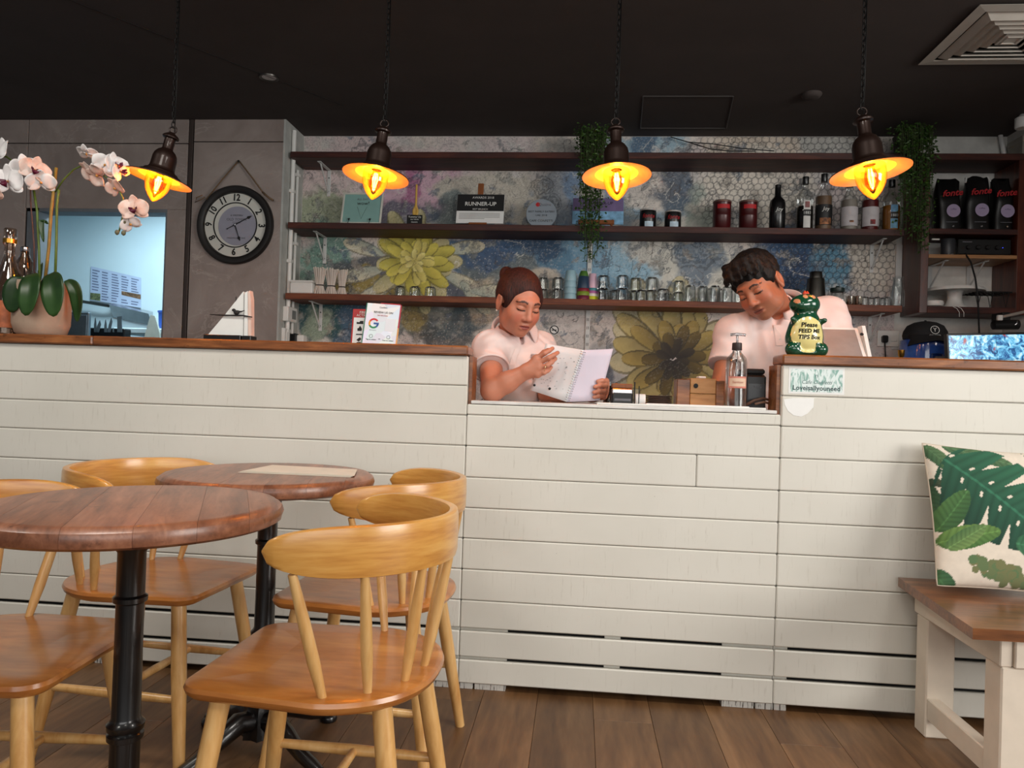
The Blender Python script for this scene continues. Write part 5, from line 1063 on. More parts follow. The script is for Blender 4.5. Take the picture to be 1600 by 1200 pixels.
MB().box((XL+.0005, 1.80, z0), (XL+.035, 1.94, z1), .004).build('case', M_white, q); MB().box((XL+.0352, 1.86, z0+.018), (XL+.037, 1.92, z1-.018), .001).build('screen', pm('lcd_grey', (120, 124, 124), .3), q)
q = thing('wall_switch', 'white wall switch in the corner just above the bar top', 'switch', (XL, 1.84, 1.28)); z0 = at(450, 535, 1.83).z-.05; z1 = at(450, 513, 1.83).z
MB().box((XL+.0005, 1.79, z0), (XL+.022, 1.87, z1), .003).build('plate', M_white, q); MB().box((XL+.0225, 1.815, z0+.05), (XL+.027, 1.845, z1-.02), .001).build('rocker', M_white, q)
q = thing('power_adapter', 'black and white plug adapter in the corner above the bar top', 'adapter', (XL, 1.95, 1.27)); a = at(458, 526, 1.93)
MB().box((XL+.0005, 1.92, a.z-.06), (XL+.04, 1.98, a.z+.02), .006).build('black_plug', M_black, q); MB().box((XL+.0405, 1.925, a.z-.06), (XL+.085, 1.99, a.z+.012), .006).build('white_plug', M_white, q)
# thin cables trailing above the top shelf
p = [at(1048, 214, YB-.03), at(1075, 222, YB-.05), at(1110, 233, YB-.1), at(1140, 236, YB-.12), at(1180, 236, YB-.1)]
tag(MB().tube(p, .003, 6).tube([at(1075, 222, YB-.05), at(1115, 225, YB-.06), at(1160, 232, YB-.08), at(1210, 236, YB-.1)], .003, 6).build('cable', M_ink, None, True), 'thin black cable trailing along the topmost shelf', 'cable')
# ================================================================ trailing plants
M_leafdark = NT('ivy_leaf'); r_ = M_leafdark.noise(M_leafdark.coord(), 60, 3); M_leafdark.set(Base_Color=M_leafdark.ramp(r_, [(.3, lin((30, 52, 18))), (.55, lin((56, 88, 30))), (.75, lin((92, 124, 48)))]), Roughness=.5); M_leafdark = M_leafdark.m
def trailing(label, px0, px1, pytop, pybot, Y, ztop, strands, main):
    xc_ = (xat(px0, 300, Y)+xat(px1, 300, Y))/2; q = thing('trailing_plant', label, 'plant', (xc_, Y+.11, ztop), 'trailing plants on the top shelf')
    MB().lathe([(.05, 0), (.065, .01), (.075, .10), (.078, .11), (.07, .11), (.06, .02)], (xc_, Y+.11, ztop), 24, cap1=False).build('pot', pm('plant_pot', (60, 54, 48), .7), q, 40)
    m = MB(); st = MB(); hw = wid(px0, px1, 300, Y)/2; zt_ = at(px0, pytop, Y).z
    for i in range(strands):
        u = random.uniform(-1, 1); bot = at(0, random.uniform(pytop+60, pybot) if random.random() < .75 else random.uniform(pytop+30, pybot-60), Y).z
        if main and abs(u-main[0]) < .35: bot = min(bot, at(0, pybot-random.uniform(0, 60), Y).z)
        x_ = xc_+u*hw*.8; top = Vector((xc_+u*hw*.5, Y+.09+.03*random.random(), ztop+.11)); peak = Vector((x_, Y+.03*random.random(), min(zt_, ztop+.16)-.06*random.random()*abs(u)-.03*random.random()))
        end = Vector((xc_+(u*.75+(main[0]*.25 if main else 0))*hw*random.uniform(.7, 1.05), Y-.01+.03*random.random(), bot)); pts = [top, peak, peak.lerp(end, .12)+Vector((0, -.01, 0)), end]
        st.tube(pts, .0016, 4, caps=False); n = max(6, int((peak-end).length/.012))
        for j in range(n):
            t_ = j/n; b_ = peak.lerp(end, t_)+Vector((random.gauss(0, .016), random.gauss(0, .012), random.gauss(0, .006)))
            sz = random.uniform(.008, .015); R3 = Euler((random.uniform(-1, 1), random.uniform(-1, 1), random.uniform(0, 6.28))).to_matrix().to_4x4(); R3.translation = b_
            m.add([(0, 0, 0), (sz*.6, sz*.7, .002), (0, sz*1.7, -.002), (-sz*.6, sz*.7, .002)], [(0, 1, 2), (0, 2, 3)], R3)
    for j in range(240):
        b_ = Vector((xc_+random.uniform(-1, 1)*hw, Y+.05+random.gauss(0, .03), ztop+.10+random.uniform(-.08, .07))); sz = random.uniform(.008, .014); R3 = Euler((random.uniform(-1, 1), random.uniform(-1, 1), random.uniform(0, 6.28))).to_matrix().to_4x4(); R3.translation = b_
        if b_.z < ZC-.02: m.add([(0, 0, 0), (sz*.6, sz*.7, .002), (0, sz*1.7, -.002), (-sz*.6, sz*.7, .002)], [(0, 1, 2), (0, 2, 3)], R3)
    o = m.build('leaves', M_leafdark, q); o['kind'] = 'stuff'; o = st.build('vines', pm('vine_stem', (54, 66, 30), .7), q); o['kind'] = 'stuff'
trailing('green trailing plant on the topmost shelf beside the third pendant lamp', 896, 953, 194, 400, 1.745, SZ[2], 30, (-.05,))
trailing('green trailing plant on the topmost shelf in front of the cabinet post', 1396, 1464, 188, 378, 1.745, SZ[2], 40, (.3,))
# ================================================================ cabinet at the right and what it holds
M_mah = wood('mahogany_cabinet', [(40, 13, 8), (72, 27, 15), (104, 48, 26)], (9, 9, 1.3), .36, coat=.2, vary=.12)
M_ply = wood('pale_plywood', [(120, 80, 46), (158, 112, 70), (180, 136, 92)], (1.3, 8, 10), .5, vary=.1)
XC0 = at(1408, 400, YB).x; XC1 = at(1549, 430, YB).x; YF = 1.792
q = thing('wall_cabinet', 'open mahogany wall cabinet with coffee bags and a cake stand', 'cabinet', ((XC0+XC1)/2, 1.9, 1.5))
MB().box((XC0, YF, 1.495), (XC0+.042, YB-.0065, 2.336), .002).build('side_panel', M_mah, q); MB().box((XC1, YF, 1.495), (XC1+.06, YB-.0065, 2.336), .002).build('side_panel', M_mah, q)
MB().box((XS1+.0005, YF, 2.336), (2.405, YB-.0065, 2.372), .002).build('top_panel', M_shelf, q)
MB().box((XC0+.0425, YF, 1.4955), (XC1-.0005, YB-.0065, 1.532), .002).build('bottom_panel', M_shelf, q); zbag = at(1520, 357.5, YF).z
MB().box((XC0+.0425, YF, zbag-.03), (XC1-.0005, YB-.0065, zbag), .002).build('shelf_board', M_shelf, q); zply = at(1520, 398, YF).z
MB().box((XC0+.0425, YF, zply-.02), (XC1-.0005, YB-.0065, zply), .001).build('shelf_board', M_ply, q)
MB().box((XC1+.0605, YF, zbag-.035), (2.405, YB-.0065, zbag), .002).build('shelf_board', M_shelf, q); MB().box((XC1+.0605, YF, 1.4955), (2.405, YB-.0065, 1.532), .002).build('shelf_board', M_shelf, q)
for px in (1452, 1512):
    x = xat(px, 430, YB); MB().box((x-.011, YB-.0105, zply-.17), (x+.011, YB-.0068, zply-.021), .001).box((x-.011, YB-.20, zply-.026), (x+.011, YB-.0106, zply-.0215), .001).build('bracket', M_brk, q); MB().tube([(x, YB-.17, zply-.028), (x, YB-.012, zply-.15)], .0045, 6).build('brace', M_brk, q)
# coffee bags
M_bag = pm('black_foil_bag', (15, 14, 15), .33, var=.3, bump=.25, bscale=18); M_lilac = pm('lilac_label', (176, 160, 192), .6, var=.06)
for i, (px0, px1, hh, dz) in enumerate(((1460, 1497, .285, 0), (1503, 1542, .30, 0), (1556, 1588, .288, 0))):
    Y = 1.86; w_ = wid(px0, px1, 340, Y)/2; c_ = Vector((xat((px0+px1)/2, 352, Y), Y, zbag)); 
    if i == 2: c_.x = min(c_.x, XC1-w_-.004)
    q = thing('coffee_bag', ['black coffee bag with a lilac round label, nearest the trailing plant', 'tallest black coffee bag, in the middle of the three', 'black coffee bag nearest the cabinet side panel'][i], 'bag', c_, 'black coffee bags')
    def bagp(u, v, c_=c_, w_=w_, hh=hh, i=i):
        a = 2*PI*u; t_ = v; d = .048*(1-.86*max(0, (t_-.55)/.45)**1.3)*(1+.05*math.sin(9*t_+i)); ww = w_*(.94+.05*math.sin(3*t_+i))
        ca, sa = math.cos(a), math.sin(a); e = .55; return c_+Vector((math.copysign(abs(ca)**e, ca)*ww+.006*math.sin(7*t_+2*i)*t_, math.copysign(abs(sa)**e, sa)*d, hh*t_+.008*t_*math.sin(5*ca+i*2)))
    m = MB().grid(bagp, 36, 22, closed_u=True); n_ = 22; m.f.append(tuple(k*n_ for k in range(36))); m.f.append(tuple(k*n_+n_-1 for k in range(36))); m.build('bag', M_bag, q, 50)
    yf = Y-.052; MB().lathe([(.001, 0), (.036, 0)], (0, 0, 0), 28, front((c_.x+.012, yf, zbag+hh*.36)), cap1=False).build('label', M_lilac, q)
    lettering('coffee', front((c_.x+.012, yf-.0006, zbag+hh*.39)), .013, pm('label_text', (110, 90, 130), .6), q, .0002)
    lettering('fonte', front((c_.x+.004, yf+.002, zbag+hh*.70)) @ Matrix.Rotation(R(6), 4, 'Z'), .048, M_redink, q, .0006, shear=.35, bold=.0012, sx=1.05)
    MB().box((-.03, -.0006, -.002), (.03, .0, .002), 0, Matrix.Translation((c_.x+.004, yf-.001, zbag+hh*.14))).build('small_print', M_greyink, q); MB().lathe([(.004, 0), (.006, .002), (.003, .004)], (0, 0, 0), 12, front((c_.x+.012, yf-.001, zbag+hh*.06))).build('valve', M_chrome, q)
    if i == 1: MB().tube([c_+Vector((-w_*.9, -.02, hh-.01)), c_+Vector((-w_*1.02, -.03, hh-.035))], .005, 8).build('bag_tie', M_whitepaper, q); MB().tube([c_+Vector((w_*.8, -.02, hh+.0)), c_+Vector((w_*1.0, -.025, hh-.03))], .004, 8).build('bag_tie', M_whitepaper, q)
# amplifier, speaker can
c_ = (xat(1540, 395, 1.9), 1.9, zply); zt_ = zbag-.034
q = thing('audio_amplifier', 'black audio amplifier in the cabinet below the coffee bags', 'amplifier', c_); x0 = XC0+.215; x1 = XC1-.01; zh = min(zply+.095, zt_)
MB().box((x0, 1.83, zply+.008), (x1, 2.0, zh), .004).build('case', M_black, q)
for k in range(4): MB().lathe([(.012, 0), (.012, .012), (.010, .014)], (0, 0, 0), 16, front((x0+.05+.05*k, 1.8295, (zply+zh)/2))).build('knob', M_black, q, 40)
MB().box((x0+.02, 1.8288, zh-.02), (x0+.07, 1.8298, zh-.014)).build('badge', M_greyink, q); MB().lathe([(.0016, 0), (.0016, .002)], (0, 0, 0), 8, front((x0+.23, 1.8295, (zply+zh)/2))).build('indicator', emit('blue_led', (60, 80, 255), 3), q)
for k in range(3): MB().box((x0+.02+k*.1, 1.84, zply), (x0+.04+k*.1, 1.86, zply+.0078)).build('foot', M_black, q)
c_ = (xat(1481, 396, 1.85), 1.85, zply); q = thing('speaker_can', 'dark grey cylindrical speaker beside the amplifier', 'speaker', c_); MB().lathe([(.034, 0), (.036, .004), (.036, zh-zply-.006), (.033, zh-zply)], c_, 28).build('body', pm('speaker_grey', (52, 54, 58), .4), q, 40); MB().lathe([(.037, .002), (.038, .004), (.037, .008)], c_, 28, cap0=False, cap1=False).build('ring', M_chrome, q, 40)
MB().box((xat(1456, 369, 1.82), 1.815, zh-.012), (xat(1468, 369, 1.82), 1.825, zh-.004), .001).build('tag', M_white, q)
# cake stand, bowl, rack, cable
c_ = (xat(1491, 478, 1.885), 1.885, 1.532); q = thing('cake_stand', 'white ceramic cake stand with a scalloped plate in the cabinet', 'cake stand', c_); r_ = .148
MB().lathe([(.075, 0), (.07, .006), (.046, .022), (.036, .05), (.038, .085), (.046, .098)], c_, 36).build('pedestal', M_white, q, 40)
MB().lathe([(.05, .098), (r_*.93, .100), (r_, .094), (r_*1.0, .100), (r_*.94, .112), (r_*.5, .110), (.01, .110)], c_, 72, wob=lambda t, i: 1+(.012*math.cos(24*t) if i in (2, 3) else 0)).build('plate', M_white, q, 40)
c_ = (xat(1459, 477, 1.83), 1.83, 1.532); q = thing('ceramic_dish', 'small white dish under the cake stand', 'dish', c_); MB().lathe([(.030, 0), (.045, .006), (.050, .020), (.046, .032), (.040, .034), (.042, .02), (.03, .008)], c_, 28, cap1=False).build('body', M_white, q, 40)
x0 = xat(1519, 460, 1.85); x1 = XC1-.012; z1 = 1.532+.088
q = thing('wire_rack', 'black wire rack beside the cake stand', 'rack', ((x0+x1)/2, 1.88, 1.532))
m = MB()
for y_ in np.linspace(1.81, 1.96, 5): m.tube([(x0, y_, z1), (x1, y_, z1)], .0026, 6)
for x_ in np.linspace(x0, x1, 8): m.tube([(x_, 1.81, z1-.003), (x_, 1.96, z1-.003)], .0022, 6)
o = m.build('grid', M_ink, q); o['kind'] = 'stuff'
for x_ in (x0+.012, x0+.075, x1-.03): MB().tube([(x_-.016, 1.812, z1-.004), (x_, 1.812, 1.534), (x_+.016, 1.812, z1-.004)], .0026, 6).build('leg', M_ink, q)
p = [at(1508, 396, 1.80), at(1517, 410, 1.765), at(1524, 435, 1.725), at(1528, 465, 1.725), at(1529, 495, 1.74), at(1530, 520, 1.79), at(1530, 545, 1.80)]
tag(MB().tube(p, .0045, 8).build('power_cable', M_ink, None, True), 'black cable hanging down in front of the cabinet shelves', 'cable')
q = thing('string_loop', 'pale string loops hanging over the cabinet bottom edge', 'string', at(1495, 482, 1.786)); 
for dx in (0, 7): MB().tube([at(1488+dx, 478.5, 1.788), at(1495+dx, 482, 1.783), at(1499+dx, 488, 1.783), at(1499+dx, 495, 1.785)], .0018, 6).build('string', M_whitepaper, q, True)
# papers and tube on top at the far right
q = thing('paper_roll', 'white paper roll standing on top of the cabinet by the corner', 'roll', (xat(1580, 235, 1.95), 1.95, 2.372)); b_ = at(1572, 236, 2.0); b_.z = 2.378; MB().tube([b_, at(1562, 205, 2.02)], .012, 14).build('roll', M_whitepaper, q, 40)
q = thing('cardboard_box', 'pale cardboard box on top of the cabinet at the picture edge', 'box', (2.36, 1.9, 2.372)); MB().box((xat(1580, 230, 1.95), 1.84, 2.3725), (2.404, 1.985, 2.372+.115), .004).build('box', pm('card_grey', (150, 144, 134), .8), q); MB().box((xat(1580, 230, 1.95)-.002, 1.838, 2.372+.085), (2.4045, 1.987, 2.372+.119), .003).build('lid', pm('card_grey2', (158, 152, 142), .8), q)
c_ = at(1598, 182, 1.7); q = thing('ceiling_spot', 'small white ceiling spotlight at the picture edge', 'light', (c_.x, 1.7, ZC)); MB().lathe([(.032, -.075), (.036, -.07), (.036, -.02), (.02, -.01), (.012, 0)], (c_.x, 1.7, ZC), 24).build('head', M_white, q, 40)
# sockets on the wall
p0 = at(1370, 541, YB-.007); p1 = at(1404, 517, YB-.007); q = thing('wall_socket', 'white double wall socket with a black plug above the tablet', 'socket', (p0.x, YB, p0.z))
MB().box((p0.x, YB-.014, p0.z), (p1.x, YB-.0065, p1.z), .002).build('plate', M_white, q); xm = p0.x+.035
MB().box((xm-.016, YB-.045, p0.z+.02), (xm+.016, YB-.0145, p0.z+.062), .006).build('plug', M_black, q); MB().tube([(xm, YB-.03, p0.z+.022), (xm+.004, YB-.03, p0.z-.03), (xm+.01, YB-.025, p0.z-.09)], .004, 8).build('plug_cord', M_black, q, True)
MB().box((p1.x-.045, YB-.0185, p0.z+.03), (p1.x-.012, YB-.0145, p0.z+.07), .003).build('switch_rocker', M_white, q)
# water jug with a cap on it, trophy, monitor
zb_ = .92; c_ = Vector((xat(1446, 545, 1.72), 1.72, zb_)); r_ = wid(1407, 1484, 545, 1.72)/2; zj = at(1446, 527, 1.72).z
M_bluewater = NT('blue_jug'); M_bluewater.set(Base_Color=M_bluewater.ramp(M_bluewater.noise(M_bluewater.coord(), 6), [(.35, lin((22, 42, 112))), (.7, lin((62, 110, 196)))]), Roughness=.12, Coat_Weight=.6); M_bluewater = M_bluewater.m
q = thing('water_jug', 'blue water dispenser jug standing behind the counter, a cap on top', 'water jug', c_)
MB().lathe([(r_*.94, 0), (r_, .02), (r_, zj-zb_-.05), (r_*.97, zj-zb_-.02), (r_*.7, zj-zb_)], c_, 40).build('jug', M_bluewater, q, 40); MB().box((c_.x-.03, c_.y-r_-.012, zb_+.02), (c_.x+.03, c_.y-r_+.006, zb_+.34), .006).build('level_tube', M_clear, q)
MB().box((c_.x-.012, c_.y-r_-.016, zb_+.26), (c_.x+.10, c_.y-r_+.05, zb_+.325), .003).build('scale_label', pm('scale_grey', (120, 120, 124), .5), q)
hz = zj; hw = wid(1413, 1480, 520, 1.72)/2; ht = at(1444, 500, 1.72).z-hz; cc = Vector((c_.x-.004, 1.72, hz-.012))
q = thing('baseball_cap', 'black baseball cap with a small emblem resting on the blue water jug', 'cap', cc)
M_cap2 = pm('cap_black', (22, 22, 24), .85, var=.2, bump=.1, bscale=120)
MB().lathe([(hw*.97, .0), (hw, .02), (hw*.96, ht*.45), (hw*.80, ht*.78), (hw*.5, ht*.97), (hw*.2, ht*1.04), (.004, ht*1.05)], cc, 40, cap0=False).build('crown', M_cap2, q, 60)
def brim(u, v): a = R(-90)+(u-.5)*R(130); rr = hw*(1+.42*v*math.cos((u-.5)*PI*.95)); return cc+Vector((rr*math.cos(a)*(1+.06*v), rr*math.sin(a), .016-.03*v-.03*v*abs(u-.5)*2))
MB().grid(brim, 24, 8).build('brim', M_cap2, q, True, solid=.004); MB().lathe([(.007, ht*1.05), (.006, ht*1.05+.004), (.001, ht*1.05+.006)], cc, 14).build('button', M_cap2, q)
Me = front((cc.x, cc.y-hw*.985, cc.z+ht*.45)) @ Matrix.Rotation(R(-14), 4, 'X'); MB().lathe([(.020, .002), (.0225, .002), (.0225, .003), (.020, .003)], (0, 0, 0), 28, Me, cap0=False, cap1=False).build('emblem_ring', M_whiteink, q); lettering('Y', Me @ Matrix.Translation((0, 0, .002)), .03, M_whiteink, q, .0004); lettering('CONFETTI', Me @ Matrix.Translation((0, -.03, -.001)), .012, M_whiteink, q, .0004)
c_ = (xat(1408, 560, 1.6), 1.6, .92); zt_ = at(1408, 547, 1.6).z; q = thing('gold_cup', 'small golden trophy cup beside the blue water jug', 'trophy', c_); hh = zt_-.92
MB().box((c_[0]-.03, 1.57, .92), (c_[0]+.03, 1.63, .92+hh-.07), .003).build('plinth', M_black, q); MB().lathe([(.016, hh-.07), (.014, hh-.062), (.005, hh-.055), (.006, hh-.045), (.015, hh-.03), (.018, hh), (.016, hh), (.012, hh-.03)], c_, 20, cap1=False).build('bowl', M_brass, q, 40)
Ym = 1.35; a = at(1484, 567, Ym); b = at(1600, 517, Ym); q = thing('cctv_monitor', 'bright blue and white monitor screen at the picture edge behind the counter', 'monitor', (1.6, Ym, .92)); tiltz = at(1484, 521, Ym).z
W2 = .46; H2 = .265; x0 = a.x; zt_ = tiltz+.002; Mm = Matrix.Translation((x0, Ym, zt_-H2)) @ Matrix.Rotation(R(-4), 4, 'X') @ Matrix.Rotation(R(-2.5), 4, 'Y')
MB().box((0, .0, 0), (W2, .03, H2), .003, Mm).build('housing', M_black, q)
t = NT('monitor_picture'); co = t.coord('Object', (1, 1, 1)); n = t.noise(co, 26, 5, .65, 1.2); v = t.ramp(n, [(.30, lin((14, 22, 34))), (.42, lin((50, 96, 150))), (.52, lin((110, 190, 226))), (.66, lin((226, 240, 246)))])
n2_ = t.noise(t.coord('Object', (1, 1, 1), (0, 0, 0), (3, 1, 5)), 14, 2); v = t.mix(t.ramp(n2_, [(.66, (0, 0, 0)), (.70, (1, 1, 1))]), v, lin((150, 60, 70))); t.set(Base_Color=(0, 0, 0), Emission_Color=v, Emission_Strength=1.3, Roughness=.2); M_scr = t.m
for i in range(2):
    for j in range(2): MB().box((.009+i*(W2-.018)/2+.001, -.0012, .012+j*(H2-.022)/2+.001), (.009+(i+1)*(W2-.018)/2-.001, -.0003, .012+(j+1)*(H2-.022)/2-.001), 0, Mm).build('screen_tile', M_scr, q)
MB().box((x0+.19, Ym+.03, .93), (x0+.25, Ym+.06, zt_-.12), .004).build('stand_column', M_black, q); MB().box((x0+.10, Ym-.05, .92), (x0+.34, Ym+.14, .932), .004).build('stand_foot', M_black, q)
w = thing('machine_table', 'small table behind the counter that carries the monitor', 'table', (x0+.2, 1.38, 0)); MB().box((x0-.02, 1.26, .89), (x0+.5, 1.497, .92), .004).build('top', M_work, w)
for x_, y_ in ((x0, 1.28), (x0+.46, 1.28), (x0, 1.46), (x0+.46, 1.46)): MB().box((x_, y_, 0), (x_+.03, y_+.03, .8895), .003).build('leg', M_work, w)
c_ = at(1571, 508, 1.7); q = thing('black_sander_roll', 'dark round gadget hanging under the cabinet above the monitor', 'gadget', c_); q.name = 'label_printer'
MB().tube([c_+Vector((-.07, 0, 0)), c_+Vector((-.062, 0, 0)), c_+Vector((.062, 0, .004)), c_+Vector((.07, 0, .004))], [.012, .026, .026, .014], 20).build('body', M_black, q, 40); MB().tube([c_+Vector((.035, -.024, .0)), c_+Vector((.042, -.028, .008)), c_+Vector((.046, -.02, .02))], .003, 6).build('handle', M_chrome, q); MB().box((c_.x-.02, 1.69, c_.z+.02), (c_.x+.02, 1.80, 1.4955), .003).build('hanger', M_black, q)
p = at(1562, 496, 1.62); q = thing('monitor_bracket', 'pale metal bracket reaching in from the picture edge under the cabinet', 'bracket', p); MB().tube([p, at(1606, 486, 1.62), at(1625, 484, 1.80)], .008, 10).build('arm', pm('arm_pale', (170, 160, 152), .4, .3), q, 40); MB().box((p.x-.012, 1.61, p.z-.016), (p.x+.012, 1.63, p.z+.012), .003).build('clamp', M_white, q); MB().box((xat(1620, 484, 1.8)-.02, 1.79, 1.44), (xat(1620, 484, 1.8)+.03, 1.81, 1.4955), .002).build('mount', M_white, q)
# tablet till
Yt = .30; a = at(1290, 520, Yt); b = at(1345, 519, Yt); q = thing('tablet_till', 'white tablet till on a tilted stand behind the tip box', 'till', (a.x+.08, Yt, .93))
Mt = Matrix.Translation((xat(1262, 560, Yt), Yt-.05, at(1300, 566, Yt).z)) @ Matrix.Rotation(R(-40), 4, 'X'); W3 = wid(1262, 1350, 530, Yt); H3 = .175
MB().box((0, 0, 0), (W3, .012, H3), .005, Mt).build('housing', M_white, q); MB().box((.014, -.001, .012), (W3-.016, -.0002, H3-.016), 0, Mt).build('back_panel', pm('tablet_grey', (142, 134, 130), .4), q)
e = Mt @ Vector((W3+.001, .006, .02)); MB().prism([(0, 0), (.10, 0), (.125, .145), (.085, .145)], 0, .012, 'x', Matrix.Translation((e.x, e.y-.02, e.z-.02))).build('side_bracket', M_white, q)
MB().lathe([(.006, 0), (.006, .003), (.004, .004)], (0, 0, 0), 14, frame((e.x-.012, e.y+.03, e.z+.09), (1, 0, 0), (0, .6, .8))).build('camera_hole', M_ink, q)
MB().box((e.x-.10, Yt+.0, .93), (e.x-.04, Yt+.06, e.z+.03), .004).build('stand_post', M_white, q); MB().box((e.x-.16, Yt-.06, .93), (e.x+.02, Yt+.12, .94), .004).build('stand_foot', M_white, q)
# ================================================================ tip box (green moulded figure)
p = at(1256, 552, .05); c0 = Vector((p.x, .05, 1.137)); q = thing('tip_box', 'green dinosaur tip box with a cream belly and hand lettering on the bar top', 'tip box', c0)
k = .00222; PX = lambda x, y, dy=0: np.array((c0.x+(x-1256)*k, c0.y+dy, c0.z+(553-y)*k))
s = SDF(c0-Vector((.10, .09, .005)), c0+Vector((.10, .09, .225)), .0024)
s.ell(PX(1256, 528, .002), (.060, .052, .056), .02).ell(PX(1257, 505), (.045, .042, .045), .03).ell(PX(1258, 478), (.041, .040, .036), .012).ell(PX(1246, 480, -.028), (.020, .02, .017), .012)
s.ell(PX(1238, 544, -.022), (.026, .026, .024), .008).ell(PX(1276, 544, -.022), (.024, .026, .024), .008).cap(PX(1240, 505, -.02), PX(1235, 501, -.036), .011, .009, .008).cap(PX(1273, 505, -.02), PX(1279, 502, -.036), .010, .008, .008).ell(PX(1250, 478, .0), (.037, .036, .030), .01).ell(PX(1256, 549), (.055, .045, .012), .01).plane((0, 0, -1), -c0.z, .002)
V, Fq = s.mesh(); rel = V-np.array(c0); bell = ((rel[:, 0]/.050)**2+((rel[:, 2]-.066)/.058)**2 < 1) & (rel[:, 1] < -.02) & ~((np.abs(rel[:, 0]) > .024) & (rel[:, 2] < .040))
col = np.where(bell[:, None], L3((226, 212, 140))[None], L3((16, 70, 46))[None])
for x_, z_, r_ in ((-.035, .174, .008), (-.008, .190, .007), (.018, .190, .007)): m_ = (rel[:, 0]-x_)**2+(rel[:, 2]-z_)**2 < r_**2; col[m_ & (rel[:, 1] < .01)] = L3((214, 150, 110))
M_tip = NT('glazed_figure'); ca = M_tip.node('ShaderNodeAttribute', attribute_name='Col'); M_tip.set(Base_Color=ca.outputs['Color'], Roughness=.18, Coat_Weight=.6); M_tip = M_tip.m
np_mesh('body', V, Fq, M_tip, q, col, 2)
for dx, nm in ((-.004, 0), (.006, 1), (.001, 2)): MB().lathe([(.008, 0), (.006, .008), (.001, .014)], (c0.x-.0+dx, c0.y-.006+.008*nm, c0.z+.198), 10).build('crest', pm('crest_red', (200, 60, 30), .4), q, True)
for tx, z_, sz in (('Please', .097, .0205), ('FEED ME', .0775, .0175), ('TIPS Box', .0575, .0185)):
    o_ = lettering(tx, Matrix.Identity(4), sz, M_ink, q, .0007, local=True, shear=.12, bold=.0006)
    for v in o_.data.vertices:
        x, y, d = v.co; xx = x+.002; zz_ = z_+y; yy = -math.sqrt(max(0, 1-(xx/.062)**2-((zz_-.055)/.075)**2))*.052-.004; best = yy
        v.co = Vector((xx, yy-d, zz_))
    o_.location = c0-org(q)
# snap the lettering onto the belly surface
from mathutils.bvhtree import BVHTree
bv = BVHTree.FromPolygons([tuple(v-np.array(c0)) for v in V], Fq.tolist())
for o_ in [x for x in q.children if x.name.startswith('lettering')]:
    for v in o_.data.vertices:
        hit = bv.ray_cast(Vector((v.co.x, -.2, v.co.z)), Vector((0, 1, 0)))
        if hit[0] is not None: v.co.y = hit[0].y-.0008
# ================================================================ things on the low worktop
ZW = .957
c_ = Vector((xat(1149, 632, .075), .075, ZW+.0)); r_ = wid(1133, 1166, 600, .075)/2; hz = at(1149, 549, .075).z-ZW
q = thing('spray_bottle', 'clear glass bottle with a pink label standing on the low worktop', 'bottle', c_)
MB().lathe([(r_*.92, 0), (r_, .004), (r_, hz*.80), (r_*.93, hz*.88), (r_*.55, hz*.96), (r_*.42, hz*.985), (r_*.42, hz*1.02), (r_*.36, hz*1.02), (r_*.5, hz*.95), (r_*.9, hz*.80), (r_*.93, .006)], c_, 32, cap1=False).build('glass_body', M_glass, q, 50)
MB().lathe([(r_*.46, hz*1.02), (r_*.48, hz*1.025), (r_*.46, hz*1.14), (r_*.40, hz*1.15)], c_, 24).build('collar', pm('cap_brown', (52, 40, 38), .5), q, 40)
MB().tube([c_+Vector((0, 0, hz*1.15)), c_+Vector((0, 0, hz*1.28))], .004, 10).tube([c_+Vector((-.022, 0, hz*1.285)), c_+Vector((0, 0, hz*1.30)), c_+Vector((.026, -.006, hz*1.285))], .0045, 8).build('pump', M_clear, q, True); MB().tube([c_+Vector((0, 0, .01)), c_+Vector((0, 0, hz*1.02))], .003, 8).build('dip_tube', M_clear, q, True)
band(MB(), c_, r_*1.015, hz*.36, hz*.56, -PI/2-.95, -PI/2+.95, 16).build('label', pm('label_pink', (206, 128, 112), .6), q, True); band(MB(), c_, r_*1.022, hz*.39, hz*.53, -PI/2-.85, -PI/2+.85, 16).build('label_panel', pm('label_cream', (222, 190, 164), .6), q, True); curved_text('Sanitiser', c_, r_*1.03, hz*.46, .011, pm('label_red_text', (170, 80, 60), .6), q)
# card terminal / tape holder
a = at(955, 629, .09); b = at(990, 600, .09); q = thing('card_printer', 'small black and silver receipt printer on the low worktop beside the book', 'printer', (a.x+.03, .12, ZW)); zt_ = b.z
MB().box((a.x, .09, ZW), (b.x, .17, zt_-.016), .006).build('body', M_black, q); MB().box((a.x+.002, .088, zt_-.034), (b.x-.002, .12, zt_-.017), .003).build('silver_bar', M_chrome, q); MB().box((a.x+.002, .10, zt_-.0155), (b.x-.002, .165, zt_), .002).build('wood_top', M_easel, q); MB().box((a.x+.01, .0885, ZW+.014), (b.x-.008, .0897, ZW+.022), .001).build('slot', M_greyink, q)
c_ = Vector((xat(953, 627, .27), .27, ZW)); q = thing('drinking_glass', 'dark filled drinking glass between the book and the receipt printer', 'glass', c_); MB().lathe([(.026, 0), (.030, .08), (.028, .08), (.024, .004)], c_, 24, cap1=False).build('body', M_glass, q, 50); MB().lathe([(.023, .006), (.027, .066)], c_, 20).build('drink', pm('cola', (40, 28, 20), .2), q, 50)
for i, px in enumerate((991, 998)):
    b0 = Vector((xat(px, 628, .12), .12, ZW)); q = thing('chopstick', ['dark upright pin beside the receipt printer', 'thin upright wire behind the dark pin'][i], 'pin', b0); MB().tube([b0, (b0.x, .12, at(px, 597+6*i, .12).z)], .0022-.0006*i, 8).build('rod', M_ink, q); MB().lathe([(.008, 0), (.008, .003), (.003, .006)], b0, 12).build('foot', M_ink, q)
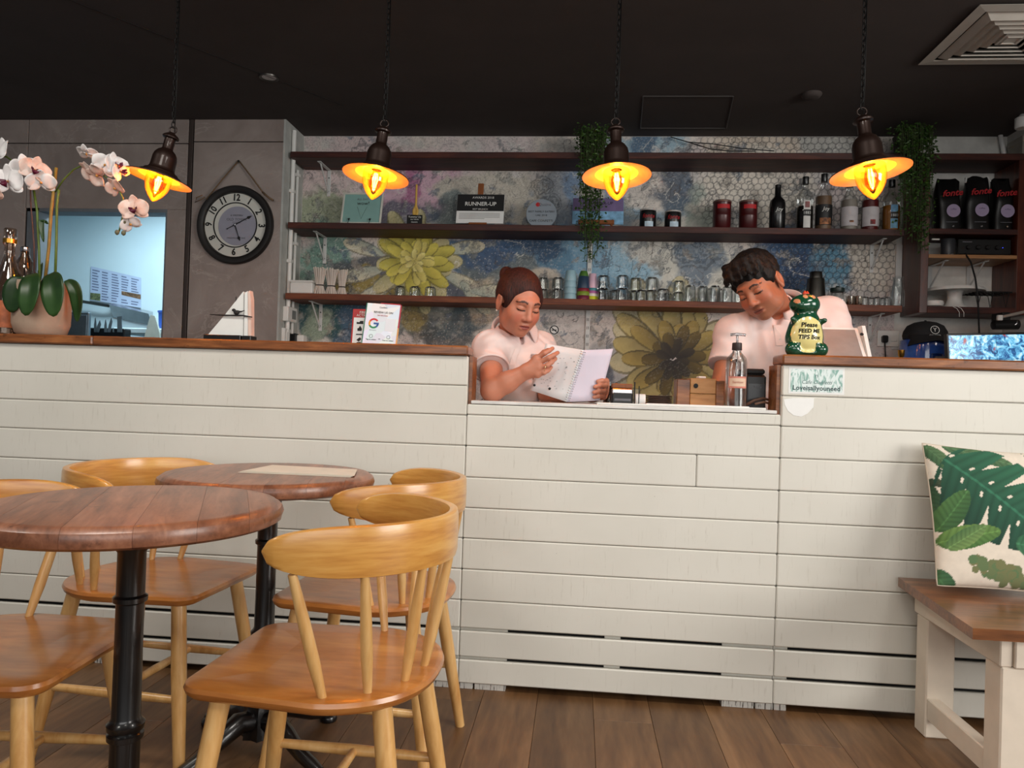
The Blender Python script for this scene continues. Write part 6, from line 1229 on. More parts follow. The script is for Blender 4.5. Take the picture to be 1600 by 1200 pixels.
b0 = Vector((xat(1000, 620, .2), .20, ZW)); q = thing('paper_roll', 'white paper roll lying on the low worktop behind the upright pin', 'roll', b0); MB().tube([b0+Vector((-.016, 0, .02)), b0+Vector((.018, .0, .02))], .0195, 20).build('roll', M_whitepaper, q, 40)
c_ = Vector((xat(1029, 626, .24), .24, ZW)); 
for i in range(6): q = thing('saucer', 'small dark saucer beside the wooden box, %s from the bottom of its stack' % ORD[i], 'saucer', c_+Vector((0, 0, .006*i)), 'stacked saucers'); MB().lathe([(.03, 0), (.045, .003), (.05, .006), (.047, .0065), (.03, .003)], c_+Vector((0, 0, .006*i)), 28).build('plate', pm('saucer_brown', (110, 92, 84), .35), q, 40)
q = thing('order_pad', 'white order pad with a dark red edge lying on the low worktop', 'pad', (xat(1020, 630, .08), .08, ZW)); MB().box((xat(992, 630, .07), .05, ZW), (xat(1050, 630, .07), .14, ZW+.004), .001).build('sheets', M_whitepaper, q); MB().box((xat(992, 630, .07), .046, ZW), (xat(1050, 630, .07), .0498, ZW+.005), .001).build('binding', pm('binding_red', (110, 24, 30), .5), q)
a = at(1078, 632, .17); b = at(1119, 592, .17); q = thing('wooden_box', 'pale wooden box on the low worktop beside the glass bottle', 'box', (a.x+.05, .22, ZW)); zt_ = b.z; M_boxw = wood('box_beech', [(140, 92, 50), (176, 124, 74), (196, 146, 94)], (1.6, 8, 9), .5, vary=.12)
MB().box((a.x, .17, ZW), (b.x, .27, ZW+(zt_-ZW)*.46), .002).build('lower_drawer', M_boxw, q); MB().box((a.x, .17, ZW+(zt_-ZW)*.475), (b.x, .27, zt_), .002).build('upper_drawer', M_boxw, q); MB().box((a.x-.045, .171, ZW), (a.x-.0005, .265, zt_-.004), .002).build('side_case', M_cap, q); MB().box((b.x+.0005, .171, ZW), (b.x+.03, .265, zt_-.006), .002).build('side_case', M_cap, q)
MB().lathe([(.007, 0), (.008, .002), (.006, .003)], (0, 0, 0), 16, front((a.x+.018, .1695, ZW+(zt_-ZW)*.74))).build('knot_hole', M_ink, q); MB().box((a.x+.03, .19, zt_), (b.x-.03, .25, zt_+.008), .003).build('paper_note', M_whitepaper, q)
a = at(1163, 640, .13); b = at(1214, 577, .13); q = thing('receipt_machine', 'black receipt printer in the gap beside the high counter', 'printer', (a.x+.06, .2, ZW)); zt_ = b.z; x1 = min(b.x, XB_-.016)
MB().box((a.x, .13, ZW), (x1, .30, zt_-.02), .008).build('body', M_black, q); MB().box((a.x+.004, .135, zt_-.0195), (x1-.004, .29, zt_), .006).build('lid', M_blackmatte, q); MB().box((a.x+.01, .1285, ZW+.02), (x1-.006, .1298, zt_-.05), .001).build('front_plate', pm('plate_dark', (28, 30, 32), .25), q); lettering('Vero', front(((a.x+x1)/2+.006, .1275, zt_-.062)), .013, M_greyink, q, .0003)
p = [Vector((x1-.09, .10, ZW+.004)), Vector((x1-.05, .085, ZW+.03)), Vector((x1-.02, .09, ZW+.038)), Vector((x1-.002, .10, ZW+.034))]; 
q = thing('coiled_cable', 'brown cables curling in front of the black receipt printer', 'cable', p[0]); MB().tube(p, .0045, 8).build('cord', pm('cable_brown', (96, 66, 50), .5), q, True); MB().tube([v+Vector((.0, -.012, -.012)) for v in p[1:]], .004, 8).build('cord', pm('cable_brown2', (110, 78, 60), .5), q, True)
# ================================================================ orchid and glass bottles at the picture edge
c0 = Vector((xat(64, 520, .125), .125, 1.137)); q = thing('orchid', 'white orchid in a rounded clay pot on the bar top', 'plant', c0); rp = wid(19, 109, 490, .125)/2*.84; hp = at(64, 442, .125).z-1.137
M_clay = pm('clay_pot', (176, 152, 132), .85, var=.14, scale=10, bump=.25, bscale=40)
pot = MB().lathe([(rp*.70, 0), (rp*.88, .012), (rp*.985, .045), (rp, hp*.55), (rp*.97, hp*.92), (rp*.94, hp), (rp*.86, hp), (rp*.88, hp*.9), (rp*.80, hp*.86)], c0, 48).build('pot', M_clay, q, 40)
MB().lathe([(rp*.3, hp*.87), (rp*.86, hp*.86)], c0, 24, wob=lambda t, i: 1+.02*math.sin(9*t)).build('moss', pm('moss', (60, 66, 34), .9, var=.4, scale=60), pot)
M_oleaf = NT('orchid_leaf'); n = M_oleaf.noise(M_oleaf.coord(), 7); M_oleaf.set(Base_Color=M_oleaf.ramp(n, [(.3, lin((22, 46, 20))), (.7, lin((50, 82, 36)))]), Roughness=.38); M_oleaf = M_oleaf.m
def pleaf(base, mid, tip, w, nrm):
    """broad drooping leaf along a curve, with a channel down the middle"""
    base, mid, tip = Vector(base), Vector(mid), Vector(tip); nrm = Vector(nrm).normalized()
    dd = tip-base; sd = Vector((-dd.z, dd.y*.0, dd.x)).normalized() if abs(dd.z)+abs(dd.x) > 1e-4 else Vector((1, 0, 0))
    def f(u, v):
        p = base*(1-u)**2+mid*2*u*(1-u)+tip*u*u; t_ = (v-.5)*2; ww = w*max(0, 1-abs(2*(.04+.955*u)-1)**2.1)**.5; d = ((mid-base)*2*(1-u)+(tip-mid)*2*u).normalized(); nn = sd.cross(d); nn = nn if nn.y < 0 or not nrm.y < 0 else -nn
        return p+sd*ww*t_-nn*(.010*(1-abs(t_))*math.sin(PI*u))
    MB().grid(f, 18, 9).build('leaf', M_oleaf, q, True, solid=.0022)
zt_ = 1.137+hp
for (bx, by), (mx, my, my_), (tx, ty, ty_), w in (((30, 432), (20, 446, -.11), (18, 488, -.095), .044), ((50, 428), (44, 440, -.16), (42, 493, -.130), .042), ((78, 428), (80, 440, -.16), (86, 494, -.130), .046), ((104, 438), (122, 444, -.03), (121, 502, -.03), .026), ((64, 438), (66, 410, .10), (60, 440, .14), .035)):
    pleaf(at(bx, by, .125-.075*(my_ < -.05)), at(mx, my, .125+my_), at(tx, ty, .125+ty_), w, (0, -1, .8) if my_ < .05 else (0, 1, .8))
M_stem = pm('orchid_stem', (92, 112, 44), .5, var=.2, scale=40); M_stake = pm('bamboo_stake', (142, 112, 48), .6, var=.25, scale=30); M_stem2 = pm('stem_purple', (92, 66, 60), .5, var=.2)
def stem(pts, r, mat, nm): MB().tube([at(x, y, Y) for x, y, Y in pts], r, 8).build(nm, mat, q, True)
stem([(70, 440, .12), (76, 390, .12), (80, 330, .11), (88, 262, .11)], .0055, M_stake, 'stake'); stem([(62, 440, .12), (61, 390, .12), (58, 330, .11), (52, 292, .11)], .0042, M_stem, 'stem'); stem([(86, 442, .14), (88, 380, .13), (89, 320, .12), (92, 296, .11)], .0045, M_stem, 'stem'); stem([(54, 440, .16), (53, 380, .15), (48, 320, .14), (47, 290, .13)], .0028, M_stem2, 'stem')
stem([(86, 300, .11), (100, 280, .10), (115, 265, .09), (130, 258, .08), (146, 262, .07), (160, 273, .06), (172, 281, .06), (184, 293, .06), (192, 310, .05), (193, 330, .05), (189, 350, .05), (186, 362, .05)], .0028, M_stem, 'flower_spray'); stem([(84, 302, .11), (60, 282, .10), (35, 262, .09), (10, 245, .09), (-20, 240, .10)], .0032, M_stem, 'flower_spray')
pleaf(at(74, 350, .11), at(58, 330, .10), at(68, 378, .10), .012, (0, -1, .2))
M_petal = NT('orchid_petal'); n = M_petal.noise(M_petal.coord(), 20); M_petal.set(Base_Color=M_petal.ramp(n, [(.3, lin((228, 222, 222))), (.7, lin((244, 242, 240)))]), Roughness=.55, Subsurface_Weight=.0); M_petal = M_petal.m
M_petalp = NT('orchid_petal_blush'); n = M_petalp.noise(M_petalp.coord(), 26); M_petalp.set(Base_Color=M_petalp.ramp(n, [(.3, lin((226, 172, 150))), (.7, lin((240, 222, 212)))]), Roughness=.55); M_petalp = M_petalp.m
M_lip = pm('orchid_lip', (92, 10, 44), .45, var=.25, scale=40); M_lipy = pm('orchid_throat', (216, 150, 70), .5)
def petal_mesh(b, Mx, ang, ln, wd, curl, mat):
    def f(u, v):
        t_ = (v-.5)*2; ww = wd*math.sin(PI*min(1, .10+.88*u))**.7; x = ln*u; z = curl*u*u*ln-.18*wd*t_*t_*(1-u)+.10*wd*math.sin(6*u+ang); p = Vector((x*math.cos(ang)-ww*t_*math.sin(ang), x*math.sin(ang)+ww*t_*math.cos(ang), z)); return Mx @ p
    MB().grid(f, 10, 7).build('petal', mat, b, True, solid=.0010)
def blossom(px, py, Y, size, face, spin, mat, lip=True):
    p = at(px, py, Y); fz = Vector(face).normalized(); up = Vector((0, 0, 1)); x = up.cross(fz).normalized(); y = fz.cross(x); Mx = Matrix(((x.x, y.x, fz.x, p.x), (x.y, y.y, fz.y, p.y), (x.z, y.z, fz.z, p.z), (0, 0, 0, 1))) @ Matrix.Rotation(spin, 4, 'Z')
    b = MB().lathe([(.003, -.006), (.005, 0), (.0035, .006)], (0, 0, 0), 10, Mx).build('blossom', M_lipy, q, True)
    for a, ln, wd, cu in ((90, 1.0, .36, .1), (212, 1.0, .34, .05), (328, 1.0, .34, .05), (12, 1.02, .62, .15), (168, 1.02, .62, .15)): petal_mesh(b, Mx @ Matrix.Translation((0, 0, .001 if wd > .5 else -.001)), R(a), size*ln, size*wd, cu, mat)
    if lip:
        MB().grid(lambda u, v: Mx @ Vector(((v-.5)*size*.44*math.sin(PI*(.15+.8*u)), -size*.34*u, .006+.014*math.sin(PI*u)+.010*abs(v-.5))), 8, 6).build('lip', M_lip, b, True, solid=.0012)
        for sx in (-1, 1): MB().grid(lambda u, v: Mx @ Vector((sx*(.004+size*.20*u), size*(.02+.16*(v-.5)), .006+.016*u)), 6, 5).build('lip', M_lip, b, True, solid=.001)
for a in ((-2, 238, .07, .062, (-.35, -.8, .3), .2, M_petal, False), (13, 284, .04, .062, (.05, -1, -.1), 0, M_petal), (40, 262, .07, .050, (.55, -.7, .1), .3, M_petal), (54, 266, .05, .052, (.75, -.65, .0), -.2, M_petalp), (64, 285, .07, .050, (.5, -.6, -.5), .1, M_petal, False), (-6, 305, .05, .04, (-.3, -.9, -.3), .4, M_petalp, False),
          (138, 268, .07, .042, (-.4, -.6, -.5), .5, M_petalp, False), (152, 274, .06, .044, (-.2, -.7, -.6), 1.0, M_petalp, False), (136, 240, .08, .040, (.1, .5, .8), .3, M_petal, False), (164, 258, .06, .046, (.3, -.8, -.1), -.5, M_petal, False), (181, 258, .05, .046, (.9, -.4, .2), .2, M_petal), (188, 268, .06, .040, (.9, -.3, -.1), .7, M_petal), (180, 294, .05, .040, (-.2, -.7, -.5), .2, M_petalp, False), (210, 327, .03, .050, (.3, -.95, -.05), .15, M_petalp), (204, 350, .05, .036, (.4, -.6, -.6), .6, M_petal, False)): blossom(*a)
for x, y in ((194, 346), (183, 363), (193, 364)): p = at(x, y, .04); MB().lathe([(.001, -.010), (.006, -.006), (.008, 0), (.006, .006), (.001, .009)], p, 12).build('bud', pm('bud_green', (104, 100, 74), .5), q, True)
# bottles
M_gl2 = glass('bottle_glass', (236, 226, 218), .55, .05, .05)
c_ = Vector((xat(10, 522, .165)+.03, .165, 1.137)); hz = at(10, 357, .165).z-1.137; q = thing('swing_bottle', 'clear glass bottle with a thick square neck at the picture edge', 'bottle', c_)
MB().lathe([(.05, 0), (.055, .006), (.055, hz*.42), (.05, hz*.52), (.028, hz*.66), (.019, hz*.74), (.0185, hz*.84), (.022, hz*.85), (.022, hz*.99), (.018, hz), (.015, hz*.98), (.016, hz*.7), (.05, hz*.42), (.052, .01)], c_+Vector((-.03, 0, 0)), 28, cap1=False).build('glass_body', M_gl2, q, 50)
MB().lathe([(.0235, hz*.86), (.0235, hz*.9), (.0225, hz*.9)], c_+Vector((-.03, 0, 0)), 24, cap0=False, cap1=False).build('neck_ring', M_brass, q); band(MB(), c_+Vector((-.03, 0, 0)), .0562, .03, .13, -PI/2-1.2, -PI/2+1.2, 14).build('label', pm('label_orange', (190, 104, 60), .5, var=.3, scale=40), q, True)
c_ = Vector((xat(34, 522, .238), .238, 1.137)); hz = at(36, 387, .238).z-1.137; q = thing('round_bottle', 'round shouldered clear bottle with a silver stopper behind the orchid pot', 'bottle', c_)
MB().lathe([(.036, 0), (.04, .006), (.040, hz*.62), (.038, hz*.74), (.030, hz*.84), (.017, hz*.90), (.015, hz*.96), (.013, hz*.96), (.026, hz*.82), (.036, hz*.6), (.036, .01)], c_, 28, cap1=False).build('glass_body', M_gl2, q, 50); MB().lathe([(.015, hz*.955), (.016, hz*.96), (.016, hz), (.012, hz*1.01)], c_, 16).build('stopper', M_chrome, q, 40); MB().lathe([(.033, .01), (.0355, .02), (.0355, hz*.5)], c_, 24).build('liquid', glass('pink_liquid', (214, 160, 140), .2, .05, .02), q, 50)
# ================================================================ people
def skin_mat(name, rough=.48):
    t = NT(name); ca = t.node('ShaderNodeAttribute', attribute_name='Col'); n = t.noise(t.coord(), 40, 4); v = t.math('ADD', t.math('MULTIPLY', n, .16), .92); h_ = t.node('ShaderNodeHueSaturation'); t.l.new(ca.outputs['Color'], h_.inputs['Color']); t.l.new(v, h_.inputs['Value'])
    t.set(Base_Color=h_.outputs[0], Roughness=rough, Subsurface_Weight=.0); return t.m
def hair_mat(name, c1, c2):
    t = NT(name); n = t.noise(t.coord('Object', (90, 90, 14)), 2.5, 4, .6); t.set(Base_Color=t.ramp(n, [(.35, lin(c1)), (.7, lin(c2))]), Roughness=.58, Specular_IOR_Level=.3); t.bump(n, .6, .005); return t.m
def A(*p): return np.array(at(*p))
def head_frame(yaw, pitch, roll): return np.array(Matrix.Rotation(PI+yaw, 3, 'Z') @ Matrix.Rotation(-pitch, 3, 'X') @ Matrix.Rotation(roll, 3, 'Y'))
def head_sdf(s, c, Rm, sc, male):
    P = lambda *l: c+Rm @ (np.array(l)*sc); Q = Rm.T
    E = lambda l, r, k=.012, sub=False: s.ell(P(*l), tuple(np.array(r)*sc), k, sub, Q)
    K = lambda a, b, r0, r1, k=.01, sub=False: s.cap(P(*a), P(*b), r0*sc, r1*sc, k, sub)
    E((0, -.015, .032), (.074, .092, .083)); E((0, .030, -.028), (.060, .064, .080), .03); E((0, .035, -.072), (.041 if not male else .050, .050, .040), .03); E((0, .070, -.098), (.020, .017, .015), .02)
    for x in (-1, 1): E((x*.036, .060, -.032), (.026, .024, .028), .025); E((x*(.044 if male else .036), .02, -.070), (.02, .03, .024), .03)
    E((0, .078, .022), (.046, .013, .012), .02)
    for x in (-1, 1): E((x*.031, .104, .000), (.018, .017, .011), .014, True); E((x*.0315, .074, -.001), (.0165, .0165, .0130), .003)
    K((0, .088, .010), (0, .103, -.026), .0075, .0105, .012); E((0, .107, -.033), (.0125, .0115, .0105), .008)
    for x in (-1, 1): E((x*.0125, .097, -.037), (.0085, .0095, .0075), .006)
    K((-.019, .084, -.0625), (.019, .084, -.0625), .0055, .0055, .006); K((-.011, .0925, -.0605), (.011, .0925, -.0605), .0058, .0058, .005); K((-.013, .0885, -.0735), (.013, .0885, -.0735), .0070, .0070, .006); K((-.022, .094, -.0672), (.022, .094, -.0672), .0018, .0018, .003, True)
    for x in (-1, 1): E((x*.078, -.008, -.008), (.009, .021, .031), .006); E((x*.087, -.004, -.006), (.006, .011, .017), .004, True); E((x*.078, -.004, -.036), (.007, .009, .009), .006)
def paint_head(V, c, Rm, sc, base, lip, brow, col, blush):
    L = (V-c) @ Rm/sc; x, y, z = L.T; inside = (np.abs(x) < .1) & (y > -.12) & (y < .13) & (z > -.125) & (z < .125); fr = inside & (y > .045)
    def mixc(m, cc): col[:] = col*(1-m[:, None])+L3(cc)[None]*m[:, None]
    mixc(fr*np.exp(-((np.abs(x)-.038)**2/.0003+(z+.035)**2/.0004))*.45, blush); mixc(fr*np.exp(-(x**2/.00012+(z+.036)**2/.0001))*.3, blush)
    lz = np.where(z > -.067, .0085*np.clip(1-(np.abs(x)/.024)**2, 0, 1), .0105*np.clip(1-(np.abs(x)/.022)**2, 0, 1)); mixc((fr & (y > .072) & (np.abs(z+.067) < lz))*.85, lip); mixc((fr & (y > .07) & (np.abs(z+.0672) < .0014) & (np.abs(x) < .021))*.7, (70, 24, 22))
    for sx in (-1, 1):
        u = (x*sx-.032)/.019; bz = .0215+.005*(1-u*u)-.004*np.clip(u, 0, 1); mixc((fr & (np.abs(u) < 1) & (np.abs(z-bz) < .0040*(1-.5*np.clip(u, 0, 1))))*.95, brow)
        u = (x*sx-.0315)/.0155; ez = -.0055-.0022*(1-u*u); mixc((fr & (np.abs(u) < 1.0) & (np.abs(z-ez) < .0026))*.95, (24, 14, 12)); ez2 = .0078+.003*(1-u*u); mixc((fr & (np.abs(u) < 1) & (np.abs(z-ez2) < .0014))*.45, (90, 46, 34))
        mixc((fr & ((x*sx-.0085)**2+(z+.0435)**2 < .0000095))*.75, (60, 24, 20))
    return L
def finger(s, pts, r0, r1, k=.004):
    n = len(pts)-1
    for i in range(n): s.cap(pts[i], pts[i+1], r0+(r1-r0)*i/n, r0+(r1-r0)*(i+1)/n, k)
def cutdisk(s, c, n, rad):
    """flat cut of a sleeve end"""
    c = np.array(c, np.float32); n = np.array(n, float); n /= np.linalg.norm(n); sl = s._sl(c+n*rad*.5, rad); X, Y, Z = s._pts(sl); d = (n[0]*(X-c[0])+n[1]*(Y-c[1])+n[2]*(Z-c[2])).astype(np.float32); s.F[sl] = np.maximum(s.F[sl], np.where((X-c[0])**2+(Y-c[1])**2+(Z-c[2])**2 < rad*rad*1.4, d, s.F[sl]))
def hand_sdf(s, wrist, palm, tips, knuck, thumb, r=.0088):
    """palm slab from wrist to knuckles, four bent fingers, thumb from the side of the palm"""
    for k_ in knuck: s.cap(wrist, k_, .021, .0125, .012)
    s.cap(knuck[0], knuck[3], .0125, .011, .008)
    for k_, tp in zip(knuck, tips): finger(s, [k_]+list(tp), r*1.06, r*.80)
    finger(s, thumb, r*1.35, r*.95, .006)
M_polo = NT('polo_pique'); n = M_polo.noise(M_polo.coord(), 9, 4); M_polo.set(Base_Color=M_polo.ramp(n, [(.3, lin((222, 200, 196))), (.7, lin((234, 216, 210)))]), Roughness=.85); M_polo.bump(M_polo.voro(M_polo.coord(), 420), .25, .001); M_polo = M_polo.m
M_shirtbtn = pm('shirt_button', (226, 214, 208), .3); M_trouser = pm('black_trousers', (22, 22, 26), .85)
def collar(q, shirt, c, axis, fwd, r, mat, tip=.055, fall=.042):
    """folded polo collar round the neck, open at the throat"""
    z = Vector(axis).normalized(); f = Vector(fwd); f = (f-z*f.dot(z)).normalized(); x = f.cross(z)
    def g(u, v):
        a = R(18)+(2*PI-R(36))*u; ca, sa = math.cos(a), math.sin(a); d = f*ca+x*sa; open_ = max(0, ca)**3
        if v < .3: t_ = v/.3; return Vector(c)+d*r*(1.0-.06*(1-t_))+z*(.004+.024*t_-.012*open_)
        t_ = (v-.3)/.7; return Vector(c)+d*(r*(1+.03)+(.016+.012*open_)*t_)+z*(.028-.012*open_-(fall+tip*.35*open_)*t_)-x*sa*0
    MB().grid(g, 40, 9).build('collar', mat, shirt, True, solid=.003)
def buttons(shirt, bv, o0, pts):
    for px, py in pts:
        a = Vector(CAM); d = (at(px, py, 1.0)-a).normalized(); h_ = bv.ray_cast(a, d)
        if h_[0] is not None: MB().lathe([(.0052, 0), (.0052, .002), (.004, .0028)], (0, 0, 0), 14, frame(h_[0], *((lambda nn: ((nn.cross(Vector((0, 0, 1)))), Vector((0, 0, 1))))(h_[1] if h_[1].dot(d) < 0 else -h_[1])))).build('button', M_shirtbtn, shirt)
def strip(shirt, bv, path, w, mat, nm):
    pts = []
    for (px, py) in path:
        row = []
        for dx in (-w, w):
            a = Vector(CAM); d = (at(px+dx, py, 1.0)-a).normalized(); h_ = bv.ray_cast(a, d); 
            if h_[0] is None: return
            row.append(h_[0]-d*.0022)
        pts.append(row)
    m = MB(); m.add([p for r_ in pts for p in r_], [(2*i, 2*i+1, 2*i+3, 2*i+2) for i in range(len(pts)-1)]); m.build(nm, mat, shirt, solid=.002)
def legs(q, hipL, hipR, footL, footR, mat):
    s = SDF((min(hipL[0], hipR[0])-.22, min(hipL[1], footL[1])-.25, -.01), (max(hipL[0], hipR[0])+.22, max(hipL[1], footL[1])+.25, hipL[2]+.12), .011)
    mid = (np.array(hipL)+np.array(hipR))/2; s.ell(mid+np.array((0, 0, .0)), (.175, .12, .12), .03)
    for h_, f_ in ((hipL, footL), (hipR, footR)): k_ = (np.array(h_)*.48+np.array(f_)*.52); s.cap(h_, k_, .085, .06, .03).cap(k_, (f_[0], f_[1], .07), .06, .045, .02)
    np_mesh('trousers', *s.mesh(), mat, q)
    for f_ in (footL, footR):
        t_ = SDF((f_[0]-.08, f_[1]-.24, -.01), (f_[0]+.08, f_[1]+.12, .12), .007); t_.ell((f_[0], f_[1]-.06, .03), (.045, .13, .045), .01).cap((f_[0], f_[1], .04), (f_[0], f_[1], .085), .042, .045, .02).plane((0, 0, -1), 0, .002); np_mesh('shoe', *t_.mesh(), M_black, q)
# ---------------------------------------------------------------- woman reading
sc = .98; RW = head_frame(R(33), R(24), R(-3)); hc = A(826, 500, .215)-RW @ (np.array((0, .105, -.034))*sc); 
shR, shL = A(766, 543, .31), A(842, 543, .48); elR = A(769, 611, .125); elR[2] = .992; wrR = A(823, 580, .105)
nb = (shR+shL)/2+np.array((-.008, -.02, .060)); chest = (shR+shL)/2+np.array((.01, .02, -.10)); waist = np.array((chest[0]-.02, .60, .99)); hip = np.array((chest[0]-.03, .70, .88))
elL = A(856, 622, .33); elL[2] = .990; wrL = A(926, 617, .235)
wq = thing('person', 'woman in a pale pink polo shirt leaning on the counter, reading a spiral bound menu', 'person', (hip[0], .70, 0))
s = SDF((shR[0]-.11, .02, .86), (A(960, 600, .2)[0]+.02, .86, hc[2]+.16), .0031); head_sdf(s, hc, RW, sc, False)
s.cap(hc+RW @ np.array((0, -.028, -.06)), nb+np.array((0, .03, -.01)), .047, .052, .03); s.cap(shR, shL, .05, .05, .03); s.ell(chest, (.13, .11, .13), .04); s.cap(chest, waist, .10, .11, .04); s.cap(waist, hip, .11, .12, .04)
s.cap(shR, elR, .045, .039, .02).cap(elR, elR*.55+wrR*.45, .040, .036, .012).cap(elR*.55+wrR*.45, wrR, .036, .0245, .012)
s.cap(shL, elL, .045, .038, .02).cap(elL, wrL, .038, .024, .012)
kn = [A(838, 560, .098), A(842, 567, .088), A(843, 576, .084), A(840, 585, .088)]
tp = [[A(851, 552, .088), A(858, 548, .095), A(863.5, 544.5, .108)], [A(857, 559, .076), A(865, 555, .086), A(871.5, 551, .102)], [A(855, 571, .074), A(862, 566, .084), A(868, 560.5, .100)], [A(850, 582, .080), A(856, 579, .088), A(861, 574, .102)]]
hand_sdf(s, wrR, None, tp, kn, [A(829, 572, .115), A(840, 560, .130), A(850, 551, .136), A(857, 547, .137)])
kn = [A(946, 596, .225), A(947, 604, .222), A(946, 612, .222), A(943, 619, .225)]
tp = [[A(947, 595, .182), A(941, 594.5, .160), A(934, 596, .152)], [A(946, 603, .178), A(937, 602.5, .152), A(929.5, 604.5, .143)], [A(945, 611.5, .178), A(936, 611, .150), A(928, 613, .141)], [A(942, 619, .180), A(935, 619, .155), A(928.5, 620.5, .146)]]
hand_sdf(s, wrL, None, tp, kn, [A(932, 612, .245), A(938, 600, .232), A(932, 592, .222), A(925, 589, .216)])
V, Fq = s.mesh(); col = np.tile(L3((188, 122, 96)), (len(V), 1)); paint_head(V, hc, RW, sc, None, (150, 66, 62), (52, 28, 22), col, (204, 104, 86)); 
body = np_mesh('body', V, Fq, skin_mat('skin_warm'), wq, col, 1)
for px, py, Y in ((864.5, 544, .107), (872, 550.5, .101), (868.8, 560, .099)): pass
MB().tube([A(852, 575, .0745)+np.array((0, .0, 0))+np.array((.006*math.cos(a)*.55, .0095*math.sin(a), .0095*math.cos(a))) for a in np.linspace(0, 2*PI, 17)[:-1]], .0014, 6, closed=True).build('ring', pm('gold_ring', (212, 190, 150), .2, 1.0), body, True)
ea = hc+RW @ np.array((.080, -.003, -.044)); MB().lathe([(.001, -.004), (.004, 0), (.001, .004)], ea, 10).build('earring', pm('pearl', (236, 226, 214), .2), body, True)
h = SDF(hc-.19, hc+.19, .0032); P = lambda *l: hc+RW @ (np.array(l)*sc)
h.ell(P(0, -.022, .037), (.0815*sc, .099*sc, .0885*sc), .01, False, RW.T).ell(P(0, -.075, .0), (.055, .05, .055), .03, False, RW.T)
for x in (-1, 1): h.ell(P(x*.066, .012, .012), (.016, .034, .040), .02, False, RW.T)
h.ell(P(.006, .112, -.012), (.071, .066, .092), .010, True, RW.T)
for x in (-1, 1): h.ell(P(x*.084, .012, -.022), (.018, .028, .036), .01, True, RW.T)
nz = RW @ np.array((0, .35, -1.)); nz /= np.linalg.norm(nz); h.plane(nz, float(nz @ hc)+.070, .012)
h.ell(P(.022, -.098, .070), (.033, .031, .031), .010).ell(P(.03, -.110, .080), (.02, .02, .02), .01)
np_mesh('hair', *h.mesh(), hair_mat('hair_brown', (26, 11, 9), (74, 32, 24)), wq, None, 1)
t = SDF((shR[0]-.13, .12, .90), (shL[0]+.22, .88, nb[2]+.07), .0042); up_ = elR-shR; cuff = shR+up_*.52; upl = elL-shL
t.cap(shR, shL, .054, .054, .04).cap(nb+np.array((0, .01, -.03)), shR+np.array((0, 0, -.004)), .055, .055, .05).cap(nb+np.array((0, .01, -.03)), shL+np.array((0, 0, -.004)), .055, .055, .05).ell(chest, (.150, .122, .145), .05).ell(chest+np.array((.02, -.03, -.01)), (.115, .105, .095), .04).cap(chest, waist, .122, .128, .05).cap(waist, hip, .128, .13, .04).cap(nb+np.array((0, .025, -.03)), nb+np.array((0, .02, -.005)), .070, .060, .03)
t.cap(shR+up_*.04, cuff+up_*.08, .056, .066, .035).cap(shL+upl*.04, shL+upl*.62, .056, .062, .035)
na = hc+RW @ np.array((0, -.02, -.05)); t.cap(na, nb+np.array((0, .012, -.012)), .060, .052, .006, True)
th = nb+np.array((.035, -.055, -.045)); t.cap(nb+np.array((.01, -.05, .0)), th, .030, .010, .01, True)
cutdisk(t, cuff, up_, .105); cutdisk(t, shL+upl*.55, upl, .10)
V, Fq = t.mesh(); nn = np.stack([np.sin(V[:, 2]*48+V[:, 0]*62+4*np.sin(V[:, 1]*26+V[:, 2]*18))*.0038+np.sin(V[:, 0]*95-V[:, 2]*50+3*np.sin(V[:, 2]*40))*.0016], 1); V = V+np.array((.3, -.9, .2))*nn
sh = np_mesh('polo_shirt', V, Fq, M_polo, wq, None, 2); bv = BVHTree.FromPolygons(V.tolist(), Fq.tolist())
ax = (hc+RW @ np.array((0, -.03, -.06)))-nb; collar(wq, sh, nb+ax*.16, ax, RW @ np.array((0, 1, 0))*np.array((1, 1, 0)), .073, M_polo)
MB().tube([Vector(cuff)+Vector(v) for v in [((lambda u_, w_: (u_*math.cos(a)+w_*math.sin(a))*.0655)(*(lambda d_: ((lambda e: (e, np.cross(d_, e)))(np.cross(d_, (0, 0, 1.))/np.linalg.norm(np.cross(d_, (0, 0, 1.))))))(up_/np.linalg.norm(up_)))) for a in np.linspace(0, 2*PI, 33)[:-1]]], .0042, 8, closed=True).build('cuff', M_polo, sh, True)
strip(sh, bv, [(809, 545), (804, 556), (800, 570), (798, 584)], 4.0, M_polo, 'placket'); buttons(sh, bv, None, [(806, 553), (800.5, 571)])
legs(wq, hip+np.array((-.08, 0, 0)), hip+np.array((.08, 0, 0)), (hip[0]-.09, .74, 0), (hip[0]+.09, .76, 0), M_trouser)
# ---------------------------------------------------------------- spiral bound menu
bq = thing('spiral_menu', 'open spiral bound menu with white pages held by the woman', 'book', at(885, 628, .085))
cn = {k_: at(*v) for k_, v in dict(a=(912, 547, .115), b=(885.5, 628, .095), c=(828, 609.5, .158), d=(853, 537, .178), e=(958, 545, .185), f=(937, 626, .160)).items()}
M_page = pm('page_white', (226, 226, 228), .7, var=.03); M_page2 = pm('page_lilac', (206, 198, 212), .7, var=.03)
def page(nm, a, b, c, d, off, mat, bow):
    def g(u, v): p = a.lerp(d, u).lerp(b.lerp(c, u), v); return p+Vector((0, bow*math.sin(PI*u)+off, 0))
    MB().grid(g, 14, 8).build(nm, mat, bq, True, solid=.0009)
for k_ in range(4): page('page', cn['a'], cn['b'], cn['c'], cn['d'], .0035*k_, M_page, .006); page('page', cn['a'], cn['b'], cn['f'], cn['e'], .0035*k_, M_page2 if k_ == 0 else M_page, .008)
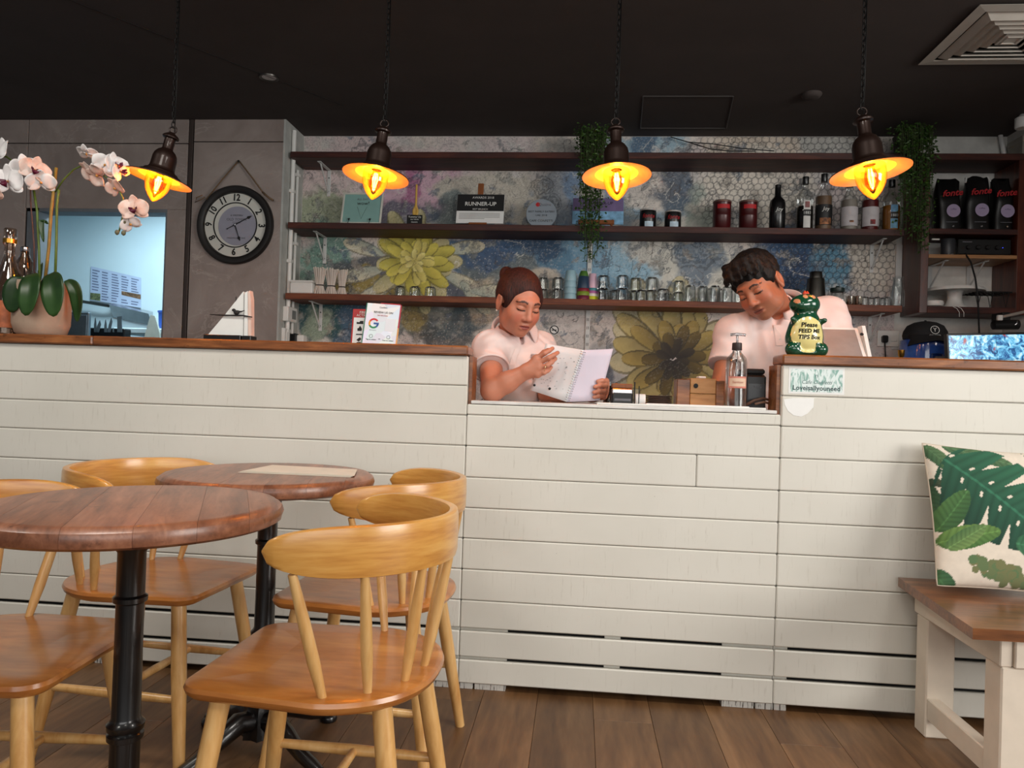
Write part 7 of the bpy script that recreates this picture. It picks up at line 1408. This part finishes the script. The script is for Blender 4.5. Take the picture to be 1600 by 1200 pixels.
for k_ in range(22):
    p = cn['a'].lerp(cn['b'], (k_+.7)/22.6); d_ = (cn['b']-cn['a']).normalized(); e_ = Vector((1, 0, 0)); e_ = (e_-d_*e_.dot(d_)).normalized(); f_ = d_.cross(e_)
    MB().tube([p+Vector((0, .004, 0))+(e_*math.cos(a)*.0085+f_*math.sin(a)*.0085)+d_*.0018*math.sin(a) for a in np.linspace(0, 2*PI, 13)[:-1]], .0011, 5, closed=True).build('wire_ring', M_chrome, bq, True)
m = MB()
for k_ in range(34):
    u, v = random.uniform(.12, .92), random.uniform(.15, .85); p = cn['a'].lerp(cn['d'], u).lerp(cn['b'].lerp(cn['c'], u), v)+Vector((0, .006*math.sin(PI*u)-.0012, 0)); w_ = random.uniform(.001, .0035); m.box(p-Vector((w_, .0003, .0006)), p+Vector((w_, .0003, .0006)))
o_ = m.build('small_print', M_greyink, bq); o_['kind'] = 'stuff'
for u, v, r_ in ((.93, .88, .0045), (.52, .86, .005)): p = cn['a'].lerp(cn['d'], u).lerp(cn['b'].lerp(cn['c'], u), v)+Vector((0, .006*math.sin(PI*u)-.0016, 0)); MB().lathe([(r_*.45, 0), (r_, .0004), (r_*.9, .0008)], (0, 0, 0), 12, front(p), cap0=False, wob=lambda t_, i: 1+.2*math.sin(5*t_)).build('printed_mark', M_ink, bq)
# ---------------------------------------------------------------- man at the till
sc = 1.03; RM = head_frame(R(-36), R(30), R(20)); hc = A(1176, 476, .37)-RM @ (np.array((0, .105, -.034))*sc)
shR, shL = A(1147, 521, .52), A(1292, 492, .60); nb = (shR+shL)/2+np.array((-.012, -.02, .055)); chest = (shR+shL)/2+np.array((-.01, .0, -.12)); waist = chest+np.array((-.01, .05, -.20)); hip = waist+np.array((0, .03, -.12))
elR = A(1128, 604, .42); wrR = np.array((A(1150, 630, .3)[0], .36, .985)); elL = shL+np.array((.07, -.10, -.22)); wrL = np.array((elL[0]-.05, .42, .955))
mq = thing('person', 'man in a pale pink polo shirt looking down at the till', 'person', (hip[0], hip[1], 0))
s = SDF((shR[0]-.14, .14, hip[2]-.06), (shL[0]+.18, hip[1]+.18, hc[2]+.17), .0033); head_sdf(s, hc, RM, sc, True)
s.cap(hc+RM @ np.array((0, -.03, -.06)), nb+np.array((0, .03, -.01)), .056, .062, .03).cap(shR, shL, .058, .058, .03).ell(chest, (.15, .105, .15), .04).cap(chest, waist, .11, .115, .04).cap(waist, hip, .115, .12, .04)
s.cap(shR, elR, .050, .042, .02).cap(elR, wrR, .042, .027, .012).cap(shL, elL, .050, .042, .02).cap(elL, wrL, .042, .027, .012)
for w_, dr in ((wrR, np.array((.35, -.9, -.12))), (wrL, np.array((-.5, -.85, -.05)))):
    dr = dr/np.linalg.norm(dr); sd_ = np.cross(dr, (0, 0, 1.)); sd_ /= np.linalg.norm(sd_); dn = np.array((0, 0, -1.)); kn = [w_+dr*.075+sd_*o_ for o_ in (-.030, -.010, .010, .028)]
    tp = [[k_+dr*.028*l_+dn*.006, k_+dr*.050*l_+dn*.014, k_+dr*.066*l_+dn*.018] for k_, l_ in zip(kn, (1.0, 1.12, 1.05, .85))]; hand_sdf(s, w_, None, tp, kn, [w_+dr*.02-sd_*.018, w_+dr*.045-sd_*.042, w_+dr*.068-sd_*.050+dn*.004, w_+dr*.088-sd_*.050+dn*.008], .0095)
V, Fq = s.mesh(); col = np.tile(L3((168, 106, 78)), (len(V), 1)); Lh = paint_head(V, hc, RM, sc, None, (138, 72, 62), (20, 14, 13), col, (180, 92, 70))
st = (np.abs(Lh[:, 0]) < .05) & (Lh[:, 1] > .04) & (Lh[:, 2] < -.045) & (Lh[:, 2] > -.115) & ((np.abs(Lh[:, 2]+.067) > .011) | (np.abs(Lh[:, 0]) > .026)); col[st] = col[st]*.86+L3((70, 52, 46))*.14
np_mesh('body', V, Fq, skin_mat('skin_tan'), mq, col, 1)
h = SDF(hc-.19, hc+.19, .0034); P = lambda *l: hc+RM @ (np.array(l)*sc)
h.ell(P(0, -.020, .044), (.0835*sc, .099*sc, .090*sc), .01, False, RM.T).ell(P(0, .012, .098), (.062, .072, .034), .02, False, RM.T)
for i in range(44): a = -1.25+2.5*i/43; j_ = .5+.5*math.sin(i*12.9); h.cap(P(.058*math.sin(a), .038+.016*math.cos(a), .114), P(.072*math.sin(a)+.006*math.sin(i*5), .070+.024*math.cos(a), .078-.016*j_), .016, .0035, .004)
for x in (-1, 1): h.ell(P(x*.070, .015, .030), (.013, .028, .036), .015, False, RM.T)
n_ = RM @ np.array((0, .93, -.36)); h.plane(n_, float(n_ @ hc)+.078, .006)
h.ell(P(0, .120, .012), (.074, .066, .046), .008, True, RM.T)
for x in (-1, 1): h.ell(P(x*.088, .02, -.03), (.022, .034, .046), .008, True, RM.T)
nz = RM @ np.array((0, .25, -1.)); nz /= np.linalg.norm(nz); h.plane(nz, float(nz @ hc)+.045, .010)
V, Fq = h.mesh(); V = V+.0022*np.stack([np.sin(V[:, 2]*210+V[:, 1]*90), np.sin(V[:, 0]*200+V[:, 2]*80), np.sin(V[:, 1]*190+V[:, 0]*110)], 1); np_mesh('hair', V, Fq, hair_mat('hair_black', (7, 6, 6), (24, 20, 19)), mq, None, 1)
t = SDF((shR[0]-.16, .28, hip[2]-.05), (shL[0]+.22, hip[1]+.2, nb[2]+.08), .0045); up_ = elR-shR; cuff = shR+up_*.62; upl = elL-shL
t.cap(shR, shL, .062, .062, .045).cap(nb+np.array((0, .01, -.04)), shR+np.array((0, 0, -.004)), .062, .062, .05).cap(nb+np.array((0, .01, -.04)), shL+np.array((0, 0, -.004)), .062, .062, .05).ell(chest, (.175, .122, .165), .05).cap(chest, waist, .135, .140, .05).cap(waist, hip, .14, .142, .04).cap(nb+np.array((0, .025, -.035)), nb+np.array((0, .02, -.005)), .080, .070, .03).cap(shR+up_*.04, cuff+up_*.08, .064, .075, .04).cap(shL+upl*.04, shL+upl*.68, .064, .073, .04)
na = hc+RM @ np.array((0, -.02, -.05)); t.cap(na, nb+np.array((0, .012, -.012)), .068, .060, .006, True).cap(nb+np.array((-.02, -.055, .0)), nb+np.array((-.03, -.085, -.06)), .032, .010, .01, True)
cutdisk(t, cuff, up_, .115); cutdisk(t, shL+upl*.62, upl, .115)
V, Fq = t.mesh(); nn = (np.sin(V[:, 2]*42-V[:, 0]*52+4*np.sin(V[:, 0]*22+V[:, 2]*16))*.0042+np.sin(V[:, 0]*80+V[:, 2]*60)*.0015)[:, None]; V = V+np.array((.2, -.9, .2))*nn
sh = np_mesh('polo_shirt', V, Fq, M_polo, mq, None, 2); bv = BVHTree.FromPolygons(V.tolist(), Fq.tolist()); ax = (hc+RM @ np.array((0, -.03, -.06)))-nb; ax = ax*.5+np.array((0, -.02, .06)); collar(mq, sh, nb+ax*.16, ax, np.array((-.45, -1, 0)), .086, M_polo, .06, .048)
strip(sh, bv, [(1213, 508), (1216, 524), (1218, 540)], 5.0, M_polo, 'placket'); buttons(sh, bv, None, [(1215, 514), (1219, 531)])
legs(mq, hip+np.array((-.09, 0, 0)), hip+np.array((.09, 0, 0)), (hip[0]-.10, hip[1]+.02, 0), (hip[0]+.10, hip[1]+.03, 0), M_trouser)
